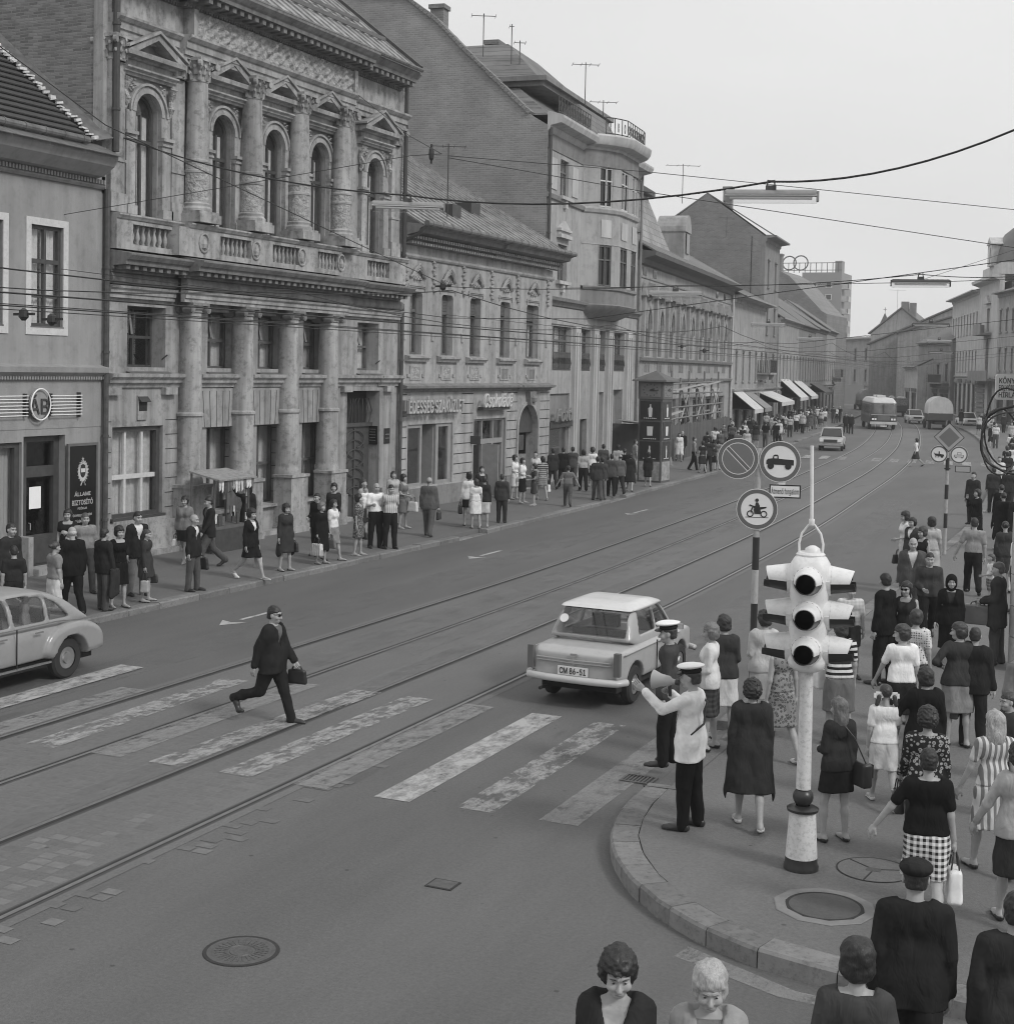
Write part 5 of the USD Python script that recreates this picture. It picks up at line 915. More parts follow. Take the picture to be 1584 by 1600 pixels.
hs('house front with small upper windows under the long roof right of bus', (px_at(1381, 233), 233), (px_at(1394, 219.0), 219.0), 9.2, 5, 1, 0.8, depth=3.0, m=M_grey, seed=12)
hs('small low white house with pilasters on the right, behind the pale car', (px_at(1413, 207), 207), (px_at(1433, 196), 196), 6.2, 3, 0, 2.0, depth=8, m=M_pale, seed=13, band=False)
hs('dark two storey house with iron balcony, left neighbour of the domed building', (px_at(1434, 202), 202), (px_at(1484, 190.5), 190.5), 9.4, 4, 1, 2.4, depth=9, m=M_greyd, seed=14, balcony=(7.4, 12.4, 4.2), chim=1)
gabled('pale gable wall rising behind the dark balcony house', px_at(1468, 212), 212, 6.0, 11.0, 13.6, 14.2, M_grey, M_roofd, xp=4.5)
# domed corner building
FD = ((px_at(1484, 195.5), 195.5), (px_at(1525, 170.5), 170.5)); Bd, Fd = hs('white three storey corner building with long rows of windows and slate dome', FD[0], FD[1], 14.7, 9, 2, 2.0, depth=14, m=M_pale, seed=15, name='domed_building', shop=5.0, fh=4.3, cat='building', eave=.9)
p0, p1 = FD[1], (px_at(1556, 157.5), 157.5); Fe = frame(p0, p1); Ln = math.hypot(p1[0] - p0[0], p1[1] - p0[1])
B = thing('corner_pavilion', 'corner pavilion below the dome with arched window, balcony and rusticated gateway', 'building', mtx=Fe)
hl = [zarch(Ln / 2, 1.0, 5.4, 8.2), zrect(Ln / 2 - .9, Ln / 2 + .9, 9.9, 12.4), zarch(Ln * .7, 1.4, .2, 3.6)]
obj('wall', MB().wall(zrect(0, Ln, 0, 15.6).difference(unary_union(hl)), -.5, 0), M_pale, B); obj('interior', MB().ub(0, Ln, -1.2, -1.1, 0, 15), M_black, B)
for z0, z1 in ((5.4, 9.1), (9.9, 12.4)): obj('window', MB().ub(Ln / 2 - .95, Ln / 2 + .95, -.4, -.3, z0, z1), M_pane, B)
b = obj('balcony', MB().ub(Ln / 2 - 2.6, Ln / 2 + 2.6, 0, 1.2, 9.5, 9.75).ub(Ln / 2 - 2.6, Ln / 2 + 2.6, 1.05, 1.2, 9.75, 10.7).ub(Ln / 2 - 2.6, Ln / 2 - 2.45, 0, 1.05, 9.75, 10.7), M_greyd, B)
obj('long_balcony', MB().ub(0, Ln, 0, 1.0, 4.6, 4.85).ub(0, Ln, .88, 1.0, 4.85, 5.7), M_greyd, B); obj('pediment', MB().wall(Polygon([(Ln / 2 - 1.6, 12.9), (Ln / 2 + 1.6, 12.9), (Ln / 2, 13.8)]), 0, .3), M_pale, B)
moulding(B, 'cornice', [(0, 15.0), (.2, 15.1), (.8, 15.3), (.85, 15.6), (0, 15.7)], [(-.5, Ln + .5, 0)], M_pale)
for z in np.arange(.6, 4.4, .55): obj('rusticated_course', MB().ub(.3, Ln * .45, 0, .12, z, z + .4), M_greyd, B)
obj('attic', MB().box(.5, Ln - .5, .2, 8, 15.7, 16.9), M_pale, B); cxm = Ln / 2; M_dome = mat('dome_slate', 0.1, var=0.25, scale=1.2, rough=0.6)
dm = obj('dome', MB().lathe([(4.6, 16.9), (4.55, 17.6), (4.2, 19.0), (3.4, 20.3), (2.2, 21.3), (1.2, 21.7)], (cxm, 4.8, 0), 20), M_dome, B, smooth=True); obj('lantern', MB().lathe([(1.2, 21.7), (1.2, 23.2), (1.4, 23.3), (1.4, 23.5), (1.0, 24.2), (.4, 24.8), (.1, 25.2)], (cxm, 4.8, 0), 12), M_pale, dm); obj('finial', MB().tube([(cxm, 4.8, 25.2), (cxm, 4.8, 26.8)], .08, 5).box(cxm - .4, cxm + .4, 4.75, 4.85, 26.1, 26.25), M_dark, dm)
obj('dome_dormer', MB().box(cxm - 1.3, cxm + 1.3, -.1, 1.6, 16.9, 19.2).wall(Polygon([(cxm - 1.6, 19.2), (cxm + 1.6, 19.2), (cxm, 20.0)]), -1.5, .2), M_pale, dm); obj('dormer_pane', MB().box(cxm - .5, cxm + .5, -.16, -.1, 17.2, 18.8), M_pane, dm)
hs('grey house with rows of narrow windows at the right edge', (px_at(1555, 157), 157), (px_at(1640, 138), 138), 13.6, 8, 2, 2.0, depth=12, m=M_grey, seed=17, shop=5.0, fh=3.9, eave=.8, surround=M_white)
t = thing('shop_sign', 'white rounded shop sign with dark print on the right edge house', 'shop sign', loc=(px_at(1576, 149.6), 149.0, 0), rotz=0.35); zs = 4.1
obj('board', MB().wall(sbox(-1.0, zs - 1.0, 1.0, zs + 1.0).buffer(.25), 0, .25), mat('sign_white', 0.7, var=0.05), t)
for s_, z in (('KÖNYV', zs + .68), ('FOLYÓIRAT', zs), ('HÍRLAP', zs - .68)): obj('lettering', on_front(word(s_, .5, .04, True, 1.9), 0, .25, z), M_dark, t)
# ================================================================== street furniture
M_wht = mat('white_enamel', 0.62, rough=0.45, var=0.08, scale=5, dirt=0.12); M_blk = mat('black_enamel', 0.018, rough=0.35, var=0.2, scale=6); M_lens = mat('dark_lens', 0.006, rough=0.3, var=0.1, spec=0.15); M_steel = mat('pole_grey', 0.3, rough=0.5, var=0.15, scale=6, dirt=0.2); M_red = mat('sign_red', 0.1, rough=0.35, var=0.08); M_signw = mat('sign_face', 0.6, rough=0.35, var=0.05); M_blue = mat('sign_blue', 0.125, rough=0.35, var=0.05)
# ---- traffic light
bs = at_z(1251, 1357, RH); T = thing('traffic_light', 'white four sided traffic light with black underside hoods on a slender pole', 'traffic light', (bs[0], bs[1], RH), rotz=math.atan2(-bs[1], -bs[0]) - 0.1)
bp = obj('base', MB().lathe([(.17, 0), (.17, .04), (.158, .06), (.155, .12)], n=28), M_blk, T, smooth=40); obj('pedestal', MB().lathe([(.155, .12), (.128, .56), (.12, .57)], n=28), mat('pole_white', 0.5, rough=0.6, var=0.1, scale=9, dirt=0.3), T, smooth=40)
obj('collar', MB().lathe([(.12, .565), (.15, .575), (.155, .6), (.12, .62), (.07, .63)], n=28), M_blk, T, smooth=40); obj('ball', MB().lathe([(.05, .62)] + [(.1 * math.cos(a), .71 + .095 * math.sin(a)) for a in np.linspace(-1.1, 1.2, 12)] + [(.06, .8)], n=28), M_blk, T, smooth=True)
obj('pole', MB().lathe([(.072, .79), (.066, 1.4), (.06, 2.0)], n=20), mat('pole_white', 0.5, rough=0.6, var=0.1, scale=9, dirt=0.3), T, smooth=True)
def rsq(r, n=32, e=3.2): a = np.arange(n) * 2 * PI / n; q = (np.abs(np.cos(a)) ** e + np.abs(np.sin(a)) ** e) ** (-1 / e); return np.stack([r * q * np.cos(a), r * q * np.sin(a)], 1)
Z0 = 1.94
sec = [(.06, 0), (.12, .02), (.17, .06), (.19, .12), (.175, .3), (.165, .34), (.18, .38), (.19, .5), (.175, .64), (.165, .68), (.18, .72), (.195, .84), (.2, .98), (.185, 1.06), (.15, 1.12), (.1, 1.15), (.001, 1.155)]
mb = MB(); V = np.vstack([np.column_stack([rsq(r), np.full(32, Z0 + z)]) for r, z in sec]); i, j = np.meshgrid(np.arange(len(sec) - 1), np.arange(32), indexing='ij')
obj('housing', mb.raw(V, np.stack([i * 32 + j, i * 32 + (j + 1) % 32, (i + 1) * 32 + (j + 1) % 32, (i + 1) * 32 + j], -1).reshape(-1, 4)), M_wht, T, smooth=50)
def tube_part(r0, r1, x0, x1, zc, rot, a0, a1, n=18, th=.008, droop=0.0, cut=0.0):
 """open shell around an outgoing axis; a in degrees, 90 = top"""
 a = np.radians(np.linspace(a0, a1, n)); P = []
 for s_ in (0, 1):
  for t in (0, 1):
   for q in a:
    r = (r0 if t == 0 else r1) - th * s_; x = x0 if t == 0 else x1 - cut * (1 - math.sin(q)) ; P.append((x, r * math.cos(q), zc - droop * t + r * math.sin(q)))
 P = np.array(P).reshape(2, 2, n, 3); F = []; idx = lambda s_, t, k: (s_ * 2 + t) * n + k
 for k in range(n - 1):
  F += [(idx(0, 0, k), idx(0, 1, k), idx(0, 1, k + 1), idx(0, 0, k + 1)), (idx(1, 0, k), idx(1, 0, k + 1), idx(1, 1, k + 1), idx(1, 1, k)), (idx(0, 1, k), idx(1, 1, k), idx(1, 1, k + 1), idx(0, 1, k + 1))]
 for k in (0, n - 1): F.append((idx(0, 0, k), idx(1, 0, k), idx(1, 1, k), idx(0, 1, k)))
 P = P.reshape(-1, 3); c, s = math.cos(rot), math.sin(rot); return MB().raw(np.stack([P[:, 0] * c - P[:, 1] * s, P[:, 0] * s + P[:, 1] * c, P[:, 2]], 1), F)
for row in range(3):
 zc = Z0 + .24 + .335 * row
 for k in range(4):
  rot = k * PI / 2; c, s = math.cos(rot), math.sin(rot)
  obj('hood', tube_part(.155, .1, .1, .42, zc, rot, -10, 190, droop=.0, cut=.03), M_wht, T, smooth=30); obj('hood_underside', tube_part(.152, .098, .1, .41, zc, rot, 191, 349, droop=.0, cut=-.015), M_blk, T, smooth=30)
  obj('hood_lining', tube_part(.144, .09, .12, .4, zc, rot, -3, 183), M_blk, T, smooth=30)
  obj('ring', tube_part(.156, .152, .14, .205, zc, rot, 180, 360, th=.035), M_wht, T, smooth=30)
  a = np.linspace(0, 2 * PI, 17)[:-1]; L = [(.235, 0, zc)] + [(.21, .138 * math.cos(q), zc + .138 * math.sin(q)) for q in a]; L = np.array(L)
  obj('lens', MB().raw(np.stack([L[:, 0] * c - L[:, 1] * s, L[:, 0] * s + L[:, 1] * c, L[:, 2]], 1), [(0, q + 1, (q + 1) % 16 + 1) for q in range(16)]), M_lens, T, smooth=True)
tz = Z0 + 1.15; obj('top_plate', MB().lathe([(.13, tz - .03), (.14, tz), (.12, tz + .02), (.001, tz + .03)], n=24), M_wht, T, smooth=40); obj('cap', MB().lathe([(.075, tz + .02), (.07, tz + .06), (.03, tz + .085), (.001, tz + .09)], (.03, .02, 0), 16), M_wht, T, smooth=True)
for s in (-1, 1): obj('handle', MB().tube([(0, s * .11, tz), (0, s * .115, tz + .1), (0, s * .09, tz + .2), (0, s * .03, tz + .28), (0, 0, tz + .3)], [.012, .012, .011, .011, .014], 8), M_wht, T, smooth=True)
obj('rod', MB().tube([(0, 0, tz + .28), (0, 0, tz + .34)], .028, 10).tube([(0, 0, tz + .34), (0, -.02, tz + 1.05)], .017, 8), M_wht, T, smooth=True)
# ---- sign poles
def disc(mb_, r, x, y, z, th=.012, n=36): a = np.arange(n) * 2 * PI / n; return mb_.wall(Polygon([(x + r * math.cos(q), z + r * math.sin(q)) for q in a]), y - th, y)
def annulus(r0, r1, x, z, n=40): a = np.arange(n) * 2 * PI / n; return Polygon([(x + r1 * math.cos(q), z + r1 * math.sin(q)) for q in a], [[(x + r0 * math.cos(q), z + r0 * math.sin(q)) for q in a]])
def striped(T_, r, h, w, first=0.0, m2=None):
 k = 0; z = 0.0
 while z < h - .01: e = min(z + w, h); obj('pole_band', MB().lathe([(r, z), (r, e)], n=14), M_blk if k % 2 == 0 else M_steel, T_, smooth=True); z = e; k += 1
def face(px, py): return math.atan2(py, px) - PI / 2       # turns a thing's -y side to the camera
p = at_z(1174, 1085, RH)
T = thing('sign_pole', 'striped pole with three round signs and a small text plate, nearest the kerb', 'road sign', (*p[:2], RH), rotz=face(*p[:2])); U = lambda py: z_at(p, py) - RH
tilt = 0.0; top = U(700); wb = U(893) - U(935); z = 0; hh = U(850); k = 0
zb = [U(v) for v in (1085, 1047, 993, 943, 890, 839, 838)]
for k in range(6): obj('pole_band', MB().lathe([(.052, max(zb[k], 0) if k else 0), (.051, zb[k + 1])], n=14), (M_steel if k % 2 else M_blk), T, smooth=True)
obj('pole', MB().lathe([(.046, zb[6]), (.044, top)], n=14), M_steel, T, smooth=True)
s_px = math.hypot(*p[:2]) / CAM_F; R0 = .305
def sign(x, z, kind, r=R0, y=.06):
 g = obj('round_sign', disc(MB(), r, x, y, z), M_signw, T)
 if kind == 'park': obj('face', MB().wall(annulus(0, 1, 0, 0).buffer(0) if 0 else Polygon([(x + .97 * r * math.cos(q), z + .97 * r * math.sin(q)) for q in np.arange(40) * 2 * PI / 40]), y, y + .002), M_red, g); lp = Polygon([(x + .78 * r * math.cos(q), z + .78 * r * math.sin(q)) for q in np.arange(40) * 2 * PI / 40]); bar = LineString([(x - .62 * r, z + .62 * r), (x + .62 * r, z - .62 * r)]).buffer(.11 * r, cap_style=2); obj('edge_line', MB().wall(lp.difference(lp.buffer(-.009)), y + .002, y + .004).wall(bar.difference(bar.buffer(-.009)).intersection(lp), y + .002, y + .0045), M_signw, g); obj('inner', MB().wall(lp.buffer(-.009).difference(bar), y + .002, y + .0035), M_blue, g)
 else: obj('border', MB().wall(annulus(.78 * r, .97 * r, x, z), y, y + .002), M_red, g)
 return g
zp = U(720); sign(-.30, U(717), 'park'); g = sign(.315, zp, 'truck'); q = lambda pts: Polygon([(.315 + a * .01, zp + b * .01) for a, b in pts])
obj('lorry', MB().wall(q([(-20, -3), (-20, 1), (-18, 4), (-11, 5), (-10, 9), (-8, 10.5), (-4, 10.5), (-2.5, 9), (-2.2, 4.5), (20, 3), (20, -5), (-20, -4)]).difference(q([(-9, 5), (-8.6, 8.4), (-4.3, 8.4), (-3.8, 5)])), .062, .065), M_blk, g)
for x in (-13.5, 12): obj('wheel', MB().wall(Point(.315 + x * .01, zp - .065).buffer(.047), .065, .068).wall(Point(.315 + x * .01, zp - .065).buffer(.034), .068, .07), M_blk, g)
zm = U(795); g = sign(.0, zm, 'moto'); q = lambda pts: Polygon([(a * .01, zm + b * .01) for a, b in pts])
for x in (-10, 10): obj('wheel', MB().wall(annulus(.034, .05, x * .01, zm - .07, 20), .062, .065), M_blk, g)
obj('rider', MB().wall(unary_union([q([(-12, 5), (-6, 3.5), (-4, 0), (2, -1), (13, 2), (14, 4), (3, 3.2), (0, 4), (-5, 5), (-11, 7)]), q([(-5, 0), (5, 0), (6, -7), (-4, -7)]), q([(-3, 4), (-2, 10), (1, 10.5), (4, 5), (3, 1)]), Point(-.005, zm + .135).buffer(.026), q([(-10, -3), (-7, 4), (-5.5, 3.5), (-8.5, -6)])]), .062, .066), M_blk, g)
obj('ground_line', MB().ub(-.17, .17, .062, .064, zm - .125, zm - .118), M_blk, g)
zt = U(766); g = obj('text_plate', MB().ub(.17, .63, .03, .045, zt - .1, zt + .1), M_blk, T); obj('plate_face', MB().ub(.19, .61, .045, .048, zt - .08, zt + .08), M_signw, g); obj('lettering', on_front(word('Átmenő forgalom', .08, .003, False, .4), .4, .048, zt), M_blk, g)
obj('bracket', MB().ub(.3, .4, .02, .05, zt + .1, zt + .14), M_signw, g)
p2 = at_z(1475, 866, RH); T = thing('sign_pole', 'second striped sign pole farther along, diamond sign above two round signs', 'road sign', (p2[0], p2[1], RH), rotz=face(*p2[:2])); U = lambda py: z_at(p2, py) - RH
k = 0; ys_ = [866, 825, 802, 780, 757, 735, 715]
for k in range(6): obj('pole_band', MB().lathe([(.05, U(ys_[k])), (.05, U(ys_[k + 1]))], n=12), M_steel if k % 2 == 0 else M_blk, T, smooth=True)
obj('pole', MB().lathe([(.048, U(715)), (.045, U(665))], n=12), M_steel, T, smooth=True); obj('clamp', MB().ub(-.08, .08, -.06, .06, U(733), U(731)), M_blk, T)
zd = U(683); dg = obj('diamond_sign', MB().wall(Polygon([(.02 - .4, zd), (.02, zd - .4), (.42, zd), (.02, zd + .4)]), .05, .065), M_blk, T); obj('face', MB().wall(Polygon([(.02 - .375, zd), (.02, zd - .375), (.395, zd), (.02, zd + .375)]), .065, .068), mat('diamond_band', 0.3, var=0.05), dg); obj('centre', MB().wall(Polygon([(.02 - .27, zd), (.02, zd - .27), (.29, zd), (.02, zd + .27)]), .068, .071), mat('diamond_face', 0.13, var=0.05), dg)
zc = U(710); T_ = T
for x in (-.23, .29):
 g = obj('round_sign', disc(MB(), .235, x, .05, zc), M_signw, T); obj('border', MB().wall(annulus(.19, .228, x, zc), .05, .052), M_red, g)
 if x < 0: obj('horse_and_cart', MB().wall(unary_union([Polygon([(x - .14, zc + .05), (x - .1, zc + .02), (x + .12, zc - .0), (x + .14, zc - .05), (x + .02, zc - .06), (x - .1, zc - .03)]), sbox(x - .01, zc, x + .02, zc + .08), sbox(x - .09, zc - .09, x - .07, zc - .02), sbox(x - .03, zc - .09, x - .01, zc - .02), Point(x + .08, zc - .06).buffer(.035)]), .052, .054), M_blk, g)
 else: obj('tractor', MB().wall(unary_union([sbox(x - .13, zc - .06, x + .13, zc + .0), sbox(x - .05, zc, x + .06, zc + .07), Point(x - .08, zc - .06).buffer(.03), Point(x + .08, zc - .06).buffer(.03)]).difference(unary_union([sbox(x - .11, zc - .045, x + .11, zc - .012), sbox(x - .035, zc + .01, x + .045, zc + .055)])), .052, .054), mat('faint_print', 0.2), g)
g = obj('text_plate', MB().ub(.2, .6, .03, .045, U(737), U(727)), M_blk, T); obj('plate_face', MB().ub(.22, .58, .045, .048, U(736), U(728)), mat('diamond_band', 0.3, var=0.05), g)
# ---- clock pillar
kc = np.array([-20.1, 60.6]); kd = np.array([1.0, -.06]); kd /= np.linalg.norm(kd); T = thing('clock_pillar', 'square advertising pillar with clock, bottle adverts and pyramid roof on the left pavement', 'clock pillar', (*kc, PAVE), rotz=math.atan2(kd[1], kd[0]))
w = .55; obj('shaft', MB().box(-w, w, -w, w, 0, 3.7), mat('pillar_body', 0.09, var=0.2, scale=3, dirt=0.2), T); obj('clock_box', MB().box(-w - .03, w + .03, -w - .03, w + .03, 3.62, 4.4), mat('clock_box', 0.11, var=0.15), T)
obj('roof', MB().raw([(-.8, -.8, 4.38), (.8, -.8, 4.38), (.8, .8, 4.38), (-.8, .8, 4.38), (-.78, -.78, 4.45), (.78, -.78, 4.45), (.78, .78, 4.45), (-.78, .78, 4.45), (0, 0, 4.85)], [[0, 2, 1], [0, 3, 2], [0, 1, 5], [0, 5, 4], [1, 2, 6], [1, 6, 5], [2, 3, 7], [2, 7, 6], [3, 0, 4], [3, 4, 7], [4, 5, 8], [5, 6, 8], [6, 7, 8], [7, 4, 8]]), mat('pillar_roof', 0.1, var=0.2), T)
for rz in (0, 1):
 def put(m, dx=0.0): return m if rz == 0 else trimesh.Trimesh(np.stack([-np.array(m.vertices)[:, 1], np.array(m.vertices)[:, 0], np.array(m.vertices)[:, 2]], 1), m.faces, process=False)
 cf = obj('clock_face', put(MB().ub(-.46, .46, w + .03, w + .04, 3.72, 4.3).get()), mat('clock_face', 0.17, var=0.1), T); mk = MB()
 for k in range(12): a = k * PI / 6; mk.ub(.33 * math.sin(a) - .025, .33 * math.sin(a) + .025, w + .04, w + .045, 4.01 + .25 * math.cos(a) - .02, 4.01 + .25 * math.cos(a) + .02)
 obj('hour_marks', put(mk.get()), M_blk, cf, kind='stuff'); obj('hands', put(MB().bar((-.05, -w - .05, 4.0), (.3, -w - .05, 3.98), .03).bar((-.02, -w - .055, 4.02), (.18, -w - .055, 4.06), .04).get()), M_blk, cf)
 for k, zz in enumerate((2.72, 1.83, .94 + .03)):
  ad = obj('advert', put(MB().ub(-.47, .47, w, w + .015, zz, zz + .8).get()), M_blk, T); b = [(-.05, .1), (-.06, .4), (-.03, .5), (-.03, .62), (.03, .62), (.03, .5), (.06, .4), (.05, .1)] if k != 1 else [(-.12, .2), (-.14, .6), (.14, .6), (.12, .2)]
  b = b if k else [(-.07, .12), (-.1, .5), (-.03, .55), (-.02, .68), (.02, .68), (.03, .55), (.1, .5), (.07, .12)]
  obj('picture', put(MB().wall(Polygon([(x, zz + z) for x, z in b]), w + .015, w + .02).get()), M_signw, ad); cp_ = MB()
  for q in range(7): cp_.ub(-.3 + q * .088, -.245 + q * .088, w + .015, w + .02, zz + .05, zz + .085)
  obj('caption', put(cp_.get()), M_signw, ad, kind='stuff')
 obj('poster', put(MB().ub(-.47, .47, w, w + .012, .08, .9).get()), mat('poster', 0.25, var=0.5, scale=5), T)
# ---- newspaper stand
T = thing('newspaper_stand', 'open newspaper stand hung with magazines against the palace columns', 'news stand', mtx=FA @ np.array([[.65, 0, 0, 10.05], [0, 1, 0, 0], [0, 0, 1, 0], [0, 0, 0, 1.]])); d0 = .95
fr = MB()
for u in (31.0, 33.3): fr.bar((u, -.75, .13), (u, -.75, 2.15), .05).bar((u, -d0 - .5, .13), (u, -d0 - .5, 2.05), .05)
obj('frame', fr, M_woodm, T); obj('canopy', MB().plate((30.9, -d0 - .7, 2.02), (33.45, -d0 - .7, 2.02), (33.4, -.7, 2.2), (30.95, -.7, 2.2), .04), mat('stand_board', 0.25, var=0.3, scale=6, dirt=0.3), T); obj('table', MB().ub(31.0, 33.3, .72, d0 + .45, .72, .8), M_woodm, T); obj('counter_front', MB().ub(31.0, 33.3, d0 + .4, d0 + .44, .13, .72), M_wood, T)
rr = random.Random(21); pm = [mat('magazine', v, var=0.4, scale=14, rough=0.5) for v in (.12, .3, .5, .65, .06)]
for k in range(13): u = 31.0 + k * .185; h = rr.uniform(.2, .36); obj('magazine', MB().wall(Polygon([(u, 2.0), (u + .17, 2.0), (u + .15 + rr.uniform(-.04, .04), 2.0 - h), (u + .06, 2.0 - h - .05)]), d0 + .62, d0 + .635), pm[rr.randrange(5)], T)
for k in range(12): u = 31.05 + rr.uniform(0, 2.0); z = rr.uniform(.85, 1.9) if k > 5 else .82; obj('magazine', MB().ub(u, u + rr.uniform(.14, .24), d0 + .1 + .3 * (k % 2), d0 + .13 + .3 * (k % 2), z, z + rr.uniform(.2, .3)), pm[rr.randrange(5)], T)
for k in range(8): z = .3 + .2 * k; obj('magazine', MB().ub(33.2, 33.38, d0 + .45, d0 + .48, z, z + .18), pm[k % 5], T)
# ---- fence and scaffolding in front of the gothic house
FS = frame((-23.2, 68.8), (-25.9, 94)); T = thing('board_fence', 'plain board fence around the building works on the left pavement', 'fence', mtx=FS); rr = random.Random(31); fm = [mat('fence_board', v, var=0.2, scale=4, streak=0.2) for v in (.07, .085, .1)]
for k in range(110): obj('board', MB().ub(k * .225, k * .225 + .215, 0, .03, .13, 2.05 + rr.uniform(-.03, .03)), fm[rr.randrange(3)], T)
for k in range(10): obj('post', MB().ub(k * 2.6, k * 2.6 + .1, -.12, -.01, .13, 2.1), M_woodm, T)
obj('notice', MB().ub(4.2, 4.6, .03, .04, 1.2, 1.7), mat('white_paper2', 0.5), T); obj('side_return', MB().box(-.03, 0, 0, 1.8, .13, 2.3), fm[0], T)
T = thing('scaffolding', 'timber scaffolding with poles, braces and planks above the board fence', 'scaffolding', mtx=FS); M_pole = mat('scaffold_pole', 0.16, var=0.25, scale=4); M_polel = mat('scaffold_plank', 0.32, var=0.25, scale=4)
for k in range(8):
 u = 6 + k * 2.5
 obj('upright', MB().tube([(u, .6, .13), (u + .05, .6, 4.6 + .4 * (k % 2))], .06, 6), M_pole, T)
 if k % 2 == 0 and k < 7: obj('brace', MB().tube([(u, .55, 2.1), (u + 2.5, .55, 3.9)], .045, 6), M_polel, T); obj('brace', MB().tube([(u + 2.5, .5, 2.1), (u, .5, 3.9)], .045, 6), M_polel, T)
for z, s in ((2.3, .02), (2.95, 0), (3.75, -.02), (4.25, .03)): obj('ledger', MB().tube([(4.5, .5, z), (24.5, .5, z + s * 4)], .05, 6), M_pole, T)
for k, (u, z, L) in enumerate(((1.5, 2.4, 8), (8, 3.9, 9), (14, 4.0, 8.5), (2.5, 2.05, 7))): obj('plank', MB().bar((u, .2 + .1 * k, z), (u + L, .2 + .1 * k, z + .35), .25, .05), M_polel, T)
T = thing('pavement_canopy', 'small corrugated canopy at the near end of the board fence', 'canopy', mtx=FS); obj('sheet', MB().plate((-1.2, -.2, 2.45), (.1, -.2, 2.3), (.1, 1.2, 2.4), (-1.2, 1.2, 2.55), .05), M_pale, T); obj('post', MB().bar((-1.1, -.15, .13), (-1.1, -.15, 2.4), .08), M_wood, T)
bl = at_z(1041, 727, PAVE); T = thing('stone_bollard', 'round topped stone bollard beside the board fence', 'bollard', (bl[0], bl[1], PAVE)); obj('stone', MB().lathe([(.28, 0), (.3, .2), (.24, .42), (.12, .52), (.001, .55)], n=16), M_greyd, T, smooth=True); obj('foot', MB().lathe([(.34, 0), (.34, .05), (.28, .06)], n=16), M_greyd, T)
# ---- awnings along the left shops
M_awl = mat('pale_canvas', 0.5, var=0.12, scale=2, streak=0.15); M_awd = mat('dark_canvas', 0.06, var=0.2, scale=3); M_awg = mat('grey_canvas', 0.2, var=0.15, scale=3)
def awning(y0, y1, fx, drop, z0, out, m, label, hang=.3):
 T = thing('awning', label, 'awning'); xf = lambda y: float(kl(y)) - 4.9 + fx; a, b = xf(y0), xf(y1)
 obj('canvas', MB().plate((a + out, y0, z0 - drop), (b + out, y1, z0 - drop), (b, y1, z0), (a, y0, z0), .04), m, T); obj('valance', MB().plate((a + out, y0, z0 - drop - hang), (b + out, y1, z0 - drop - hang), (b + out, y1, z0 - drop), (a + out, y0, z0 - drop), .03), m, T)
 obj('arm', MB().bar((a, y0, z0 - drop), (a + out, y0, z0 - drop), .05), M_dark, T); obj('arm', MB().bar((b, y1, z0 - drop), (b + out, y1, z0 - drop), .05), M_dark, T)
 obj('cheek', MB().raw([(a, y0, z0), (a + out, y0, z0 - drop), (a, y0, z0 - drop)], [[0, 1, 2], [0, 2, 1]]), m, T)
awning(103.5, 108, .1, 1.3, 3.6, 1.7, M_awl, 'first pale striped awning, just past the scaffolding'); awning(109, 113, .1, 1.2, 3.5, 1.7, M_awg, 'grey awning second from the scaffolding')
awning(117, 126, .1, .8, 3.4, 2.0, M_awl, 'broad pale awning of the tall brick gabled house'); awning(131, 138, .1, 1.7, 4.5, 2.0, M_awl, 'large steep white awning, near one of a pair'); awning(141, 148, .1, 1.6, 4.4, 2.0, M_awl, 'large steep white awning, far one of a pair'); awning(158, 168, .1, 1.1, 4.1, 1.9, M_awd, 'dark drooping awning of the far shops')
# ---- stone pier at the right edge
pp = at_z(1582, 1044, RH); T = thing('stone_pier', 'pale stone clad pier at the right edge of the pavement', 'pillar', (pp[0] + .27, pp[1], RH), rotz=.4); rr = random.Random(8)
for k in range(5): obj('stone', MB().box(-.28, .28, -.28, .28, k * .52 + .006, k * .52 + .514), mat('pier_stone', (.4, .36, .43)[k % 3], var=0.2, scale=6, bump=0.4, bscale=25, dirt=0.2), T)
obj('core', MB().box(-.265, .265, -.265, .265, 0, 2.6), M_greyd, T)
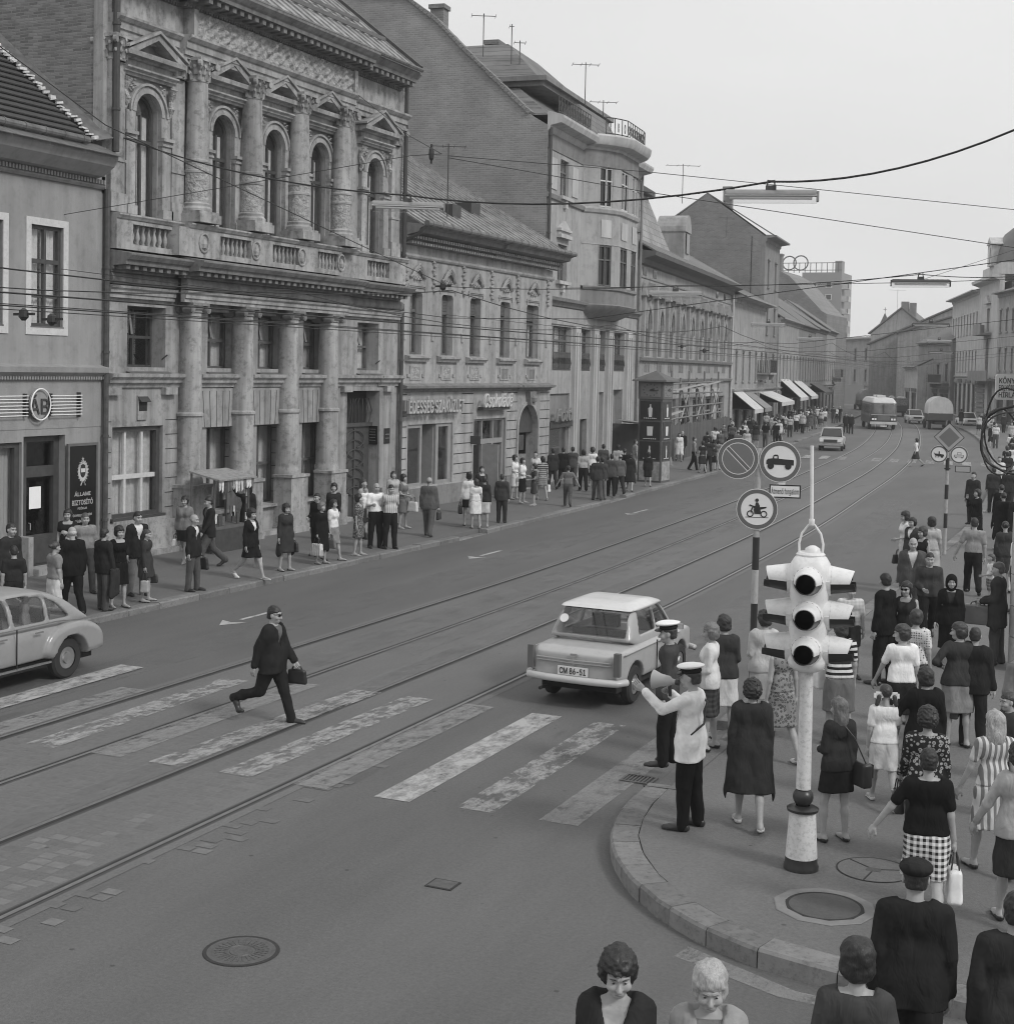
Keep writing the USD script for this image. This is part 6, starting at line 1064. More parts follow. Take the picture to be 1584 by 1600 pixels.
# ---- lamps hung over the street, wires
M_wire = mat('wire', 0.015, rough=0.6, var=0.1); M_lampm = mat('lamp_case', 0.22, rough=0.4, metal=0.3, var=0.15, scale=8); M_tube = mat('lamp_tube', 0.75, rough=0.2, var=0.05)
def lamp(px, py, L, wpx, label, dark=False, d=None):
 """tube lamp of length L seen wpx wide in the photograph, its case hung across the street"""
 d = d or L * CAM_F / wpx; r = ray(px, py); p = EYE + r * (d / np.linalg.norm(r)); T = thing('street_lamp', label, 'street lamp', p, rotz=math.atan2(p[1], p[0]) - PI / 2 + .03); h = L / 2
 cs = [(h * x, y) for x, y in ((-1, 0), (-.99, .04), (-.95, .07), (.95, .07), (.99, .04), (1, 0))]; m = M_dark if dark else M_lampm
 P = MB(); n = 10
 for a, b in zip(np.linspace(0, PI, n)[:-1], np.linspace(0, PI, n)[1:]): pass
 P.lathe([(.001, -h), (.06, -h + .01), (.095, -h + .05), (.095, h - .05), (.06, h - .01), (.001, h)], n=14, a0=-PI / 2, a1=PI / 2)
 v = np.vstack(P.v); P.v = [np.stack([v[:, 2], v[:, 1], v[:, 0] * .85], 1)]; P.f = [np.vstack(P.f)]
 obj('case', P, m, T, smooth=40); obj('reflector', MB().box(-h + .02, h - .02, -.085, .085, -.02, 0), M_wht, T)
 for y in (-.04, .04): obj('tube', MB().tube([(-h + .1, y, -.05), (h - .1, y, -.05)], .019, 8), M_tube, T)
 obj('bowl', MB().tube([(-h + .03, 0, -.05), (h - .03, 0, -.05)], .085, 10), glass_mat('lamp_bowl', .92), T, smooth=True)
 for s in (-1, 1): obj('end_clamp', MB().box(s * (h - .03), s * (h + .0), -.09, .09, -.1, .05), m, T)
 obj('hanger', MB().box(-.08, .08, -.05, .05, .07, .14).tube([(-.06, 0, .12), (-.05, 0, .22), (.05, 0, .22), (.06, 0, .12)], .015, 6), M_dark, T)
 return p + np.array([0, 0, .2])
L1 = lamp(1204, 304, 1.45, 143, 'nearest tube lamp, hung high over the right of the street'); L0 = lamp(637, 321, 1.45, 114, 'pale tube lamp hanging in front of the palace and its neighbour')
L2 = lamp(1438, 441, 1.45, 87, 'dark tube lamp seen against the sky on the right', True); L3 = lamp(1055, 459, 1.45, 84, 'tube lamp hanging before the gothic house'); L4 = lamp(1200, 507, 1.45, 52, 'far tube lamp above the low tiled roofs'); L5 = lamp(1454, 507, 1.45, 54, 'far dark tube lamp against the spire side houses', True); L6 = lamp(1265, 529, 1.45, 40, 'small far tube lamp near the end of the left row'); L7 = lamp(1467, 533, 1.45, 38, 'upper of two small far lamps beside the domed building'); L8 = lamp(1470, 550, 1.45, 36, 'lower of two small far lamps beside the domed building', True)
def P(px, py, d): r = ray(px, py); return EYE + r * (d / np.linalg.norm(r))
def F(px, py, off=0.0):                                           # on the front of the left row
 r = ray(px, py); t = (-23 + off) / r[0]; q = EYE + r * t
 return q
wn = [0]
def wire(label, pts, r=.007, sag=0.0, seg=10, m=None, cat='wire', name='overhead_wire', group=None):
 Q = []
 for a, b in zip(pts[:-1], pts[1:]):
  a, b = np.asarray(a, float), np.asarray(b, float)
  for k in range(seg): t = k / seg; q = a + (b - a) * t; q[2] -= 4 * sag * t * (1 - t); Q.append(q)
 Q.append(np.asarray(pts[-1], float)); return obj(name, MB().tube(Q, r, 5), m or M_wire, None, True, label, None, cat, group)
wire('thick insulated span cable carrying the two nearest lamps across the street', [F(188, 213), L0, L1, P(1640, 178, 21)], .017, .25)
wire('span wire with insulator from the palace front to the tram wires', [F(100, 335), P(640, 243, 32), P(690, 240, 31)], .008); ins = thing('insulator', 'dark egg insulator in the wires before the blank gable', 'insulator', P(674, 240, 31)); obj('body', MB().lathe([(.02, -.14), (.05, -.1), (.06, 0), (.05, .1), (.02, .14)], n=10), M_wire, ins); obj('cap', MB().lathe([(.025, .14), (.025, .2)], n=8).lathe([(.025, -.2), (.025, -.14)], n=8), M_wire, ins)
wire('long straight wire falling from the palace corner to the right', [F(0, 72, 6), P(165, 195, 24), P(600, 400, 30), P(700, 447, 34)], .009)
wire('thin wire rising from the insulator to the right edge of the sky', [P(700, 243, 31), P(1010, 268, 36), P(1640, 333, 40)], .009); wire('second thin wire from the insulator past the nearest lamp', [P(700, 246, 31), P(1000, 298, 33), P(1640, 395, 36)], .009)
wire('wire from the dark sky lamp to the dome side', [P(1440, 437, 38), P(1640, 372, 44)], .006); wire('span wire carrying the dark sky lamp', [F(690, 447, .5), P(1055, 446, 40), L2, P(1640, 426, 42)], .011, .1); wire('lower span wire below the dark sky lamp', [P(880, 450, 46), P(1440, 441, 41), P(1640, 434, 43)], .009)
wire('wire descending across the left frontage from the roof line', [P(560, 148, 36), P(640, 212, 33), P(690, 240, 31)], .008)
cz = 5.75; ct = lambda cx, y, z=cz, o=0.0: np.array([float(cx(y)) + o, y, z])
for lab, cx, z in (('far track', C1, 5.62), ('near track', C2, 5.6)):
 wire(f'tram contact wire above the {lab}', [ct(cx, y, z) for y in (5, 14, 24, 34, 46, 58, 72, 88, 106, 126, 150, 180, 215)], .009, .0, 3)
 wire(f'tram carrying cable above the {lab}', [ct(cx, y, z + .55, .04) for y in (5, 20, 36, 54, 74, 98, 126, 158, 200)], .008, .35, 8)
wire('bus contact wire on the shop side, upper one', [np.array([float(C1(y)) - 2.2, y, 5.75]) for y in (8, 26, 44, 60, 80, 110, 150, 190)], .008, 0, 3); wire('bus contact wire on the shop side, lower one', [np.array([float(C1(y)) - 2.8, y, 5.7]) for y in (8, 26, 44, 60, 80, 110, 150, 190)], .008, 0, 3)
for k, y in enumerate((26, 46, 62, 80, 104, 130, 160, 195)): wire('thin cross wire holding the tram wires ' + ('just past the crossing', 'before the ornate house', 'before the round bay', 'before the gothic house', 'past the scaffolding', 'before the steep awnings', 'behind the bus', 'at the far street end')[k], [np.array([float(kl(y)) - 4.7, y, 7.0 - .2 * (k % 2)]), ct(C1, y, 5.95), ct(C2, y, 5.95), np.array([float(kr(max(y, 17))) + 6, y - 2, 7.2])], .007)
for k, (px, py, d) in enumerate(((37, 491, 24.5), (81, 499, 25), (692, 447, 34), (1065, 541, 70), (1100, 548, 60))): t = thing('wire_clamp', ('dark wire clamp at the left edge before the window', 'second dark wire clamp before the left house window', 'dark insulator before the ornate house windows', 'small clamp in the far tram wires', 'small clamp among the wires before the gothic house')[k], 'wire clamp', P(px, py, d)); obj('body', MB().lathe([(.03, -.1), (.08, -.04), (.07, .06), (.02, .1)], n=8), M_wire, t); obj('arm', MB().bar((-.2, 0, 0), (.2, .02, .01), .04), M_wire, t)
t = thing('cable_coil', 'loose loops of thick spare cable hanging at the right edge', 'cable coil', P(1560, 690, 15)); o = P(1560, 690, 15)
for k, (rx, ry, cx_, cy_) in enumerate(((34, 62, 1572, 668), (48, 46, 1578, 690), (30, 52, 1562, 690))): obj('loop', MB().tube([P(cx_ + rx * math.cos(a) * (1 + .05 * math.sin(3 * a + k)), cy_ + ry * math.sin(a), 15 + .15 * math.sin(a + k)) - o for a in np.linspace(0.6 * k, 2 * PI + .6 * k, 26)], .009, 6), M_wire, t, smooth=True)
obj('tail', MB().tube([P(x, y, 15) - o for x, y in ((1535, 680), (1533, 704), (1545, 724), (1570, 738), (1640, 752))], .012, 6).tube([P(x, y, 15) - o for x, y in ((1537, 655), (1560, 640), (1640, 622))], .014, 6), M_wire, t, smooth=True)
# ---- aerials on the roofs
def aerial(px, py0, py1, d, label, arms=3, w=1.0):
 b = P(px, py1, d); tp = P(px, py0, d)[2]; T = thing('roof_aerial', label, 'aerial', b); h = tp - b[2]; obj('mast', MB().tube([(0, 0, -.6), (0, 0, h)], .022, 5), M_dark, T)
 a = .5; ca, sa = math.cos(a), math.sin(a); obj('boom', MB().bar((-w * .5 * ca, -w * .5 * sa, h - .1), (w * .5 * ca, w * .5 * sa, h - .1), .025), M_dark, T)
 for k in range(arms): x = -w * .5 + w * k / max(arms - 1, 1); obj('rod', MB().bar((x * ca + .35 * sa, x * sa - .35 * ca, h - .1), (x * ca - .35 * sa, x * sa + .35 * ca, h - .1), .016), M_dark, T)
aerial(755, 18, 65, 63, 'television aerial beside the chimney on the big gable'); aerial(799, 35, 78, 66, 'plain rod aerial behind the second chimney', 1, .2); aerial(812, 62, 78, 66, 'short small aerial right of the second chimney', 2, .5); aerial(914, 95, 145, 68, 'tall aerial on the slate roof of the bay house', 4, 1.2); aerial(942, 155, 185, 72, 'low flat aerial at the edge of the bay house roof', 4, 1.3); aerial(1066, 255, 302, 90, 'wide flat aerial beside the brick chimney', 4, 2.0); aerial(1135, 338, 358, 122, 'small aerial on the tall brick gable', 3, 1.2); aerial(699, 222, 318, 52, 'tall double aerial on the ornate house roof', 4, 1.2); aerial(1401, 452, 500, 240, 'thin tall aerial over the far roofs near the spire', 3, 2.5)
# ================================================================== soft bodies: distance fields turned into meshes (surface nets)
def surfnet(D, org, h):
 s = D < 0; nx, ny, nz = D.shape; c = np.zeros((nx - 1, ny - 1, nz - 1), np.int16)
 for a in (0, 1):
  for b in (0, 1):
   for d in (0, 1): c += s[a:nx - 1 + a, b:ny - 1 + b, d:nz - 1 + d]
 act = (c > 0) & (c < 8); idx = np.full(act.shape, -1, np.int64); I = np.argwhere(act); n = len(I); idx[act] = np.arange(n)
 acc = np.zeros((n, 3)); cnt = np.zeros(n); x, y, z = I.T
 for ax in range(3):
  o1, o2 = [k for k in range(3) if k != ax]
  for u in (0, 1):
   for v in (0, 1):
    p = [x.copy(), y.copy(), z.copy()]; p[o1] = p[o1] + u; p[o2] = p[o2] + v; q = [k.copy() for k in p]; q[ax] = q[ax] + 1
    a = D[p[0], p[1], p[2]]; b = D[q[0], q[1], q[2]]; m = (a < 0) != (b < 0); t = np.where(m, a / np.where(m, a - b, 1), 0)
    P = np.stack(p, 1).astype(float); P[:, ax] += t; acc[m] += P[m]; cnt[m] += 1
 V = acc / cnt[:, None] * h + org; F = []
 for ax in range(3):
  o1, o2 = (ax + 1) % 3, (ax + 2) % 3; sl0 = [slice(1, -1)] * 3; sl0[ax] = slice(0, -1); sl1 = [slice(1, -1)] * 3; sl1[ax] = slice(1, None)
  a = s[tuple(sl0)]; b = s[tuple(sl1)]; E = np.argwhere(a != b)
  if not len(E): continue
  fl = a[tuple(E.T)]; B_ = E.copy(); B_[:, o1] += 1; B_[:, o2] += 1
  def cell(d1, d2): Q = B_.copy(); Q[:, o1] += d1 - 1; Q[:, o2] += d2 - 1; return idx[tuple(Q.T)]
  q = np.stack([cell(0, 0), cell(1, 0), cell(1, 1), cell(0, 1)], 1); q[~fl] = q[~fl][:, ::-1]; F.append(q)
 F = np.vstack(F); return V, np.vstack([F[:, [0, 1, 2]], F[:, [0, 2, 3]]])
class Field:
 def __init__(s, lo, hi, h): s.h = h; s.o = np.asarray(lo, float); n = np.ceil((np.asarray(hi, float) - s.o) / h).astype(int) + 1; s.D = np.full(n, 0.5, np.float32); s.ax = [s.o[k] + h * np.arange(n[k]) for k in range(3)]
 def _box(s, lo, hi):
  r = []
  for k in range(3):
   a = max(int((lo[k] - s.o[k]) / s.h), 0); b = min(int((hi[k] - s.o[k]) / s.h) + 2, s.D.shape[k])
   if b <= a: return None, None
   r.append(slice(a, b))
  return tuple(r), np.meshgrid(*[s.ax[k][r[k]] for k in range(3)], indexing='ij', sparse=True)
 def cone(s, a, b, ra, rb, k=0.02, sy=1.0, sub=False):
  """rounded cone between a and b; sy squeezes it front to back"""
  a = np.asarray(a, float); b = np.asarray(b, float); m = max(ra, rb) + k * 1.5 + s.h * 2; bx, g = s._box(np.minimum(a, b) - m, np.maximum(a, b) + m)
  if bx is None: return s
  d = b - a; L2 = float(d @ d) + 1e-12; X, Y, Z = g; t = np.clip(((X - a[0]) * d[0] + (Y - a[1]) * d[1] + (Z - a[2]) * d[2]) / L2, 0, 1)
  r = ra + (rb - ra) * t; e = np.sqrt((X - a[0] - d[0] * t) ** 2 + ((Y - a[1] - d[1] * t) / sy) ** 2 + (Z - a[2] - d[2] * t) ** 2) - r; e = e * min(1, sy) if sy < 1 else e
  return s._mix(bx, e, k, sub)
 def ell(s, c, r, k=0.015, sub=False):
  c = np.asarray(c, float); r = np.asarray(r, float); m = r + k * 1.5 + s.h * 2; bx, g = s._box(c - m, c + m)
  if bx is None: return s
  q = np.sqrt(sum(((g[i] - c[i]) / r[i]) ** 2 for i in range(3))); e = (q - 1) * r.min(); return s._mix(bx, e, k, sub)
 def _mix(s, bx, e, k, sub):
  D = s.D[bx]
  if sub: hh = np.clip(.5 - .5 * (D + e) / k, 0, 1); s.D[bx] = D + (-e - D) * hh + k * hh * (1 - hh)
  else: hh = np.clip(.5 + .5 * (e - D) / k, 0, 1); s.D[bx] = e + (D - e) * hh - k * hh * (1 - hh)
  return s
 def cut(s, fn): s.D = np.maximum(s.D, fn(*np.meshgrid(*s.ax, indexing='ij', sparse=True)).astype(np.float32)); return s
 def rough(s, amp, fr, seed=0, st=(1, 1, 1)):
  g = np.stack(np.meshgrid(*s.ax, indexing='ij'), -1); near = np.abs(s.D) < amp * 2.5 + s.h * 2; s.D[near] += amp * (meshkit.fbm(g[near] * fr * np.array(st) + seed * 7.3, 2, seed) - .5) * 2; return s
 def mesh(s):
  D = s.D
  for k in range(3): D = np.moveaxis(D, k, 0); D[0] = np.maximum(D[0], .01); D[-1] = np.maximum(D[-1], .01); D = np.moveaxis(D, 0, k)
  return surfnet(D, s.o, s.h)
# ================================================================== vehicles
M_tyre = mat('tyre', 0.02, rough=0.85, var=0.2, scale=10); M_chrome = mat('chrome', 0.5, rough=0.22, metal=0.9, var=0.08); M_cglass = glass_mat('car_glass', .88); M_seat = mat('car_seat', 0.06, var=0.2); M_under = mat('underbody', 0.012)
def carpaint(n, v, r=.32): return mat(n, v, rough=r, var=0.06, scale=2, dirt=0.08, spec=.5)
def poly_sdf(pts, X, Y):
 """signed distance to a polygon, for all X, Y"""
 p = np.asarray(pts, float); d = np.full(np.broadcast(X, Y).shape, 1e9); ins = np.zeros(d.shape, bool); n = len(p)
 for i in range(n):
  a, b = p[i], p[(i + 1) % n]; e = b - a; wx = X - a[0]; wy = Y - a[1]; t = np.clip((wx * e[0] + wy * e[1]) / (e @ e), 0, 1); d = np.minimum(d, (wx - e[0] * t) ** 2 + (wy - e[1] * t) ** 2)
  c1 = (a[1] <= Y) & (b[1] > Y); c2 = (a[1] > Y) & (b[1] <= Y); cr = e[0] * wy - e[1] * wx; ins ^= (c1 & (cr > 0)) | (c2 & (cr < 0))
 return np.where(ins, -1, 1) * np.sqrt(d)
def smax(a, b, k): h = np.clip(.5 - .5 * (b - a) / k, 0, 1); return b + (a - b) * h + k * h * (1 - h)
def smooth_line(pts, it=2):
 p = np.asarray(pts, float)
 for _ in range(it): q = np.roll(p, -1, 0); p = np.stack([p * .75 + q * .25, p * .25 + q * .75], 1).reshape(-1, 2)
 return p
class Car:
 """x forward, y left, z up; body and cabin are rounded intersections of a side, a front and a plan outline"""
 def __init__(s, T, L, W, H, h=.03): s.T, s.L, s.W, s.H, s.h = T, L, W, H, h; s.f = Field((-L / 2 - .12, -W / 2 - .1, 0), (L / 2 + .12, W / 2 + .1, H + .1), h); s.g = np.meshgrid(*s.f.ax, indexing='ij', sparse=True)
 def solid(s, side, front, plan, k=.06):
  X, Y, Z = s.g; a = poly_sdf(side, X[:, 0, :], Z[0, 0, :][None, :])[:, None, :]; b = poly_sdf(front, np.abs(Y[0, :, :]), Z[0, 0, :][None, :])[None]; c = poly_sdf(plan, X[:, :, 0], np.abs(Y[0, :, 0])[None, :])[:, :, None]
  return smax(smax(a, b, k), c, k)
 def make(s, name, D, m, par=None, ang=40, label=None):
  f = Field.__new__(Field); f.D = D.astype(np.float32).copy(); f.o = s.f.o; f.h = s.h; f.ax = s.f.ax; V, F = f.mesh(); return obj(name, trimesh.Trimesh(V, F, process=False), m, par or s.T, smooth=ang, label=label)
def wheel(T, x, y, r, w, hub=True, cap=M_chrome):
 sgn = 1 if y > 0 else -1; prof = [(r * .55, -w / 2), (r * .9, -w / 2), (r, -w * .3), (r, w * .3), (r * .9, w / 2), (r * .55, w / 2)]
 m = MB().lathe(prof, n=24); v = m.v[0]; m.v = [np.stack([v[:, 0] + x, v[:, 2] + y, v[:, 1] + r], 1)]; m.f = [m.f[0][:, ::-1]]; W = obj('wheel', m, M_tyre, T, smooth=40)
 q = MB().lathe([(r * .6, w * .3), (r * .52, w * .42), (r * .3, w * .36), (r * .26, w * .5), (.001, w * .54)], n=20); v = q.v[0]; q.v = [np.stack([v[:, 0] + x, v[:, 2] * sgn + y, v[:, 1] + r], 1)]; obj('hub_cap', q, cap, W, smooth=40); return W
def place(px, py, z=0.0, back=0.0): return at_z(px, py, z)
# ---- the small two tone saloon seen from behind
def small_saloon():
 p = np.array([-7.66, 21.5]); dirv = np.array([.035, 1.0]); T = thing('car', 'pale two door saloon with white roof driving off over the crossing, rear number plate', 'car', (p[0], p[1], 0.016), rotz=math.atan2(dirv[1], dirv[0]))
 c = Car(T, 3.5, 1.5, 1.44, .026); Mb, Mr = carpaint('saloon_body', .33, .22), carpaint('saloon_roof', .52, .25)
 side = smooth_line([(-1.72, .34), (-1.7, .6), (-1.68, .84), (-1.0, .89), (.7, .88), (1.6, .8), (1.72, .62), (1.7, .34)], 1); front = smooth_line([(-.2, .24), (.7, .26), (.745, .5), (.735, .72), (.69, .9), (-.2, .96)], 1); plan = smooth_line([(-1.75, -.2), (-1.75, .6), (-1.5, .73), (0, .75), (1.4, .72), (1.74, .6), (1.74, -.2)], 1)
 D = c.solid(side, front, plan, .07); X, Y, Z = c.g
 for x in (-1.0, 1.02): D = np.maximum(D, -(np.maximum(np.sqrt((X - x) ** 2 + (Z - .29) ** 2) - .345, .5 - np.abs(Y))))
 D = np.minimum(D, np.sqrt((np.clip(np.abs(X + .3) - 1.2, 0, None)) ** 2 + (np.abs(Y) - .735) ** 2 + ((Z - .8) * 1.6) ** 2) - .018); B = c.make('body', D, Mb)
 cab = lambda k: c.solid(smooth_line([(-1.22 + k, .8), (-.93 + k, 1.3), (-.75, 1.40 - k), (.15, 1.42 - k), (.38 - k, 1.36), (.86 - k, .8)], 1), smooth_line([(-.2, .7), (.7 - k, .7), (.66 - k, .95), (.55 - k, 1.36), (.44 - k, 1.43 - k), (-.2, 1.46 - k)], 1), [(-1.4, -.2), (-1.4, .7), (1, .7), (1, -.2)], .07)
 A = cab(0); win_r = np.maximum(np.abs(Y) - .57 + (Z - .95) * .16, np.maximum(.965 - Z, Z - 1.305)); win_r = np.maximum(win_r, X + .8); ws = poly_sdf([(-.72, .98), (-.62, 1.3), (-.05, 1.32), (-.05, .98)], X[:, 0, :], Z[0, 0, :][None, :])[:, None, :]; ws2 = poly_sdf([(.02, .98), (.02, 1.32), (.28, 1.3), (.6, .98)], X[:, 0, :], Z[0, 0, :][None, :])[:, None, :]
 wf = np.maximum(np.maximum(np.abs(Y) - .55 + (Z - .95) * .16, np.maximum(.97 - Z, Z - 1.33)), .3 - X); W_ = np.minimum(np.minimum(win_r, wf), np.maximum(np.minimum(ws, ws2), .35 - np.abs(Y))); inner = cab(.06)
 cabD = np.maximum(A, -np.minimum(np.maximum(W_, -cab(.10)), np.maximum(inner, .86 - Z))); lower = np.maximum(cabD, Z - 1.335 - .02 * X * 0); upper = np.maximum(cabD, 1.335 - Z); c.make('cabin', lower, Mb); R = c.make('roof', np.maximum(np.maximum(c.solid(smooth_line([(-1.0, 1.32), (-.78, 1.43), (.15, 1.45), (.46, 1.34), (.4, 1.32)], 1), [(-.2, 1.3), (.62, 1.3), (.6, 1.37), (.42, 1.46), (-.2, 1.48)], [(-1.06, -.2), (-1.04, .5), (-.9, .62), (.3, .62), (.5, .5), (.52, -.2)], .05), 1.32 - Z), -1), Mr)
 sheetg = lambda P: MB().plate(*P, .006)
 obj('rear_window', sheetg([(-1.165, -.6, .95), (-1.165, .6, .95), (-.92, .53, 1.335), (-.92, -.53, 1.335)]), M_cglass, T); obj('windscreen', sheetg([(.74, .6, .95), (.74, -.6, .95), (.42, -.52, 1.35), (.42, .52, 1.35)]), M_cglass, T)
 for s_ in (-1, 1): obj('side_window', sheetg([(-.76, s_ * .645, .95), (.62, s_ * .645, .95), (.28, s_ * .565, 1.34), (-.66, s_ * .565, 1.34)]), M_cglass, T)
 obj('seat', MB().box(-.62, -.45, -.5, .5, .5, .98).box(.2, .34, -.52, -.08, .5, 1.08).box(.2, .34, .08, .52, .5, 1.08), M_seat, T); obj('underside', MB().box(-1.5, 1.5, -.6, .6, .22, .34), M_under, T)
 for x in (-1.0, 1.02):
  for y in (-.63, .63): wheel(T, x, y, .285, .15)
 bm = MB().tube([(-1.55, .78, .42), (-1.74, .7, .42), (-1.79, .4, .42), (-1.8, 0, .42), (-1.79, -.4, .42), (-1.74, -.7, .42), (-1.55, -.78, .42)], .055, 8); obj('rear_bumper', bm, carpaint('saloon_bumper', .42), T, smooth=True)
 obj('front_bumper', MB().tube([(1.6, .74, .42), (1.78, .5, .42), (1.8, 0, .42), (1.78, -.5, .42), (1.6, -.74, .42)], .05, 8), carpaint('saloon_bumper', .42), T, smooth=True)
 for s in (-1, 1): obj('tail_lamp', MB().box(-1.745, -1.66, s * .735, s * .645, .52, .86), mat('tail_lamp', .1, rough=.25), T)
 obj('boot_crease', MB().tube([(-1.715, -.6, .7), (-1.72, 0, .69), (-1.715, .6, .7)], .012, 6).tube([(-1.715, -.6, .66), (-1.72, 0, .65), (-1.715, .6, .66)], .01, 6), carpaint('saloon_crease', .25), T); obj('boot_handle', MB().box(-1.73, -1.7, -.05, .05, .76, .79), M_chrome, T)
 n = obj('number_plate', MB().box(-1.745, -1.73, -.24, .24, .47, .6), mat('plate_white', .6, var=.05), T); tx = word('CM 86-51', .085, .004, True, .42); v = np.array(tx.vertices); obj('number', trimesh.Trimesh(np.stack([-1.746 - v[:, 2], -v[:, 0], .535 + v[:, 1]], 1), tx.faces), M_blk, n)
 st = obj('country_sticker', MB().lathe([(.001, .0), (.07, .002), (.07, .0)], n=18), M_signw, T); UsdGeom.Xformable(st).AddTranslateOp().Set(Gf.Vec3d(-1.13, .42, 1.2)); UsdGeom.Xformable(st).AddRotateYOp().Set(-58.0)
 obj('exhaust', MB().tube([(-1.6, .45, .26), (-1.84, .48, .25)], .025, 8), M_under, T); obj('door_handle', MB().box(-.05, .08, -.765, -.745, .8, .82), M_chrome, T); obj('door_gap', MB().box(-.22, -.208, -.757, -.74, .34, .84), M_under, T); obj('wing_mirror', MB().box(.62, .68, -.86, -.76, .88, .96), M_chrome, T)
small_saloon()
# ---- the rounded older saloon leaving the frame on the left
def old_saloon():
 T = thing('car', 'rounded grey older saloon with two people inside, cut by the left edge of the picture', 'car', (-16.08, 16.5, 0.0), rotz=math.radians(-90.5)); c = Car(T, 4.3, 1.58, 1.5, .032); Mb = carpaint('old_saloon_paint', .24, .25); X, Y, Z = c.g
 side = smooth_line([(-2.1, .38), (-2.14, .6), (-2.02, .8), (-1.5, .88), (-.9, .93), (.9, .93), (1.6, .9), (2.1, .72), (2.12, .38)], 2); front = smooth_line([(-.2, .26), (.7, .28), (.78, .5), (.76, .78), (.64, .95), (-.2, 1.0)], 2); plan = smooth_line([(-2.2, -.2), (-2.14, .4), (-1.8, .64), (-1.0, .74), (0, .77), (1.5, .74), (2.1, .55), (2.15, -.2)], 2)
 D = c.solid(side, front, plan, .1)
 fen = smax(poly_sdf(smooth_line([(-2.02, .42), (-1.98, .72), (-1.6, .9), (-1.1, .9), (-.72, .74), (-.6, .34), (-1.9, .34)], 2), X[:, 0, :], Z[0, 0, :][None, :])[:, None, :], np.abs(np.abs(Y) - .66) - .15, .13); D = np.minimum(D, fen); D = D - .0
 for x in (-1.24, 1.3): D = np.maximum(D, -(np.maximum(np.sqrt((X - x) ** 2 + (Z - .33) ** 2) - .37, .5 - np.abs(Y))))
 c.make('body', D, Mb); cab = lambda k: c.solid(smooth_line([(-1.85 + k, .84), (-1.62 + k, .98), (-1.2 + k, 1.3), (-.72, 1.47 - k), (.0, 1.5 - k), (.5 - k, 1.42 - k), (.95 - k, .84)], 2), smooth_line([(-.2, .7), (.71 - k, .75), (.7 - k, .98), (.6 - k, 1.3), (.42 - k, 1.46 - k), (-.2, 1.52 - k)], 2), [(-1.8, -.2), (-1.8, .75), (1.1, .75), (1.1, -.2)], .08)
 def sp(pts): return poly_sdf(pts, X[:, 0, :], Z[0, 0, :][None, :])[:, None, :]
 W_ = np.minimum(np.minimum(sp([(-1.3, .97), (-1.06, 1.2), (-.86, 1.3), (-.83, .97)]), sp([(-.77, .97), (-.77, 1.31), (-.4, 1.37), (-.1, 1.37), (-.1, .97)])), sp([(-.02, .97), (-.02, 1.37), (.35, 1.34), (.68, .97)])); W_ = np.maximum(W_, .35 - np.abs(Y)); wr = np.maximum(np.maximum(np.abs(Y) - .46, np.maximum(1.02 - Z, Z - 1.33)), X + .95); wf = np.maximum(np.maximum(np.abs(Y) - .52, np.maximum(1.0 - Z, Z - 1.36)), .45 - X); W_ = np.minimum(np.minimum(W_, wr), wf)
 c.make('roof', np.maximum(cab(0), -np.minimum(np.maximum(W_, -cab(.12)), np.maximum(cab(.07), .9 - Z))), Mb); sheetg = lambda P: MB().plate(*P, .006)
 for s_ in (-1, 1): obj('side_window', sheetg([(-1.28, s_ * .655, .96), (.74, s_ * .655, .96), (.34, s_ * .56, 1.38), (-.8, s_ * .56, 1.38)]), M_cglass, T)
 obj('rear_window', sheetg([(-1.42, -.5, 1.0), (-1.42, .5, 1.0), (-1.05, .46, 1.36), (-1.05, -.46, 1.36)]), M_cglass, T)
 for x in (-1.24, 1.3):
  for y in (-.62, .62): wheel(T, x, y, .325, .16)
 obj('sill_strip', MB().box(-.8, 1.0, .74, .775, .33, .36).box(-.8, 1.0, -.775, -.74, .33, .36), M_chrome, T); obj('belt_strip', MB().tube([(-1.55, .73, .9), (-.9, .765, .95), (.9, .765, .95), (1.9, .6, .88)], .011, 5).tube([(-1.55, -.73, .9), (-.9, -.765, .95), (.9, -.765, .95), (1.9, -.6, .88)], .011, 5), M_chrome, T)
 for s in (-1, 1):
  obj('door_handle', MB().box(-.6, -.44, s * .775, s * .8, .83, .85).box(.15, .3, s * .775, s * .8, .83, .85), M_chrome, T); obj('door_gap', MB().box(-.07, -.058, s * .765, s * .782, .36, .95), M_under, T)
 obj('rear_bumper', MB().tube([(-1.9, .72, .44), (-2.17, .5, .44), (-2.22, 0, .44), (-2.17, -.5, .44), (-1.9, -.72, .44)], .05, 8), M_chrome, T, smooth=True); obj('tail_lamp', MB().box(-2.09, -2.03, .5, .6, .62, .74).box(-2.09, -2.03, -.6, -.5, .62, .74), mat('tail_lamp', .1, rough=.25), T)
 obj('seat', MB().box(-1.0, -.82, -.55, .55, .5, 1.1).box(-.0, .14, -.55, .55, .5, 1.08), M_seat, T); obj('underside', MB().box(-1.9, 1.9, -.6, .6, .24, .36), M_under, T)
 return T
old_saloon()
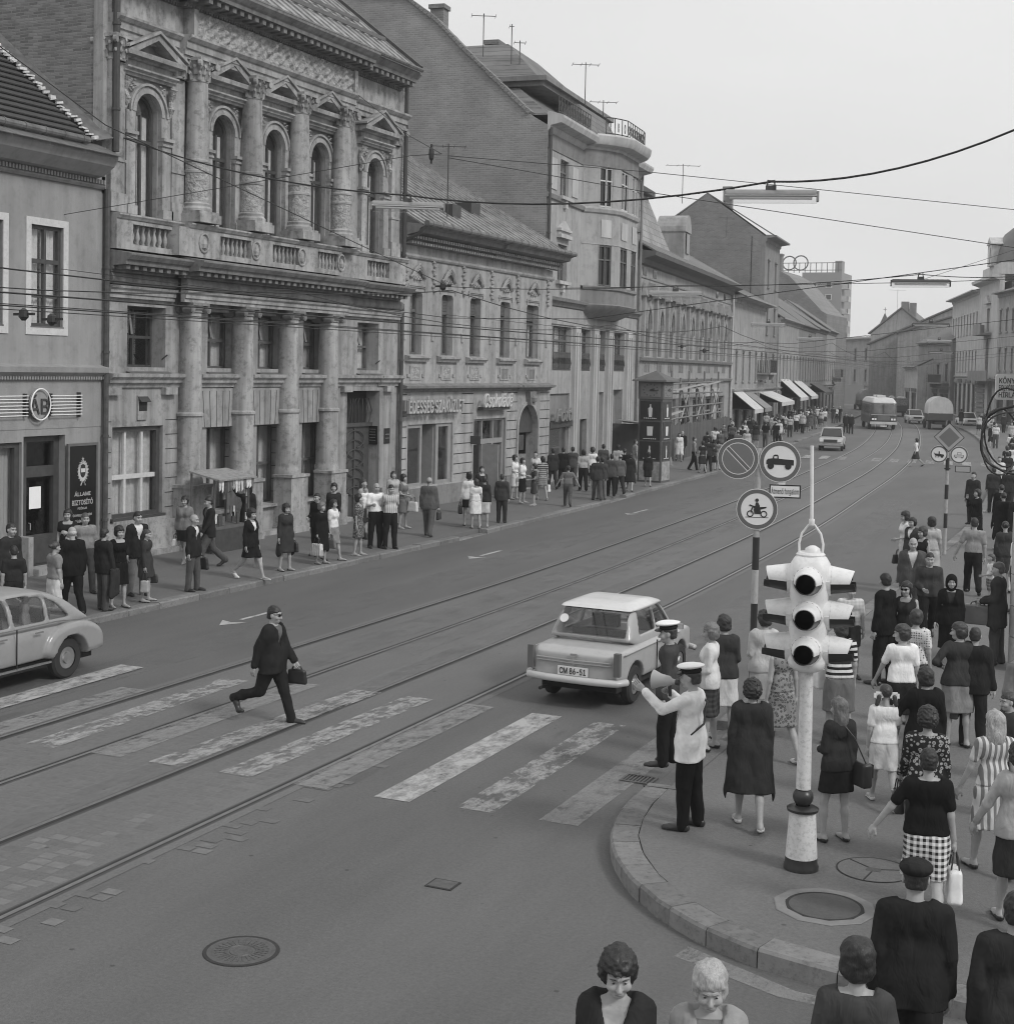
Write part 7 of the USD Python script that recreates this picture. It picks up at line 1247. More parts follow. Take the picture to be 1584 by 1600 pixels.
# ---- small far vehicles
def boxcar(label, x, y, ang, paint, roofp=None, L=4.1, W=1.6, H=1.45, grille=True):
 T = thing('car', label, 'car', (x, y, 0.0), rotz=ang); c = Car(T, L, W, H, .07); a = L / 2 - .06; Mb = carpaint('far_car_paint', paint)
 D = c.solid([(-a, .3), (-a, .8), (-.9, .9), (.8, .9), (a, .78), (a, .3)], [(-.2, .25), (W / 2, .28), (W / 2, .75), (W / 2 - .08, .92), (-.2, .95)], [(-a, -.2), (-a, W / 2 - .1), (-a + .3, W / 2), (a - .3, W / 2), (a, W / 2 - .1), (a, -.2)], .08); X, Y, Z = c.g
 for q in (-L * .3, L * .3): D = np.maximum(D, -(np.maximum(np.sqrt((X - q) ** 2 + (Z - .3) ** 2) - .36, .5 - np.abs(Y))))
 c.make('body', D, Mb); cab = [(-1.5, .85), (-1.05, H - .05), (-.3, H), (.3, H - .04), (.9, .85)]; R = c.make('cabin', c.solid(cab, [(-.2, .8), (W / 2 - .08, .85), (W / 2 - .2, H - .06), (-.2, H + .02)], [(-1.6, -.2), (-1.6, .72), (1, .72), (1, -.2)], .08), M_cglass2 if False else mat('far_car_glass', .03, rough=.1)); obj('roof', MB().box(-1.0, .3, -W / 2 + .22, W / 2 - .22, H - .06, H + .01), carpaint('far_car_roof', roofp or paint), T)
 for q in (-L * .3, L * .3):
  for y_ in (-W / 2 + .1, W / 2 - .1): wheel(T, q, y_, .3, .16)
 for s in (-1, 1): obj('headlamp', MB().box(a - .04, a + .03, s * (W / 2 - .35), s * (W / 2 - .1), .6, .78), M_tube, T); obj('pillar', MB().bar((.9, s * (W / 2 - .1), .88), (.3, s * (W / 2 - .2), H - .03), .06), Mb, T)
 obj('bumper', MB().box(a, a + .1, -W / 2 + .02, W / 2 - .02, .36, .48).box(-a - .1, -a, -W / 2 + .02, W / 2 - .02, .36, .48), M_chrome, T); obj('grille', MB().box(a, a + .02, -.42, .42, .56, .74), M_dark, T); return T
tow = lambda x, y: math.atan2(-y, -x)                       # heading towards the camera
boxcar('pale boxy saloon coming towards the camera before the far crossing', -19.7, 96.6, math.radians(-82), .34, .36); boxcar('pale saloon following behind the bus on its right', -23.5, 157, math.radians(-72), .55); boxcar('white saloon parked by the kerb at the far right pavement', -17.6, 152, math.radians(-70), .6)
def bus():
 T = thing('bus', 'front of a dark bus with pale roof and bumper coming down the tracks', 'bus', (-24.2, 139.5, 0), rotz=math.radians(-74.0)); c = Car(T, 9.0, 2.5, 3.0, .09); Mb, Mr = carpaint('bus_lower', .07), carpaint('bus_roof', .5); a = 4.4; X, Y, Z = c.g
 D = c.solid([(-a, .5), (-a, 2.6), (-a + .4, 2.95), (a - .5, 2.95), (a - .1, 2.5), (a, 1.4), (a, .5)], [(-.2, .45), (1.25, .5), (1.25, 1.5), (1.15, 2.5), (.85, 2.92), (-.2, 2.98)], [(-a, -.2), (-a, 1.0), (-a + .3, 1.25), (a - .4, 1.25), (a, .9), (a, -.2)], .12)
 c.make('body', np.maximum(D, Z - 1.35), Mb); c.make('window', np.maximum(np.maximum(D + .02, 1.32 - Z), Z - 2.4), mat('bus_glass', .12, rough=.1, var=.5, scale=1.5)); c.make('roof', np.maximum(D, 2.38 - Z), Mr)
 for x in (-2.6, 2.7):
  for y in (-1.08, 1.08): wheel(T, x, y, .48, .26)
 obj('bumper', MB().box(a, a + .14, -1.2, 1.2, .5, .74), mat('bus_bumper', .45, rough=.4), T); obj('grille', MB().box(a, a + .05, -.55, .55, .85, 1.28), mat('bus_grille', .11), T); obj('belt_line', MB().box(a - .02, a + .06, -1.12, 1.12, 1.33, 1.42), M_chrome, T); obj('window_post', MB().box(a - .25, a + .02, -.04, .04, 1.42, 2.38), Mb, T)
 for s in (-1, 1): obj('headlamp', MB().box(a, a + .07, s * .65, s * .82, .88, 1.05).box(a, a + .07, s * .88, s * 1.05, .88, 1.05), M_tube, T)
 obj('plate', MB().box(a + .14, a + .16, -.3, .3, .3, .4), M_signw, T); obj('roof_vent', MB().box(1, 2, -.4, .4, 2.95, 3.12).box(-1.5, -.5, -.4, .4, 2.95, 3.12), Mr, T)
bus()
def truck(label, x, y, ang, canvas, mcov, h=3.0, load=False):
 T = thing('truck', label, 'truck', (x, y, 0), rotz=ang); Mb = carpaint('truck_paint', .045, .5)
 obj('cab', MB().raw([(.9, -.95, .7), (2.3, -.95, .7), (2.3, .95, .7), (.9, .95, .7), (.9, -.95, 2.2), (1.9, -.9, 2.2), (1.9, .9, 2.2), (.9, .95, 2.2)], _boxf), Mb, T); obj('bonnet', MB().box(2.3, 3.1, -.7, .7, .7, 1.35), Mb, T); obj('bed', MB().box(-2.8, .8, -1.1, 1.1, .9, 1.55), Mb, T); obj('windscreen', MB().raw([(2.26, -.85, 1.4), (2.28, .85, 1.4), (1.95, .8, 2.1), (1.95, -.8, 2.1)], [[0, 1, 2], [0, 2, 3]]), M_cglass, T); obj('chassis', MB().box(-2.7, 3.0, -.5, .5, .5, .75), M_under, T)
 if canvas:
  a = np.linspace(0, PI, 11); pr = [(1.12 * math.cos(q), 1.9 + (h - 1.9) * math.sin(q) ** .8) for q in a]; pr = [(1.12, 1.5)] + pr + [(-1.12, 1.5)]; m = trimesh.creation.extrude_polygon(Polygon(pr), 3.5, engine='earcut'); v = m.vertices; obj('canvas_cover', MB().raw(np.stack([v[:, 2] - 2.75, v[:, 0], v[:, 1]], 1), m.faces), mcov, T, smooth=30)
 if load:
  rr = random.Random(4)
  for k in range(14): q = (rr.uniform(-2.5, .5), rr.uniform(-.8, .8)); obj('sack', MB().lathe([(.001, 0), (.35, .1), (.38, .25), (.2, .42), (.001, .45)], (q[0], q[1], 1.5 + rr.uniform(0, .6)), 8), mcov, T, smooth=True)
 for q in (-1.8, 2.3):
  for s in (-.9, .9): wheel(T, q, s, .45, .25, cap=M_dark)
truck('dark truck with a pale arched canvas cover driving away on the right', -19.3, 143, math.radians(104), True, M_awl, 3.1); truck('dark open truck with pale sacks on its load, right behind the bus', -29.4, 183, math.radians(-72), False, M_pale, load=True)
truck('dark canvas truck standing on the left of the far bus', -37.5, 205, math.radians(110), True, M_awg, 3.0)
# ================================================================== people
_cm = {}
def cloth(v, pat=None, v2=0.4, sc=1.0):
 """woven cloth with soft folds; pat: floral, dots, check, gingham, vstripe, hstripe"""
 key = (v, pat, v2, sc)
 if key in _cm: return _cm[key]
 nd = {'g': ('texture_coordinate', {}), 'm': ('mapping', {'scale': (7.0, 7.0, 3.2)}), 'nf': ('noise_texture', {'scale': 1.3, 'detail': 3, 'roughness': .5, 'distortion': .6}), 'b': ('bump', {'strength': .8, 'distance': .035}), 'p': ('principled_bsdf', {'roughness': .9, 'specular_ior_level': .06 if v < .06 else .15, 'sheen_weight': 0.0 if v < .06 else .06}),
          'n': ('noise_texture', {'scale': 9.0, 'detail': 5}), 'r': ('rgb_ramp', {'ramp': [(.3, G3(v * .85)), (.7, G3(v * 1.15))]})}
 lk = [('g.object', 'm.vector'), ('m.vector', 'nf.vector'), ('nf.fac', 'b.height'), ('b.normal', 'p.normal'), ('g.object', 'n.vector'), ('n.fac', 'r.fac')]; out = 'r.color'
 def mixin(fac, a=G3(v), b=G3(v2)): nd['mx'] = ('mix', {'color1': a, 'color2': b}); lk.append((fac, 'mx.fac')); return 'mx.color'
 if pat in ('floral', 'dots'):
  nd['v'] = ('voronoi_texture', {'scale': (24 if pat == 'floral' else 30) * sc, 'randomness': .8 if pat == 'floral' else .15}); nd['rv'] = ('rgb_ramp', {'ramp': [(.0, G3(.1)), (.16, G3(.1)), (.2, G3(1.)), (.42, G3(.9)), (.46, G3(0.))] if pat == 'floral' else [(.0, G3(1.)), (.3, G3(1.)), (.34, G3(0.))]}); lk += [('g.object', 'v.vector'), ('v.distance', 'rv.fac')]; out = mixin('rv.color')
 elif pat in ('vstripe', 'hstripe'):
  nd['w'] = ('wave_texture', {'bands_direction': 'x' if pat == 'vstripe' else 'z', 'scale': (5.5 if pat == 'vstripe' else 4.4) * sc, 'distortion': .6, 'detail': 1}); nd['rv'] = ('rgb_ramp', {'ramp': [(.45, G3(0.)), (.55, G3(1.))]}); lk += [('g.object', 'w.vector'), ('w.fac', 'rv.fac')]; out = mixin('rv.color')
 elif pat in ('check', 'gingham'):
  s_ = (11.0 if pat == 'gingham' else 9.0) * sc
  for k, d in (('w', 'x'), ('w2', 'z')): nd[k] = ('wave_texture', {'bands_direction': d, 'scale': s_ * .55}); nd['r' + k] = ('rgb_ramp', {'ramp': [(.47, G3(0.)), (.53, G3(.5))]}); lk += [('g.object', k + '.vector'), (k + '.fac', 'r' + k + '.fac')]
  nd['ad'] = ('mix', {'mix_type': 'add', 'fac': 1.0}); lk += [('rw.color', 'ad.color1'), ('rw2.color', 'ad.color2')]; out = mixin('ad.color')
 lk.append((out, 'p.base_color')); m = usdkit.material(stage, lookname('cloth_look'), nd, lk, surface='p.BSDF'); _cm[key] = m; return m
def hairmat(v):
 key = ('hair', v)
 if key not in _cm: _cm[key] = usdkit.material(stage, lookname('hair_look'), {'g': ('texture_coordinate', {}), 'm': ('mapping', {'scale': (42., 42., 9.)}), 'n': ('noise_texture', {'scale': 2.2, 'detail': 3, 'distortion': 1.2}), 'b': ('bump', {'strength': .55, 'distance': .008}), 'r': ('rgb_ramp', {'ramp': [(.3, G3(v * .7)), (.7, G3(v * 1.3))]}), 'p': ('principled_bsdf', {'roughness': .48, 'specular_ior_level': .45})}, [('g.object', 'm.vector'), ('m.vector', 'n.vector'), ('n.fac', 'r.fac'), ('n.fac', 'b.height'), ('r.color', 'p.base_color'), ('b.normal', 'p.normal')], surface='p.BSDF')
 return _cm[key]
def skinmat(v=.29): return mat('skin', v, rough=.55, var=.08, scale=14, coords='obj', bump=.15, bscale=60, spec=.4, dist=.003)
M_shoe = mat('shoe_leather', .02, rough=.35, var=.2, scale=8); M_shoel = mat('pale_shoe', .5, rough=.5, var=.1); M_eye = mat('eye', .26, rough=.2, var=.05); M_iris = mat('iris', .015, rough=.15, var=.05); M_lip = mat('lips', .17, rough=.5, var=.05)
def vec(*a): return np.array(a, float)
def arm_dir(side, pitch, abd, tw=0.0):
 p, a = math.radians(pitch), math.radians(abd); d = vec(side * math.sin(a), math.sin(p) * math.cos(a), -math.cos(p) * math.cos(a)); t = math.radians(tw); d = d + vec(-side * math.sin(t), 0, 0); return d / np.linalg.norm(d)
def skeleton(pose, sex, arms, sway=0.0, build=1.0):
 J = {}; sh = .183 if sex == 'm' else .163; hp = .088; legs = {'stand': ((3, 2, 3), (-3, 3, 4)), 'walk': ((24, 6, 1), (-18, 30, 1)), 'walk2': ((-18, 34, 1), (25, 6, 1)), 'stroll': ((14, 4, 2), (-12, 16, 2)), 'stride': ((19, 3, 1), (-22, 50, 1)), 'relax': ((6, 10, 8), (-2, 2, 2))}[pose]
 for s, (p, kn, ab) in zip((-1, 1), legs):
  h = vec(s * hp, 0, .93); P, K = math.radians(p), math.radians(p - kn); a = math.radians(ab)
  k = h + .43 * vec(s * math.sin(a), math.sin(P), -math.cos(P)); an = k + .41 * vec(s * math.sin(a) * .3, math.sin(K), -math.cos(K)); fa = min(0.0, math.degrees(K) * .85 + 10) if kn > 12 else 0; fr = math.radians(fa); toe = an + vec(s * .025, .165 * math.cos(fr), .165 * math.sin(fr) - .05); heel = an + vec(0, -.045 * math.cos(fr) , -.05 - .045 * math.sin(fr)); J[s, 'leg'] = (h, k, an, heel, toe)
 dz = -min(min(J[s, 'leg'][3][2], J[s, 'leg'][4][2]) for s in (-1, 1)) + .028
 for s in (-1, 1): J[s, 'leg'] = tuple(q + vec(0, 0, dz) for q in J[s, 'leg'])
 up = vec(0, 0, dz); J['up'] = dz
 for s, a in zip((-1, 1), arms):
  pit, ab, bend, tw = a; S = vec(s * sh, -.01, 1.425) + up; u = arm_dir(s, pit, ab); e = S + .285 * u; f = arm_dir(s, pit + bend, ab * (1 - bend / 150.), tw); w = e + .25 * f; J[s, 'arm'] = (S, e, w, f)
 return J
ARM = {'down': (-2, 9, 12, 5), 'fwd': (20, 5, 14, 4), 'back': (-24, 7, 12, 2), 'hold': (2, 7, 75, 26), 'bag': (2, 10, 6, 0), 'crook': (5, 10, 95, 10), 'hip': (-12, 40, 80, 60), 'phone': (40, 15, 125, 20), 'raise': (95, 12, 25, 0), 'folded': (18, 10, 95, 62), 'behind': (-30, 10, 30, 50), 'point': (70, 10, 35, 10), 'mega': (35, 25, 105, 40)}
_tmpl = {}
def head_field(h, female, child):
 f = Field((-.12, -.14, 1.42), (.12, .16, 1.79), h); jw = .052 if female else .06
 f.ell((0, -.012, 1.665), (.076, .096, .092), .01).ell((0, .022, 1.6), (jw + .006, .068, .075), .03).ell((0, .052, 1.552), (.034, .036, .03), .03)
 f.cone((0, .084, 1.645), (0, .112, 1.604), .009, .0145, .012).ell((0, .098, 1.6), (.019, .014, .009), .008)
 for s in (-1, 1): f.ell((s * .033, .104, 1.643), (.02, .016, .012), .02, sub=True).cone((s * .014, .086, 1.664), (s * .052, .07, 1.668), .009, .008, .014).ell((s * .044, .066, 1.605), (.026, .026, .026), .02).ell((s * .078, -.005, 1.628), (.011, .022, .033), .008)
 f.cone((-.02, .083, 1.568), (.02, .083, 1.568), .0075, .0075, .008).cone((-.017, .083, 1.558), (.017, .083, 1.558), .008, .008, .006); f.cone((0, -.02, 1.43), (0, -.008, 1.58), .056 if not female else .049, .05 if not female else .045, .022)
 return f
def hand_mesh(kind):
 if kind in _tmpl: return _tmpl[kind]
 f = Field((-.07, -.07, -.21), (.07, .08, .05), .0062); curl = {'relax': 28, 'grip': 84, 'flat': 8}[kind]           # hangs down -z, palm towards +y
 f.cone((0, 0, .03), (0, 0, -.015), .025, .026, .01, .75).cone((-.022, 0, -.04), (-.026, 0, -.085), .018, .015, .012).cone((.02, 0, -.04), (.024, 0, -.08), .018, .014, .012).cone((0, .002, -.02), (0, 0, -.085), .02, .016, .014)
 for x, L, r in ((-.031, .072, .0088), (-.0105, .08, .0092), (.0105, .075, .009), (.031, .06, .008)):
  p = vec(x, 0, -.088); a = 0.0
  for seg in (.45, .32, .23): a += math.radians(curl) * (.55 if seg == .45 else .8); q = p + L * seg * vec(x * .6, math.sin(a), -math.cos(a)); f.cone(p, q, r, r * .9, .004); p = q
 th = 1.0 if kind != 'grip' else .5; f.cone((-.024, .008, -.03), (-.046 * th - .008, .03, -.062), .0125, .0105, .01).cone((-.046 * th - .008, .03, -.062), (-.042 * th, .046, -.088), .0105, .009, .005)
 m = f.mesh(); _tmpl[kind] = m; return m
def join(parts):
 """one continuous closed surface out of overlapping closed ones where that can be done"""
 import manifold3d as mf
 out = None
 try:
  for V, F in parts:
   m = mf.Manifold(mf.Mesh(np.asarray(V, np.float32), np.asarray(F, np.uint32)))
   if m.status() != mf.Error.NoError or m.num_tri() == 0: raise ValueError
   out = m if out is None else out + m
  q = out.to_mesh(); return q.vert_properties[:, :3], q.tri_verts
 except Exception:
  o = 0; VV, FF = [], []
  for V, F in parts: VV.append(V); FF.append(np.asarray(F) + o); o += len(V)
  return np.vstack(VV), np.vstack(FF)
PEOPLE = []
def person(label, px, top, H=1.68, face=0, wear='suit', pose='stand', arms=('down', 'down'), base='R', hair='short', hv=.02, c1=.03, c2=.04, c3=.5, p1=None, p2=None, v2=.4, psc=1.0, sex=None, fat=1.0, group=None, shoes=0, skin=.29, nod=.12, look=0, hands=('relax', 'relax'), glasses=False, lod=None, xy=None, hem=None, sleeve=None, legs_dark=False, d=None):
 """px, top: where the crown of the head is in the photograph; face: 0 towards the camera, 90 to the picture's right, 180 away"""
 zb = {'R': RH, 'L': PAVE, '0': .0, 'N': .17}[base]
 if xy is None:
  q = at_z(px, top, zb + H); xy = q[:2]
  while base == 'L' and q[1] < 70 and q[0] > float(kl(q[1])) - .3: H *= .99; q = at_z(px, top, zb + H); xy = q[:2]
 xy = np.asarray(xy, float); dist = math.hypot(*xy); toc = -xy / dist; rgt = np.array([-toc[1], toc[0]]); a = math.radians(face); fw = toc * math.cos(a) + rgt * math.sin(a); rz = math.atan2(fw[1], fw[0]) - PI / 2
 female = (sex or ('m' if wear in ('suit', 'jacket', 'shirt', 'sweater', 'uniform', 'shorts', 'longcoat') else 'f')) == 'f'; ph = H * CAM_F * .6395 / dist; lod = lod or (0 if ph > 120 else 1 if ph > 62 else 2); s = H / 1.75
 T = thing('person', label, 'person', (xy[0], xy[1], zb), rotz=rz, group=group); J = skeleton(pose, 'f' if female else 'm', [ARM[x] if isinstance(x, str) else x for x in arms]); up = J['up']; U = vec(0, 0, up); h = (.02, .026, .036)[lod]; fx = fat
 child = H < 1.5
 def put(name, VF, m, smooth=True, par=None):
  V, F = VF; return obj(name, trimesh.Trimesh(np.asarray(V) * s, F, process=False), m, par or T, smooth=smooth)
 def fld(lo, hi, hh=None): return Field(vec(*lo), vec(*hi), hh or h)
 BX = ((-.62, -.62, -.01), (.62, .95, 1.9))
 pts = [q for k in (-1, 1) for q in list(J[k, 'leg']) + list(J[k, 'arm'][:3])]; lo = np.min(pts, 0) - .2; hi = np.max(pts, 0) + .22; hi[2] = 1.60 + up; lo[2] = -.01
 # --- body: one surface from feet to head, hands joined on
 f = fld(lo, hi); tors = lambda g, e: (g.cone((-.085 * fx, 0, 1.36 + up), (.085 * fx, 0, 1.36 + up), .1 * fx + e, .1 * fx + e, .03, .82), g.cone((-(.06 if not female else .052) * fx, .0, 1.12 + up), ((.06 if not female else .052) * fx, .0, 1.12 + up), (.112 if not female else .1) * fx + e, (.112 if not female else .1) * fx + e, .07, .84), g.cone((-.075 * fx, -.005, .97 + up), (.075 * fx, -.005, .97 + up), .105 * fx + e, .105 * fx + e, .06, .88), g.cone((-.11, -.01, 1.415 + up), (.11, -.01, 1.415 + up), .062 + e, .062 + e, .04))
 def chest(g, e):
  if female and not child:
   for k in (-1, 1): g.ell((k * .066 * fx, .068 * fx, 1.3 + up), (.06 + e, .052 + e, .062 + e), .05)
 fk = .9 if female else 1.0
 def legs(g, e0, e1, shin=True):
  for k in (-1, 1): hp_, kn, an, he, to = J[k, 'leg']; g.cone(hp_, kn, .088 * fx * (1.02 if female else 1) + e0, .055 + e0, .035); shin and g.cone(kn, kn + (an - kn) * .35, .053 * fk + e1, .056 * fk + e1, .02) and g.cone(kn + (an - kn) * .3, an, .056 * fk + e1, .036 * fk + e1, .02)
 def feet(g, e):
  for k in (-1, 1): hp_, kn, an, he, to = J[k, 'leg']; g.cone(he + vec(0, 0, .008), to + vec(0, -.03, 0), .034 + e, .034 + e, .02).cone(he + vec(0, .02, .03), he + (to - he) * .55 + vec(0, 0, .02), .034 + e, .03 + e, .02).cone(to + vec(0, -.03, -.004), to + vec(0, .03, -.008), .034 + e, .024 + e, .02).cone(an, an + vec(0, 0, -.04), .036 * fk + e, .035 + e, .02)
 def sleeves(g, eu, el, part=1.0):
  for k in (-1, 1):
   S, E_, Wr, fd = J[k, 'arm']; r0 = (.05 if not female else .043) * min(fx, 1.15)
   if part >= 1: g.cone(S, E_, r0 + .004 + eu, r0 - .008 + eu, .014).cone(E_, E_ + (Wr - E_) * (part if part <= 1 else 1.0), r0 - .008 + el, r0 - .018 + el, .02)
   elif part > 0: g.cone(S, S + (E_ - S) * part, r0 + .004 + eu, r0 + .0 + eu, .016)
 tors(f, 0); chest(f, 0); legs(f, 0, 0); feet(f, 0); sleeves(f, 0, 0)
 f.cone((0, -.02, 1.38 + up), (0, -.008, 1.56 + up), .056 * fk, .05 * fk, .03)
 skm = skinmat(skin); parts = [f.mesh()]; hh = (.0062, .012, .02)[lod]; key = ('head', lod, female)
 if key not in _tmpl: _tmpl[key] = head_field(hh, female, child).mesh()
 hs_ = 1.0 if not child else 1.0 + (1.5 - H) * .45; la = math.radians(look); cl, sl = math.cos(la), math.sin(la); tilt = -nod if lod < 2 else 0
 def hx(V):
  V = np.asarray(V, float).copy(); V[:, 2] -= 1.5; ct, st = math.cos(tilt), math.sin(tilt); y, z = V[:, 1].copy(), V[:, 2].copy(); V[:, 1] = y * ct - z * st; V[:, 2] = y * st + z * ct; V *= hs_; x, y = V[:, 0].copy(), V[:, 1].copy(); V[:, 0] = x * cl + y * sl; V[:, 1] = -x * sl + y * cl; V[:, 2] += 1.5 + up - .004; return V
 V, F = _tmpl[key]; parts.append((hx(V), F))
 for k, hk in zip((-1, 1), hands):
  S, E_, Wr, fd = J[k, 'arm']
  if lod < 2 or ph > 45:
   V, F = hand_mesh(hk); V = V.copy(); V[:, 0] *= k; F = F if k > 0 else F[:, ::-1]; zx = -fd; inw = vec(-k, .25, 0); yv = inw - zx * (inw @ zx); yv /= np.linalg.norm(yv); xv = np.cross(yv, zx); parts.append((V[:, :1] * xv + V[:, 1:2] * yv + V[:, 2:] * zx + Wr + fd * .012, F))
  else: g = Field(Wr - .12, Wr + .12, .024); g.cone(Wr, Wr + fd * .12, .03, .024, .01); parts.append(g.mesh())
 if len(parts) and lod == 0: VF = join(parts)
 else: VF = join(parts)
 body = put('body', VF, skm)
 PEOPLE.append(label); W = {k: (J[k, 'arm'][2] + J[k, 'arm'][3] * .09) * s for k in (-1, 1)}; out = {'T': T, 'xy': xy, 'z': zb, 'rz': rz, 's': s, 'W': W, 'H': H, 'fw': fw}
 # --- clothes
 rg = lambda g, amp=.007, fr=9.0: g.rough(amp * 2.3, fr, (len(PEOPLE) * 7) % 50, (1, 1, .45)) if lod < 2 else g
 def torso_cloth(e, hemz, sl_, es, flare=0.0, neck=1.475, vneck=0.0, name='shirt', m=None, elbow=None):
  g = fld(lo - .05, hi + .05); tors(g, e); chest(g, e); g.cone((0, -.02, 1.38 + up), (0, -.012, 1.5 + up), .058 * fk + e * .8, .052 * fk + e * .7, .03)
  if hemz < .95: g.cone((-.07 * fx, 0, .97 + up), (-.075 * fx, 0, hemz + up), .112 * fx + e, .105 * fx + e + flare, .05, .9); g.cone((.07 * fx, 0, .97 + up), (.075 * fx, 0, hemz + up), .112 * fx + e, .105 * fx + e + flare, .05, .9)
  if hemz < .75 and pose not in ('stand', 'relax'): legs(g, .03, .03, False)
  sleeves(g, es, es, sl_); rg(g, .008 if e > .02 else .006)
  for k in (-1, 1):
   S, E_, Wr, fd = J[k, 'arm']
  g.cut(lambda X, Y, Z: np.where((np.abs(X) < .19 * fx + .04), hemz + up - Z, -1.0) + 0 * Y) if True else 0
  g.cut(lambda X, Y, Z: np.where((np.abs(X) < .1), np.maximum(Z - (neck + up) + .35 * (Y + .03) * (Y > -.03), -1), -1.0))
  if vneck: g.cut(lambda X, Y, Z: np.where(Y > .0, np.minimum(((Z - (vneck + up)) * .3 - np.abs(X)), .05), -.5))
  return put(name, g.mesh(), m)
 def skirt(z1, z0, r1, m, name='skirt', flat=.86):
  g = fld((-.42, -.42, z0 - .05 + up), (.42, .5, z1 + .1 + up)); g.cone((-.06 * fx, 0, z1 + up), (-.06 * fx, 0, z1 - .16 + up), .085 * fx, .115 * fx, .03, flat).cone((.06 * fx, 0, z1 + up), (.06 * fx, 0, z1 - .16 + up), .085 * fx, .115 * fx, .03, flat).cone((-.06, 0, z1 - .16 + up), (-.07, .0, z0 - .1 + up), .118 * fx, r1 * .86, .06, flat).cone((.06, 0, z1 - .16 + up), (.07, .0, z0 - .1 + up), .118 * fx, r1 * .86, .06, flat)
  for k in (-1, 1): hp_, kn, *_ = J[k, 'leg']; g.cone(hp_, kn, .1 * fx, .085, .05)
  rg(g, .01 if r1 > .16 else .007); g.cut(lambda X, Y, Z: (z0 + up - Z) + 0 * X + 0 * Y); g.cut(lambda X, Y, Z: (Z - z1 - up) + 0 * X + 0 * Y); return put(name, g.mesh(), m)
 def trousers(m, short=False):
  g = fld(lo, (hi[0], hi[1], 1.1 + up)); e = .022 if not female else .012; g.cone((-.075 * fx, -.005, .97 + up), (.075 * fx, -.005, .97 + up), .112 * fx + .004, .112 * fx + .004, .04, .88); g.cone((-.055 * fx, 0, 1.05 + up), (.055 * fx, 0, 1.05 + up), .105 * fx, .105 * fx, .04, .84)
  for k in (-1, 1):
   hp_, kn, an, he, to = J[k, 'leg']; g.cone(hp_, kn, .09 * fx + e, .062 + e, .03)
   if not short: g.cone(kn, an + (an - kn) * .06, .058 + e, .048 + e, .025)
  rg(g, .009); g.cut(lambda X, Y, Z: (Z - 1.07 - up) + 0 * X + 0 * Y)
  if short: g.cut(lambda X, Y, Z: (.6 + up - Z) + 0 * X + 0 * Y)
  return put('trousers' if not short else 'shorts', g.mesh(), m)
 def shoe(m, e=.007, low=False):
  g = fld((lo[0], lo[1], -.01), (hi[0], hi[1], .5)); feet(g, e)
  for k in (-1, 1):
   hp_, kn, an, he, to = J[k, 'leg']; g.cut(lambda X, Y, Z, an=an, k=k: np.where(np.sign(X + 1e-9) == k, Z - an[2] + (.028 if low else -.005) + (0.02 * (Y > an[1]) if low else 0), -1.0) + 0 * Y)
  g.cut(lambda X, Y, Z: (.004 - Z) + 0 * X + 0 * Y); return put('shoes', g.mesh(), m)
 cA, cB = cloth(c1, p1, v2, psc), cloth(c2, p2, v2, psc); sm = M_shoel if shoes else M_shoe
 if wear == 'suit': trousers(cB); torso_cloth(.012, 1.0, 0, 0, neck=1.5, name='shirt', m=cloth(c3)); jk = torso_cloth(.034, hem or .8, 1.0, .014, .01, 1.5, 1.17 if c3 else 0, 'jacket', cA)
 elif wear == 'longcoat': trousers(cB); torso_cloth(.04, hem or .5, 1.0, .018, .03, 1.5, 0, 'coat', cA)
 elif wear in ('jacket', 'uniform'): trousers(cB); torso_cloth(.034, hem or .8, 1.0, .014, .012, 1.505, 0, 'jacket', cA)
 elif wear == 'shirt': trousers(cB); torso_cloth(.018, hem or .98, sleeve or .75, .014, 0, 1.49, 0, 'shirt', cA)
 elif wear == 'sweater': trousers(cB); torso_cloth(.026, hem or .92, 1.0, .012, 0, 1.5, 0, 'sweater', cA)
 elif wear == 'shorts': trousers(cB, True); torso_cloth(.018, .95, .75, .014, 0, 1.49, 0, 'shirt', cA)
 elif wear == 'dress': torso_cloth(.016, .98, sleeve if sleeve is not None else .55, .012, 0, 1.45, 0, 'bodice', cA); skirt(1.04, hem or .52, .2, cA)
 elif wear == 'blouse': skirt(1.03, hem or .52, .175, cB); torso_cloth(.02, .96, sleeve or .7, .014, .006, 1.47, 0, 'blouse', cA)
 elif wear == 'knit': skirt(1.03, hem or .5, .18, cB); torso_cloth(.026, .88, sleeve or 1.0, .012, .012, 1.49, 0, 'cardigan', cA)
 elif wear == 'costume': skirt(1.03, hem or .52, .17, cB); torso_cloth(.012, 1.0, 0, 0, neck=1.48, name='blouse', m=cloth(c3)); torso_cloth(.03, .84, 1.0, .014, .012, 1.5, 1.2 if c3 else 0, 'jacket', cA)
 elif wear == 'coat': torso_cloth(.036, hem or .45, 1.0, .018, .06, 1.5, 0, 'coat', cA)
 elif wear == 'slacks': trousers(cB); torso_cloth(.024, .92, sleeve or .7, .014, .006, 1.47, 0, 'blouse', cA)
 shoe(sm, .007, female)
 # --- hair and head wear
 hl = (.0085, .014, .022)[lod]; g = Field((-.19, -.22, 1.28), (.19, .17, 1.86), hl); hm = hairmat(hv); C_ = lambda r, dz=0, dy=0: g.ell((0, -.016 + dy, 1.672 + dz), r, .01)
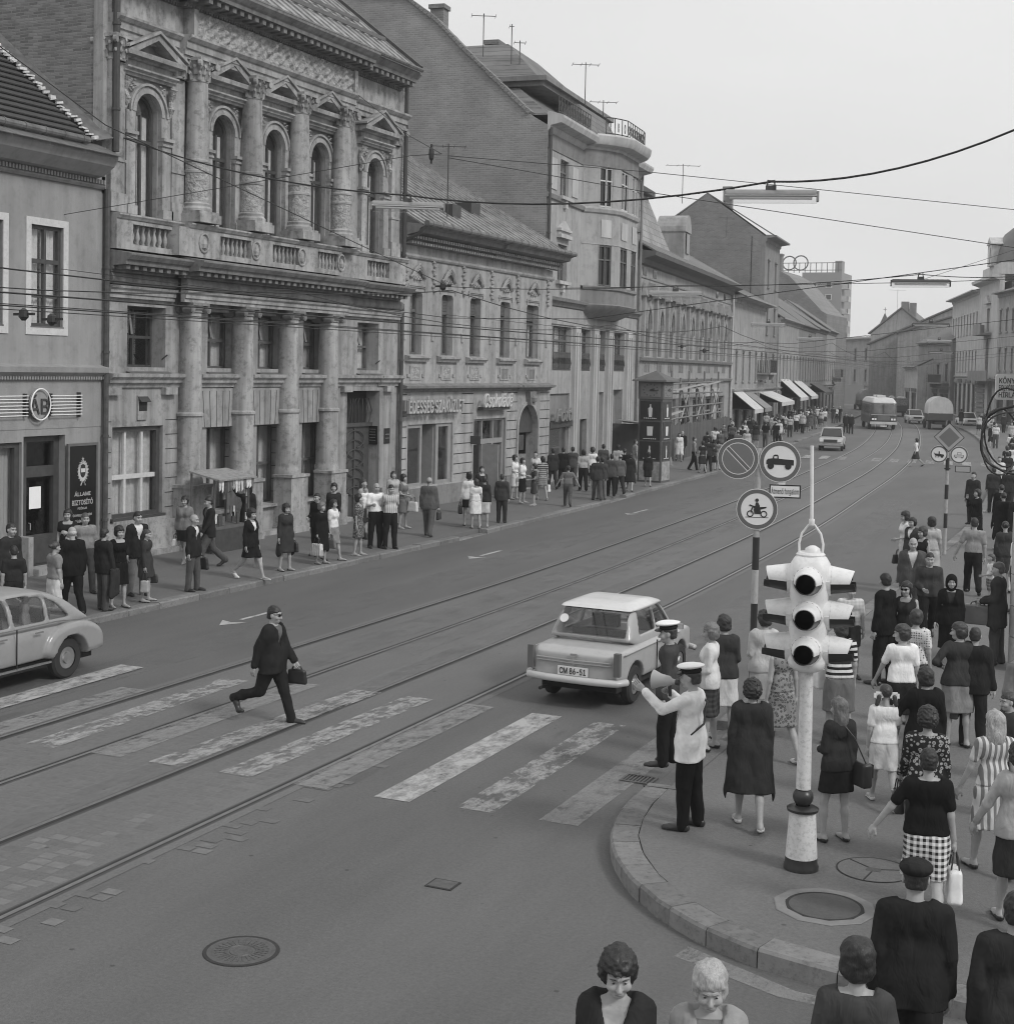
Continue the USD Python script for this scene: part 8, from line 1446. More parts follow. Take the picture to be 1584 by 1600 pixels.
 fl_ = lambda lv, sl_=.9, y0=-.02: g.cut(lambda X, Y, Z: np.where(Y > y0, (lv - .004 + sl_ * np.maximum(Y + .0, -.02) + .011 * np.sin(X * 58 + len(PEOPLE) * 1.7) * np.sin(X * 131 + 1) + .16 * np.abs(X - .03 * ((len(PEOPLE) % 3) - 1)) * (Y > .04) - .008 * (Y > .04)) - Z, -1.0)).rough(.004, 55, 7)
 if hair == 'short': C_((.085, .106, .1)); g.ell((0, -.05, 1.61), (.073, .062, .07), .02); g.rough(.009, 28, 3); fl_(1.66, .55); g.cut(lambda X, Y, Z: (1.565 - Z) + 0 * X + 0 * Y)
 elif hair == 'bald': g.ell((0, -.03, 1.64), (.081, .09, .062), .01); g.cut(lambda X, Y, Z: np.maximum(Z - 1.672, np.where(Y > .01, .1, 1.585 - Z)) + 0 * X)
 elif hair == 'bob': C_((.096, .112, .104)); g.ell((0, -.035, 1.61), (.094, .088, .1), .03); g.rough(.012, 22, 5); fl_(1.655, .5, .03); g.cut(lambda X, Y, Z: np.where((Y > .035) & (np.abs(X) < .066), 1.672 - Z, -1.)); g.cut(lambda X, Y, Z: (1.535 - Z) + 0 * X + 0 * Y)
 elif hair == 'curly': C_((.104, .12, .112), .012); g.ell((0, -.05, 1.61), (.094, .09, .085), .03); g.ell((0, -.03, 1.64), (.106, .1, .08), .03); g.rough(.014, 46, 9); fl_(1.662, .4, .04); g.cut(lambda X, Y, Z: (1.545 - Z) + 0 * X + 0 * Y)
 elif hair == 'puffy': C_((.104, .118, .108), .01, -.005); g.ell((0, -.03, 1.6), (.1, .085, .08), .03); g.rough(.013, 20, 2); fl_(1.655, .4, .045); g.cut(lambda X, Y, Z: (1.53 - Z) + 0 * X + 0 * Y)
 elif hair == 'long': C_((.096, .112, .102)); g.ell((0, -.045, 1.55), (.1, .075, .17), .04); g.rough(.015, 24, 4, (1, 1, .3)); fl_(1.66, .5); g.cut(lambda X, Y, Z: np.where((Y > .02), 1.655 - Z, -1.) + 0 * X)
 elif hair == 'bun': C_((.086, .106, .098)); g.ell((0, -.125, 1.66), (.045, .045, .042), .015); g.rough(.003, 30, 6); fl_(1.665, .5); g.cut(lambda X, Y, Z: (1.57 - Z) + 0 * X + 0 * Y)
 elif hair == 'ponytails':
  C_((.085, .105, .097)); g.rough(.003, 30, 6); fl_(1.665, .5); g.cut(lambda X, Y, Z: (1.57 - Z) + 0 * X + 0 * Y)
  for k in (-1, 1): g.cone((k * .1, -.05, 1.6), (k * .125, -.06, 1.5), .04, .028, .01)
 elif hair == 'scarf': C_((.1, .118, .108)); g.ell((0, -.05, 1.58), (.105, .1, .12), .04); g.cone((0, .0, 1.5), (0, .045, 1.52), .07, .045, .03); g.cut(lambda X, Y, Z: np.where((Y > .05), .062 - np.sqrt((X / 1.0) ** 2 + ((Z - 1.618) / 1.25) ** 2), -1.))
 elif hair in ('cap', 'beret'): C_((.083, .103, .08)); g.ell((0, -.05, 1.61), (.072, .06, .07), .02); fl_(1.66, .55); g.cut(lambda X, Y, Z: np.maximum(1.575 - Z, Z - 1.69) + 0 * X + 0 * Y)
 elif hair == 'police': C_((.083, .103, .08)); g.ell((0, -.05, 1.61), (.072, .06, .07), .02); fl_(1.66, .55); g.cut(lambda X, Y, Z: np.maximum(1.57 - Z, Z - 1.69) + 0 * X + 0 * Y)
 V, F = g.mesh(); H_ = put('hair' if hair != 'scarf' else 'headscarf', (hx(V), F), hm if hair != 'scarf' else cloth(hv))
 if hair == 'cap': g = Field((-.16, -.18, 1.58), (.16, .22, 1.84), hl); g.ell((0, -.03, 1.71), (.108, .128, .062), .01).cone((-.03, .1, 1.69), (.03, .1, 1.69), .045, .045, .02, 1.0); g.cut(lambda X, Y, Z: np.maximum(1.668 + .1 * Y - Z, np.where(Y > .1, Z - 1.705, -1)) + 0 * X); V, F = g.mesh(); put('cap', (hx(V), F), cloth(c3 or .03))
 if hair == 'beret': g = Field((-.16, -.18, 1.6), (.16, .22, 1.84), hl); g.ell((0.015, -.03, 1.735), (.125, .13, .05), .01); V, F = g.mesh(); put('beret', (hx(V), F), cloth(.02))
 if hair == 'police':
  g = Field((-.18, -.2, 1.6), (.18, .24, 1.86), .008); g.ell((0, -.01, 1.765), (.142, .152, .034), .01); g.cut(lambda X, Y, Z: (Z - 1.785 - .1 * Y) + 0 * X); V, F = g.mesh(); put('cap_top', (hx(V), F), mat('cap_white', .7, rough=.6, var=.05))
  g = Field((-.18, -.2, 1.6), (.18, .24, 1.86), .008); g.ell((0, -.014, 1.715), (.094, .113, .05), .01); g.cut(lambda X, Y, Z: np.maximum(1.682 - Z, Z - 1.755) + 0 * X + 0 * Y); V, F = g.mesh(); put('cap_band', (hx(V), F), cloth(.02))
  g = Field((-.18, -.0, 1.6), (.18, .24, 1.8), .007); g.ell((0, .085, 1.685), (.082, .075, .02), .01); g.cut(lambda X, Y, Z: np.maximum(1.676 - .25 * (Y - .09) - Z, .06 - Y) + 0 * X); V, F = g.mesh(); put('cap_peak', (hx(V), F), M_blk)
 if hair == 'ponytails':
  for k in (-1, 1): m = MB().box(-.035, .035, -.02, .02, -.05, .05).box(-.06, .06, -.02, .02, -.03, .03); v = np.vstack(m.v) + vec(k * .105, -.055, 1.615); put('hair_ribbon', (hx(v), m.get().faces), M_signw, False)
 fr_ = abs((face + look + 180) % 360 - 180)
 if lod < 2 and fr_ < 115:
  for k in (-1, 1):
   if not glasses:
    m = trimesh.creation.icosphere(2, .0125); put('eye', (hx(m.vertices * vec(1.15, 1, .62) + vec(k * .033, .0765, 1.642)), m.faces), M_eye); m = trimesh.creation.icosphere(1, .0075); put('iris', (hx(m.vertices * vec(1, .6, .85) + vec(k * .033, .087, 1.6415)), m.faces), M_iris)
   m = MB().tube([(k * .015, .0985, 1.667), (k * .034, .094, 1.671), (k * .054, .079, 1.662)], [.0022, .0028, .0014] if female else [.0035, .004, .002], 5); put('eyebrow', (hx(np.vstack(m.v)), np.vstack(m.f)), hm if hair not in ('scarf',) else hairmat(.05))
  m = MB().tube([(-.023, .089, 1.5635), (-.008, .094, 1.566), (.008, .094, 1.566), (.023, .089, 1.5635)], [.002, .0042, .0042, .002], 5); put('lips', (hx(np.vstack(m.v)), np.vstack(m.f)), M_lip)
 if glasses:
  m = MB()
  for k in (-1, 1): m.ub(k * .012, k * .06, 0, 0, 0, 0) if False else m.raw(np.array([(k * .01, .104, 1.655), (k * .058, .09, 1.657), (k * .054, .092, 1.63), (k * .014, .106, 1.628)]), [[0, 1, 2], [0, 2, 3], [0, 2, 1], [0, 3, 2]]).tube([(k * .058, .09, 1.655), (k * .08, .0, 1.65)], .003, 4)
  m.tube([(-.06, .092, 1.658), (-.01, .106, 1.656), (.01, .106, 1.656), (.06, .092, 1.658)], .004, 4); put('sunglasses', (hx(np.vstack(m.v)), np.vstack(m.f)), M_lens, False)
 return out
def hand_pt(p, k): w = p['W'][k]; c, s = math.cos(p['rz']), math.sin(p['rz']); return vec(p['xy'][0] + w[0] * c - w[1] * s, p['xy'][1] + w[0] * s + w[1] * c, p['z'] + w[2])
def bag(p, k, kind, label, v=.02, size=1.0, pat=None):
 """carried in the hand k: -1 left, 1 right of the person"""
 o = hand_pt(p, k); nm = {'handbag': 'handbag', 'case': 'briefcase', 'tote': 'shopping_bag', 'coat': 'carried_coat', 'net': 'net_bag'}[kind]; T = thing(nm, label, nm.replace('_', ' '), o, rotz=p['rz'] + PI / 2); m = mat('bag_leather', v, rough=.4, var=.15, scale=8, coords='obj') if not pat else cloth(v, pat, .5)
 if kind == 'coat': f = Field((-.25, -.15, -.75), (.25, .15, .12), .025); f.cone((-.06, 0, .04), (-.07, 0, -.42), .055, .07, .05, .5).cone((.06, 0, .04), (.07, 0, -.36), .055, .06, .05, .5).rough(.015, 9, 4, (1, 1, .4)); obj('cloth', trimesh.Trimesh(*f.mesh(), process=False), cloth(v), T, smooth=True); obj('collar', MB().tube([(-.1, 0, .08), (0, .03, .11), (.1, 0, .08)], .02, 6), cloth(v), T, smooth=True); return T
 w, d, h, hh = {'handbag': (.15, .05, .19, .13), 'case': (.2, .045, .26, .05), 'tote': (.19, .08, .34, .16), 'net': (.1, .08, .28, .2)}[kind]; w, d, h = w * size, d * size, h * size
 f = Field((-w - .06, -d - .06, -hh - h - .06), (w + .06, d + .06, -hh + .06), .016); X, Y, Z = np.meshgrid(*f.ax, indexing='ij', sparse=True); tp = .82 + .18 * (-(Z + hh) / h); q = np.sqrt(np.maximum(np.abs(X) - w * tp + .03, 0) ** 2 + np.maximum(np.abs(Y) - d * (tp if kind != 'case' else 1) + .03, 0) ** 2 + np.maximum(np.abs(Z + hh + h / 2) - h / 2 + .03, 0) ** 2) - .03; f.D = q.astype(np.float32); f.rough(.005, 12, 3)
 b = obj('bag', trimesh.Trimesh(*f.mesh(), process=False), m, T, smooth=40)
 for s in (-1, 1): obj('handle', MB().tube([(-w * .45, s * d * .5, -hh - .01), (-w * .36, s * d * .3, -hh * .3), (0, 0, .01), (w * .36, s * d * .3, -hh * .3), (w * .45, s * d * .5, -hh - .01)], .008, 6), mat('bag_handle', .02, rough=.5, var=.1), T, smooth=True)
 obj('clasp', MB().box(-.02, .02, d * .86, d * .86 + .02, -hh - .03, -hh + .0), M_chrome, T); return T
# ------------------------------------------------------------------ the people of the photograph
Pn = person
# crossing the road
q = Pn('man in sunglasses and dark suit striding over the crossing with a briefcase', 428, 942, 1.68, 62, 'suit', 'stride', ('fwd', 'back'), '0', 'short', .015, .02, .018, .1, glasses=True, hands=('grip', 'relax'), fat=1.2); bag(q, -1, 'case', 'dark briefcase of the man striding over the crossing', .012, .8)
# the two policemen and those beside them
q = Pn('policeman in white tunic and white cap speaking through a megaphone', 1082, 1040, 1.74, 252, 'uniform', 'stand', ((66, 8, 66, 0), 'mega'), 'R', 'police', .03, .66, .012, hands=('flat', 'grip'), fat=1.05, hem=.76)
mdir = q['fw']; mp_ = vec(q['xy'][0], q['xy'][1], q['z'] + 1.545) + vec(*mdir, 0) * .17; T = thing('megaphone', 'pale cone megaphone at the mouth of the white uniformed policeman', 'megaphone', mp_, rotz=math.atan2(mdir[1], mdir[0])); mg = MB().lathe([(.026, 0), (.03, .05), (.055, .08), (.06, .12), (.07, .18), (.1, .25), (.104, .26), (.095, .255)], n=24); v = mg.v[0]; mg.v = [np.stack([v[:, 2], v[:, 1], v[:, 0]], 1)]; mg.f = [mg.f[0][:, ::-1]]; obj('cone', mg, mat('megaphone_grey', .33, rough=.4, var=.08), T, smooth=40); obj('mouthpiece', MB().tube([(-.03, 0, 0), (.01, 0, 0)], .035, 12), M_blk, T); obj('grip', MB().bar((.08, 0, -.03), (.07, 0, -.16), .03), M_blk, T)
st = MB(); f0 = vec(*q['fw'], 0); r0 = vec(f0[1], -f0[0], 0); b0 = vec(*q['xy'], q['z']); st.tube([b0 + r0 * .13 + vec(0, 0, 1.47), b0 + r0 * .06 - f0 * .15 + vec(0, 0, 1.36), b0 - r0 * .1 - f0 * .17 + vec(0, 0, 1.16), b0 - r0 * .19 - f0 * .06 + vec(0, 0, 1.05)], .012, 5); obj('shoulder_strap', st, M_blk, None, True, 'dark shoulder strap across the back of the white tunic', None, 'strap')
Pn('second policeman in dark tunic and white cap standing at the kerb', 1046, 973, 1.76, 262, 'uniform', 'stand', ('down', 'down'), 'R', 'police', .03, .05, .014, look=-8)
Pn('blond woman in pale cardigan and checked skirt behind the policemen', 1112, 973, 1.64, 262, 'knit', 'stand', ('hold', 'hold'), 'R', 'bob', .13, .55, .06, p2='check', v2=.02)
Pn('woman in dark cardigan over a white skirt, back turned, beside the blond woman', 1132, 960, 1.66, 190, 'knit', 'stand', ('hold', 'hold'), 'R', 'bob', .02, .04, .5)
Pn('woman in long dark raincoat seen from behind, right of the policeman', 1176, 1060, 1.6, 185, 'coat', 'stroll', ('down', 'down'), 'R', 'curly', .012, .032, .03, shoes=1, hem=.46, fat=1.12)
Pn('person in pale suit with back turned behind the sign pole', 1195, 953, 1.66, 200, 'knit', 'stand', ('hold', 'down'), 'R', 'bob', .018, .38, .36, hem=.5)
Pn('woman in floral dress half hidden by the traffic light', 1224, 988, 1.62, 215, 'dress', 'stroll', ('down', 'bag'), 'R', 'bob', .02, .2, p1='floral', v2=.06, shoes=1, sleeve=0)
Pn('fair boy in check shirt and shorts looking out from behind the traffic light', 1330, 911, 1.5, 12, 'shorts', 'stroll', ('down', 'down'), 'R', 'short', .09, .42, .05, p1='check', v2=.55, legs_dark=True)
q = Pn('woman in striped jumper and grey skirt behind the traffic light', 1314, 968, 1.66, 200, 'blouse', 'stand', ('crook', 'down'), 'R', 'bob', .03, .55, .12, p1='hstripe', v2=.02, hem=.5); bag(q, -1, 'tote', 'white handbag on the arm of the woman in striped jumper', .62, .8)
q = Pn('girl with fair shoulder length hair, dark jacket and shoulder bag beside the light', 1312, 1090, 1.5, 215, 'knit', 'relax', ('hold', 'down'), 'R', 'long', .1, .03, .02, hem=.62)
o = vec(*q['xy'], q['z']); f0 = vec(*q['fw'], 0); r0 = vec(f0[1], -f0[0], 0); T = thing('shoulder_bag', 'large dark satchel hanging at the hip of the fair haired girl', 'bag', o + r0 * .2 - f0 * .08 + vec(0, 0, .72), rotz=q['rz']); f = Field((-.12, -.24, -.2), (.12, .24, .2), .016); X, Y, Z = np.meshgrid(*f.ax, indexing='ij', sparse=True); f.D = (np.sqrt(np.maximum(np.abs(X) - .03, 0) ** 2 + np.maximum(np.abs(Y) - .15, 0) ** 2 + np.maximum(np.abs(Z) - .1, 0) ** 2) - .03).astype(np.float32); obj('bag', trimesh.Trimesh(*f.mesh(), process=False), mat('bag_leather', .02, rough=.4, var=.15, scale=8, coords='obj'), T, smooth=True); obj('flap', MB().plate((.066, -.17, -.02), (.066, .17, -.02), (.066, .17, .12), (.066, -.17, .12), .008), mat('bag_leather', .03, rough=.4, var=.15, scale=8, coords='obj'), T); obj('strap', MB().tube([(0, -.15, .1), (-.1, -.06, .38), (-.2, .0, .52), (-.12, .1, .38), (0, .15, .1)], .008, 5), M_blk, T)
Pn('dark haired man in black suit looking left behind the crowd', 1384, 895, 1.76, 238, 'suit', 'stand', ('down', 'down'), 'R', 'short', .01, .012, .012, .5, look=30)
Pn('woman in sunglasses and sleeveless dark dress', 1417, 908, 1.62, 335, 'dress', 'stand', ('down', 'down'), 'R', 'bob', .015, .03, glasses=True, sleeve=0)
Pn('woman in white blouse with small dark dots, head turned away', 1432, 952, 1.62, 165, 'blouse', 'stand', ('down', 'down'), 'R', 'bob', .025, .55, .04, p1='dots', v2=.08)
Pn('woman in plain white short sleeved shirt looking left over her shoulder', 1411, 975, 1.64, 195, 'blouse', 'stand', ((20, 16, 8, 0), 'down'), 'R', 'bob', .03, .68, .02, look=-70)
Pn('girl with white hair ribbons, white top and pale skirt', 1385, 1064, 1.42, 190, 'blouse', 'walk', ('down', 'fwd'), 'R', 'ponytails', .03, .66, .42, hem=.6, shoes=1, sleeve=0)
Pn('short haired woman in black coat holding the ribboned girl by the hand', 1447, 1040, 1.62, 192, 'coat', 'stroll', ((12, 32, 10, 0), 'down'), 'R', 'bob', .014, .014, .02)
q = Pn('curly haired woman in dark flowered blouse', 1450, 1103, 1.6, 188, 'blouse', 'stroll', ((20, 8, 20, 0), 'down'), 'R', 'curly', .016, .025, .03, p1='floral', v2=.3, sleeve=1.0, fat=1.08); bag(q, -1, 'handbag', 'dark handbag carried by the woman in flowered blouse', .03, 1.1)
q = Pn('woman in black top and gingham skirt with a white bag', 1452, 1160, 1.64, 186, 'blouse', 'walk', ((6, 34, 12, 0), 'bag'), 'R', 'short', .012, .012, .6, p2='gingham', v2=.02, hem=.56, hands=('relax', 'grip'), sex='f', fat=1.08); bag(q, 1, 'tote', 'white shopping bag with dark handles beside the gingham skirt', .66, .85)
Pn('man in dark cap and dark jacket seen from behind, bottom right', 1432, 1338, 1.74, 184, 'suit', 'stroll', ('down', 'down'), 'R', 'cap', .015, .02, .02, .022, fat=1.02)
Pn('woman with wavy dark hair and dark short sleeved top at the bottom edge', 1341, 1466, 1.7, 182, 'blouse', 'stroll', ('down', 'down'), 'N', 'puffy', .014, .05, .03, fat=1.05)
Pn('person in dark uniform shirt with shoulder straps at the bottom right corner', 1590, 1390, 1.76, 186, 'jacket', 'stroll', ('down', 'down'), '0', 'short', .015, .03, .02)
Pn('blond woman with hair band and striped summer dress', 1556, 1108, 1.62, 206, 'dress', 'stroll', ((10, 16, 12, 0), 'down'), 'R', 'long', .28, .5, p1='vstripe', v2=.16, sleeve=.6)
Pn('woman in pale grey jumper with pushed up sleeves, cut by the right edge', 1596, 1158, 1.66, 190, 'knit', 'stroll', ((12, 22, 14, 0), 'down'), 'R', 'curly', .02, .3, .03, hem=.52)
Pn('woman in dark pullover and tweed skirt, hand on hip', 1500, 972, 1.64, 200, 'knit', 'stand', ('hip', 'down'), 'R', 'bob', .03, .04, .2, look=-60, fat=1.08, shoes=0)
q = Pn('boy in dark jacket with white collar beside the tweed skirt', 1524, 980, 1.58, 176, 'jacket', 'stand', ('down', 'bag'), 'R', 'short', .02, .022, .02); bag(q, -1, 'handbag', 'dark leather bag between the tweed skirt and the boy', .04, 1.2)
q = Pn('old woman in black with black headscarf walking towards the camera', 1487, 893, 1.6, 4, 'costume', 'walk', ('down', 'bag'), 'R', 'scarf', .012, .012, .012, .03, hem=.42); bag(q, -1, 'handbag', 'small dark bag of the old woman in headscarf', .02, .8)
Pn('young man in dark zipped sweater with dark trousers', 1453, 858, 1.68, 5, 'sweater', 'walk2', ('down', 'hold'), 'R', 'short', .012, .045, .016)
Pn('bald man in grey three piece suit and tie', 1427, 838, 1.74, 2, 'suit', 'stroll', ('down', 'down'), 'R', 'bald', .06, .06, .055, .5, fat=1.1)
q = Pn('man in dark coat carrying a flat case at the right edge', 1561, 878, 1.74, 262, 'longcoat', 'stand', ('hold', 'hold'), 'R', 'short', .06, .035, .06, fat=1.1, hem=.66); bag(q, -1, 'case', 'pale flat document case held by the man in dark coat', .12, 1.3)
Pn('small child in white top and check shorts', 1548, 867, 1.12, 280, 'shorts', 'stand', ('hold', 'down'), 'R', 'short', .06, .6, .2, p2='check', v2=.05)
Pn('person in bright white shirt cut by the right edge', 1592, 828, 1.72, 300, 'shirt', 'stand', ('down', 'down'), 'R', 'short', .03, .7, .04)
Pn('man in pale short sleeved shirt and dark trousers walking away', 1523, 805, 1.76, 184, 'shirt', 'walk', ((4, 22, 14, 0), 'down'), 'R', 'short', .018, .22, .015)
q = Pn('woman with puffed dark hair in white dress holding a paper', 1415, 799, 1.66, 290, 'blouse', 'stand', ('hold', 'down'), 'R', 'puffy', .02, .6, .5); bag(q, 1, 'handbag', 'black handbag of the woman in white holding a paper', .012, 1.2)
Pn('dark haired girl in white blouse and dark waistcoat', 1426, 808, 1.6, 320, 'costume', 'stand', ('down', 'down'), 'R', 'bob', .015, .05, .05, .6)
Pn('woman in sleeveless black dress with red puffed hair looking left', 1442, 823, 1.62, 310, 'dress', 'stand', ('down', 'down'), 'R', 'puffy', .035, .02, sleeve=0)
Pn('woman in pale dress seen from behind near the second sign pole', 1456, 808, 1.66, 190, 'dress', 'stand', ('down', 'down'), 'R', 'puffy', .018, .36)
Pn('woman in dark jumper and skirt with back turned at the right', 1571, 813, 1.62, 186, 'knit', 'stroll', ('down', 'down'), 'R', 'bun', .02, .045, .05)
Pn('dark haired man in dark shirt standing at the kerb beyond the second pole', 1521, 737, 1.74, 330, 'jacket', 'stand', ('down', 'down'), 'R', 'short', .012, .03, .025)
q = Pn('woman in black jumper holding her hand to her mouth', 1527, 764, 1.64, 300, 'knit', 'stand', ('down', 'phone'), 'R', 'bob', .015, .015, .13); bag(q, -1, 'coat', 'dark coat hanging over the arm of the woman in black jumper', .015, 1.0)
for i, (px, tp, wr, c, f, hr, lb) in enumerate(((1553, 729, 'sweater', .035, 184, 'short', 'man in dark pullover walking away near the cable coil'), (1577, 730, 'jacket', .03, 182, 'short', 'broad man in dark jacket under the cable coil'), (1565, 756, 'coat', .012, 190, 'bun', 'stout woman in long black coat at the right edge'), (1590, 770, 'coat', .02, 190, 'curly', 'woman in black coat cut by the right edge'), (1568, 768, 'coat', .015, 200, 'bun', 'woman in black shawl in front of the long black coat'))):
 Pn(lb, px, tp, 1.66, f, wr, 'stroll', ('down', 'down'), 'R', hr, .02, c, c, fat=1.1)
Pn('boy with dark fringe at the right edge behind the blond woman', 1577, 1082, 1.4, 300, 'jacket', 'stand', ('down', 'down'), 'R', 'short', .03, .05, .05)
Pn('man in grey jacket sleeve cut by the right edge above the boy', 1606, 1000, 1.74, 200, 'jacket', 'stand', ('down', 'down'), 'R', 'short', .03, .14, .05)
# two women crossing in front, bottom edge
Pn('woman with dark curly hair and dark jacket over a check blouse, bottom edge', 966, 1464, 1.72, 352, 'costume', 'walk', ('fwd', 'back'), 'N', 'curly', .014, .025, .03, .3, look=-14, fat=1.04, nod=.3)
Pn('blond woman with smooth puffed hair and pale jacket, bottom edge', 1110, 1487, 1.66, 4, 'costume', 'walk2', ('fwd', 'back'), 'N', 'puffy', .3, .24, .1, .14, nod=.3)
Pn('woman carrying a bag over the far crossing', 1432, 683, 1.62, 260, 'blouse', 'walk', ('down', 'bag'), '0', 'bob', .02, .6, .04)
# left pavement, near group
L = dict(base='L')
Pn('man in dark jacket leaning at the left door', 17, 817, 1.72, 40, 'jacket', 'stand', ('down', 'down'), 'L', 'short', .02, .03, .04); Pn('boy in dark jumper with white cuffs, back turned, by the car', 22, 853, 1.45, 185, 'shirt', 'stand', ('down', 'down'), 'L', 'short', .015, .025, .02)
Pn('stout woman with hair bun, grey top and pale skirt', 86, 846, 1.58, 120, 'blouse', 'stand', ('down', 'down'), 'L', 'bun', .04, .2, .5, fat=1.15); Pn('white haired man in black suit, back turned', 113, 821, 1.7, 200, 'suit', 'stroll', ('down', 'down'), 'L', 'bald', .4, .012, .012, 0, fat=1.12)
Pn('woman in black low necked dress before the office board', 106, 795, 1.64, 350, 'dress', 'stand', ('folded', 'down'), 'L', 'bob', .02, .018); Pn('youth in pale shirt with hand on hip', 133, 801, 1.68, 15, 'shirt', 'relax', ('down', 'hip'), 'L', 'short', .06, .2, .05)
q = Pn('man in dark jacket and grey trousers with a coat on his arm', 163, 825, 1.7, 130, 'suit', 'stand', ('down', 'bag'), 'L', 'short', .015, .022, .06, .5); bag(q, 1, 'coat', 'dark coat carried by the man in grey trousers', .03)
Pn('woman in plain black dress with puffed hair', 186, 822, 1.62, 30, 'dress', 'stand', ('behind', 'down'), 'L', 'puffy', .012, .01, sleeve=1.0); Pn('young man in dark suit and tie by the big window', 215, 799, 1.74, 30, 'suit', 'stand', ('down', 'down'), 'L', 'short', .012, .018, .14, .55)
q = Pn('woman in dark grey coat with a handbag at the kerb', 229, 827, 1.6, 75, 'coat', 'stand', ('bag', 'bag'), 'L', 'short', .03, .04, .04, hem=.62, sex='f', shoes=0); bag(q, -1, 'handbag', 'dark handbag of the woman in grey coat', .02); bag(q, 1, 'net', 'pale string bag hanging beside the grey coat', .3, .9)
q = Pn('girl in grey cardigan open over a dark dress with white bag', 289, 771, 1.66, 340, 'knit', 'walk', ('bag', 'down'), 'L', 'bob', .015, .16, .02, hem=.62, shoes=1); bag(q, 1, 'handbag', 'white handbag of the girl in grey cardigan', .66)
q = Pn('older man in dark jacket with white collar and briefcase', 303, 803, 1.72, 60, 'suit', 'stand', ('down', 'bag'), 'L', 'bald', .2, .02, .07, .6); bag(q, -1, 'case', 'dark briefcase of the older man with white collar', .012)
Pn('man walking left in dark jacket and grey trousers', 327, 772, 1.74, 290, 'suit', 'walk', ('fwd', 'back'), 'L', 'short', .015, .022, .07, .1); Pn('woman in dark headscarf reaching up at the newspaper stand', 388, 757, 1.6, 200, 'coat', 'stand', ('raise', 'down'), 'L', 'scarf', .015, .02, .02)
q = Pn('woman in black suit and white shoes at the kerb', 393, 791, 1.64, 50, 'costume', 'walk', ('down', 'down'), 'L', 'curly', .015, .014, .014, .6, shoes=1, hem=.6); bag(q, -1, 'net', 'pale patterned bag of the woman in black suit', .5, .9)
q = Pn('woman in dark loose coat holding a black bag', 447, 787, 1.64, 40, 'coat', 'stand', ('down', 'bag'), 'L', 'puffy', .014, .035, .03, hem=.5); bag(q, -1, 'case', 'black bag of the woman in dark loose coat', .012, .9)
q = Pn('old woman in long black coat with a striped bag', 503, 785, 1.56, 50, 'coat', 'stand', ('bag', 'down'), 'L', 'puffy', .12, .012, .02, hem=.42); bag(q, 1, 'tote', 'striped shopping bag of the old woman', .3, .9, 'vstripe'); Pn('boy in black half hidden behind the old woman', 496, 770, 1.6, 320, 'jacket', 'stand', ('down', 'hold'), 'L', 'short', .015, .015, .02)
q = Pn('woman in white knitted top and grey skirt', 521, 779, 1.6, 60, 'blouse', 'stroll', ('down', 'down'), 'L', 'bob', .014, .6, .2, fat=1.08); bag(q, 1, 'handbag', 'grey bag behind the woman in white knitted top', .1, 1.2); Pn('woman in dark cardigan walking towards the street by the columns', 522, 752, 1.64, 355, 'knit', 'walk', ('fwd', 'back'), 'L', 'puffy', .012, .025, .2)
q = Pn('woman in patterned dark dress with white shoes at the kerb', 561, 772, 1.6, 70, 'dress', 'stand', ('down', 'bag'), 'L', 'puffy', .014, .06, p1='floral', v2=.2, shoes=1, sleeve=.8); bag(q, -1, 'handbag', 'black handbag of the woman in patterned dress', .012)
q = Pn('man in white shirt holding a small child', 588, 754, 1.74, 20, 'shirt', 'stand', ('down', 'crook'), 'L', 'bald', .03, .7, .014)
qq = Pn('small child in white on the arm of the man in white shirt', 577, 772, .82, 30, 'shorts', 'relax', ('down', 'down'), 'L', 'short', .08, .7, .6, xy=(q['xy'][0] - .12, q['xy'][1] - .22)); UsdGeom.Xformable(qq['T']).GetOrderedXformOps()[0].Set(Gf.Vec3d(float(q['xy'][0]) - .22, float(q['xy'][1]) - .2, .13 + .78))
Pn('man in striped grey shirt standing at the kerb end', 611, 757, 1.72, 20, 'shirt', 'stand', ('behind', 'behind'), 'L', 'short', .012, .3, .016, p1='vstripe', v2=.45); Pn('woman with fair clothes standing at the palace gate', 615, 736, 1.62, 20, 'blouse', 'stand', ('down', 'down'), 'L', 'bob', .03, .35, .2); Pn('tall woman at the gate behind the man in white shirt', 568, 748, 1.7, 60, 'blouse', 'stand', ('down', 'down'), 'L', 'long', .03, .25, .03)
q = Pn('woman in grey dress holding a pale bag by the downpipe', 631, 741, 1.62, 60, 'dress', 'stand', ('hold', 'hold'), 'L', 'puffy', .014, .12, shoes=1); bag(q, -1, 'tote', 'pale shopping bag of the woman by the downpipe', .5, .9)
q = Pn('bald man in grey suit walking away with a briefcase', 671, 744, 1.72, 165, 'suit', 'stroll', ('down', 'bag'), 'L', 'bald', .15, .085, .08, 0, fat=1.08); bag(q, 1, 'case', 'black briefcase of the bald man in grey suit', .012, .9)
q = Pn('woman in white cardigan and short black skirt, back turned', 733, 738, 1.64, 185, 'knit', 'stand', ('bag', 'down'), 'L', 'puffy', .012, .62, .014, hem=.62); bag(q, -1, 'handbag', 'dark bag of the woman in white cardigan', .014, 1.3)
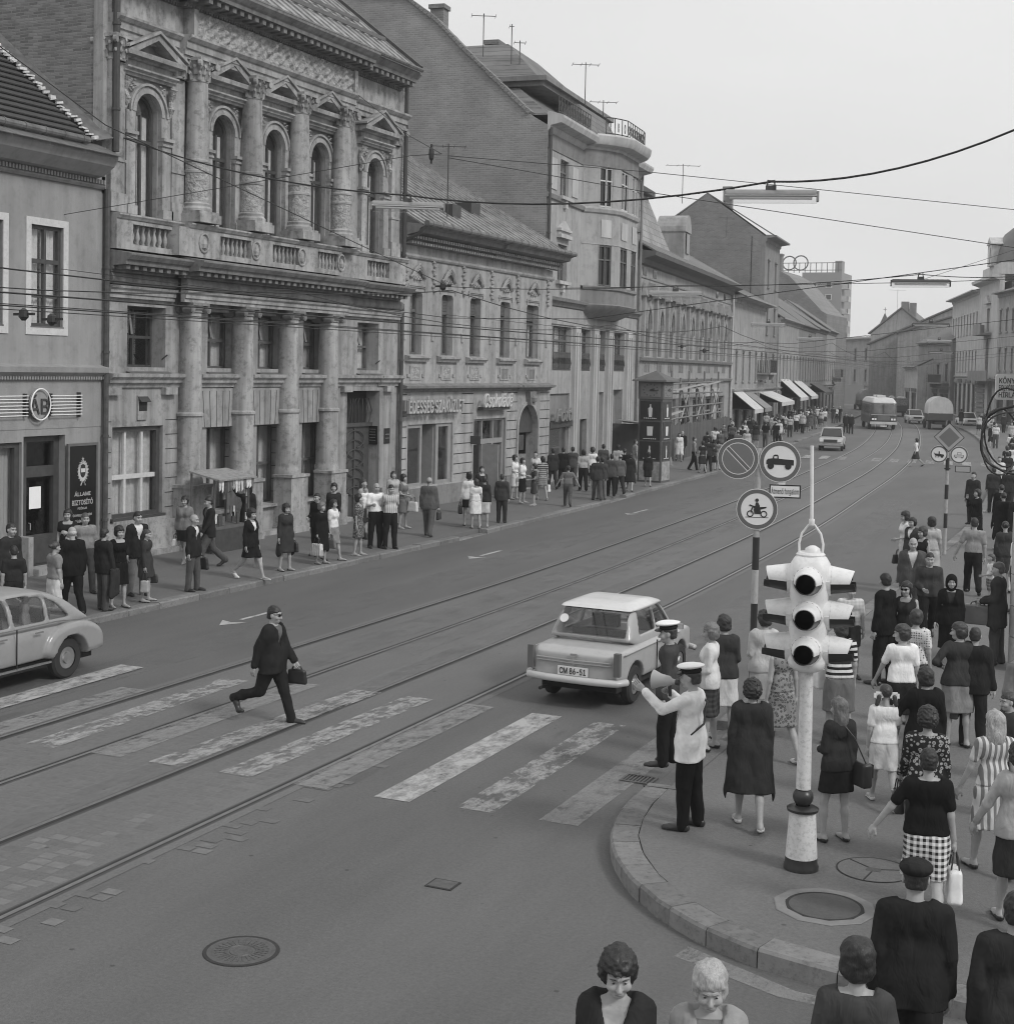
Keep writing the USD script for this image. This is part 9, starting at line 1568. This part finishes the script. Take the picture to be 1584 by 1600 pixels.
Pn('girl in white half hidden beside the white cardigan', 744, 748, 1.5, 200, 'dress', 'stand', ('down', 'down'), 'L', 'bob', .03, .6); Pn('woman in dark jumper and pale skirt with back turned', 757, 744, 1.6, 175, 'knit', 'stand', ('down', 'down'), 'L', 'short', .015, .03, .45, sex='f'); Pn('woman in dark dress coming out of the shop door', 753, 728, 1.6, 20, 'dress', 'stand', ('down', 'down'), 'L', 'bob', .02, .03, sleeve=1.0); Pn('boy in dark suit with back turned before the shop door', 785, 740, 1.56, 170, 'suit', 'stand', ('down', 'down'), 'L', 'short', .03, .045, .03, 0)
q = Pn('first of the white bloused women by the arched door, in a white skirt suit', 805, 711, 1.64, 60, 'blouse', 'stand', ('down', 'hold'), 'L', 'puffy', .014, .62, .5); bag(q, 1, 'handbag', 'white bag beside the white skirt suit', .62); Pn('woman in white blouse and long black skirt by the arched door', 817, 715, 1.64, 70, 'blouse', 'stand', ('down', 'hold'), 'L', 'bob', .012, .64, .014, hem=.46, shoes=1)
Pn('woman in white behind the group at the arched door', 837, 705, 1.66, 330, 'blouse', 'stand', ('down', 'down'), 'L', 'short', .012, .6, .3, sex='f'); Pn('girl in dark top between the women at the arched door', 835, 724, 1.5, 280, 'dress', 'stand', ('hold', 'hold'), 'L', 'bob', .014, .05, shoes=1)
q = Pn('woman in boldly patterned dress with a white bag', 848, 712, 1.64, 200, 'dress', 'stroll', ('down', 'bag'), 'L', 'bob', .012, .3, p1='hstripe', v2=.06, shoes=1, hem=.6); bag(q, 1, 'tote', 'white bag of the woman in patterned dress', .6, .8)
Pn('boy in grey shirt walking away with arms out', 888, 725, 1.5, 180, 'shirt', 'walk', ((4, 30, 14, 0), (4, 30, 14, 0)), 'L', 'short', .02, .14, .07); Pn('man in dark jacket and grey trousers standing on the kerb', 941, 714, 1.76, 200, 'suit', 'stand', ('down', 'down'), 'L', 'short', .014, .05, .13, .4)
for px, tp, wr, c, c2, f, hr, lb in ((864, 700, 'jacket', .03, .03, 200, 'short', 'dark figure at the shop window under the script sign'), (880, 698, 'suit', .014, .02, 195, 'short', 'man in black jacket looking into the shop window'), (895, 697, 'jacket', .06, .05, 180, 'short', 'man in grey brown jacket beside the shop door'), (912, 702, 'shirt', .34, .016, 186, 'puffy', 'man in pale jumper and dark trousers, back turned'), (926, 698, 'blouse', .66, .03, 182, 'curly', 'woman in bright white blouse with dark curly hair'), (934, 712, 'jacket', .04, .06, 190, 'short', 'man in dark jacket behind the kerb man'), (943, 693, 'jacket', .07, .05, 185, 'short', 'man in brown jacket in the crowd by the pilasters'), (956, 708, 'suit', .06, .014, 182, 'short', 'man in brown jacket and black trousers, back turned'), (966, 694, 'shirt', .3, .05, 190, 'bob', 'person in pale top among dark coats'), (976, 700, 'coat', .012, .02, 180, 'bun', 'woman in black coat and pale scarf before the clock pillar'), (985, 707, 'coat', .025, .02, 178, 'bob', 'woman in dark coat left of the clock pillar'), (969, 709, 'jacket', .09, .03, 200, 'bald', 'man in pale jacket beside the brown jacket'), (993, 686, 'shirt', .3, .3, 110, 'short', 'man in pale overall standing behind the clock pillar'), (1013, 706, 'costume', .02, .02, 184, 'puffy', 'woman in dark suit reading the clock pillar poster'), (1085, 682, 'shirt', .25, .015, 100, 'short', 'man in pale shirt at the board fence'), (1098, 688, 'dress', .03, .02, 200, 'bob', 'woman in dark dress with a white bag by the fence'), (1107, 684, 'jacket', .03, .02, 190, 'short', 'man in dark jacket by the end of the fence'), (1115, 693, 'blouse', .05, .014, 180, 'bob', 'woman in dark top and black skirt near the kerb by the fence'), (1123, 686, 'dress', .2, .1, 170, 'bob', 'woman in pale grey dress beside the round sign')):
 Pn(lb, px, tp, 1.66, f, wr, 'stroll', ('down', 'down'), 'L', hr, .015, c, c2, 0)
# crowds far along both pavements
rc = random.Random(77); kinds = [('jacket', 'm'), ('suit', 'm'), ('shirt', 'm'), ('dress', 'f'), ('blouse', 'f'), ('coat', 'f'), ('knit', 'f'), ('shirt', 'm')]
def crowd(n, y0, y1, side, wheres, group, dens=1.0):
 for k in range(n):
  y = y0 + (y1 - y0) * (k + rc.random()) / n; wr, sx = kinds[rc.randrange(len(kinds))]; white = rc.random() < .3; c = rc.choice((.5, .6, .35)) if white else rc.choice((.015, .02, .03, .05, .09))
  x = float(kl(y)) - .5 - 3.6 * rc.random() ** 1.3 if side == 'L' else float(kr(y)) + .4 + 4.2 * rc.random() ** 1.2; where = wheres[min(int((y - y0) / (y1 - y0) * len(wheres)), len(wheres) - 1)]
  ds = {'jacket': 'man in {} jacket', 'suit': 'man in {} suit', 'shirt': 'man in {} shirt', 'dress': 'woman in {} dress', 'blouse': 'woman in {} blouse', 'coat': 'woman in {} coat', 'knit': 'woman in {} cardigan'}[wr].format('pale' if white else 'dark')
  Pn(f'{ds} in the crowd {where}', 0, 0, rc.uniform(1.58, 1.76), rc.choice((0, 180, 185, 10, 175, 200, 350)), wr, rc.choice(('stroll', 'walk', 'stand', 'walk2')), ('down', 'down'), 'L' if side == 'L' else 'R', rc.choice(('short', 'bald') if sx == 'm' else ('bob', 'puffy', 'bun')), rc.choice((.015, .02, .05)), c, rc.choice((.02, .04, .08)), 0, xy=(x, y), group=group)
crowd(64, 74, 150, 'L', ['beside the end of the board fence', 'below the narrow house with balcony', 'by the first pale awnings', 'under the broad awning', 'under the steep white awnings', 'beyond the steep white awnings'], 'crowd along the left shops')
crowd(38, 60, 150, 'R', ['behind the cable coil on the right', 'on the right pavement by the coil', 'near the white parked saloon', 'before the domed building'], 'crowd along the right pavement')
for px, tp, lb in ((1322, 645, 'left one of two men standing in the road at the far kerb'), (1330, 646, 'right one of two men standing in the road at the far kerb')): Pn(lb, px, tp, 1.72, 10, 'jacket', 'stand', ('down', 'down'), '0', 'short', .015, .02, .02)
# the couple in the old saloon
for y_, lb in ((15.9, 'dark haired driver inside the old saloon'), (17.2, 'passenger in pale clothes on the rear seat of the old saloon')):
 q_ = Pn(lb, 0, 0, 1.1, 90, 'jacket', 'stand', ('down', 'down'), '0', 'short', .015, .05 if y_ < 16 else .2, .03, xy=(-15.75, y_)); UsdGeom.Xformable(q_['T']).GetOrderedXformOps()[0].Set(Gf.Vec3d(-15.75, y_, .3))
# ------------------------------------------------------------------ thin haze that pales the far end of the street
hz = usdkit.material(stage, '/World/Looks/haze_look', {'v': ('principled_volume', {'color': (.95, .95, .95), 'density': 0.00042, 'anisotropy': 0.0})}, [], volume='v.volume')
h_ = usdkit.mesh(stage, '/World/haze', MB().box(-1600, 1600, -400, 2600, -1.1, 36).get(), hz).GetPrim(); tag(h_, 'thin pale summer haze filling the street', None, None, 'stuff')
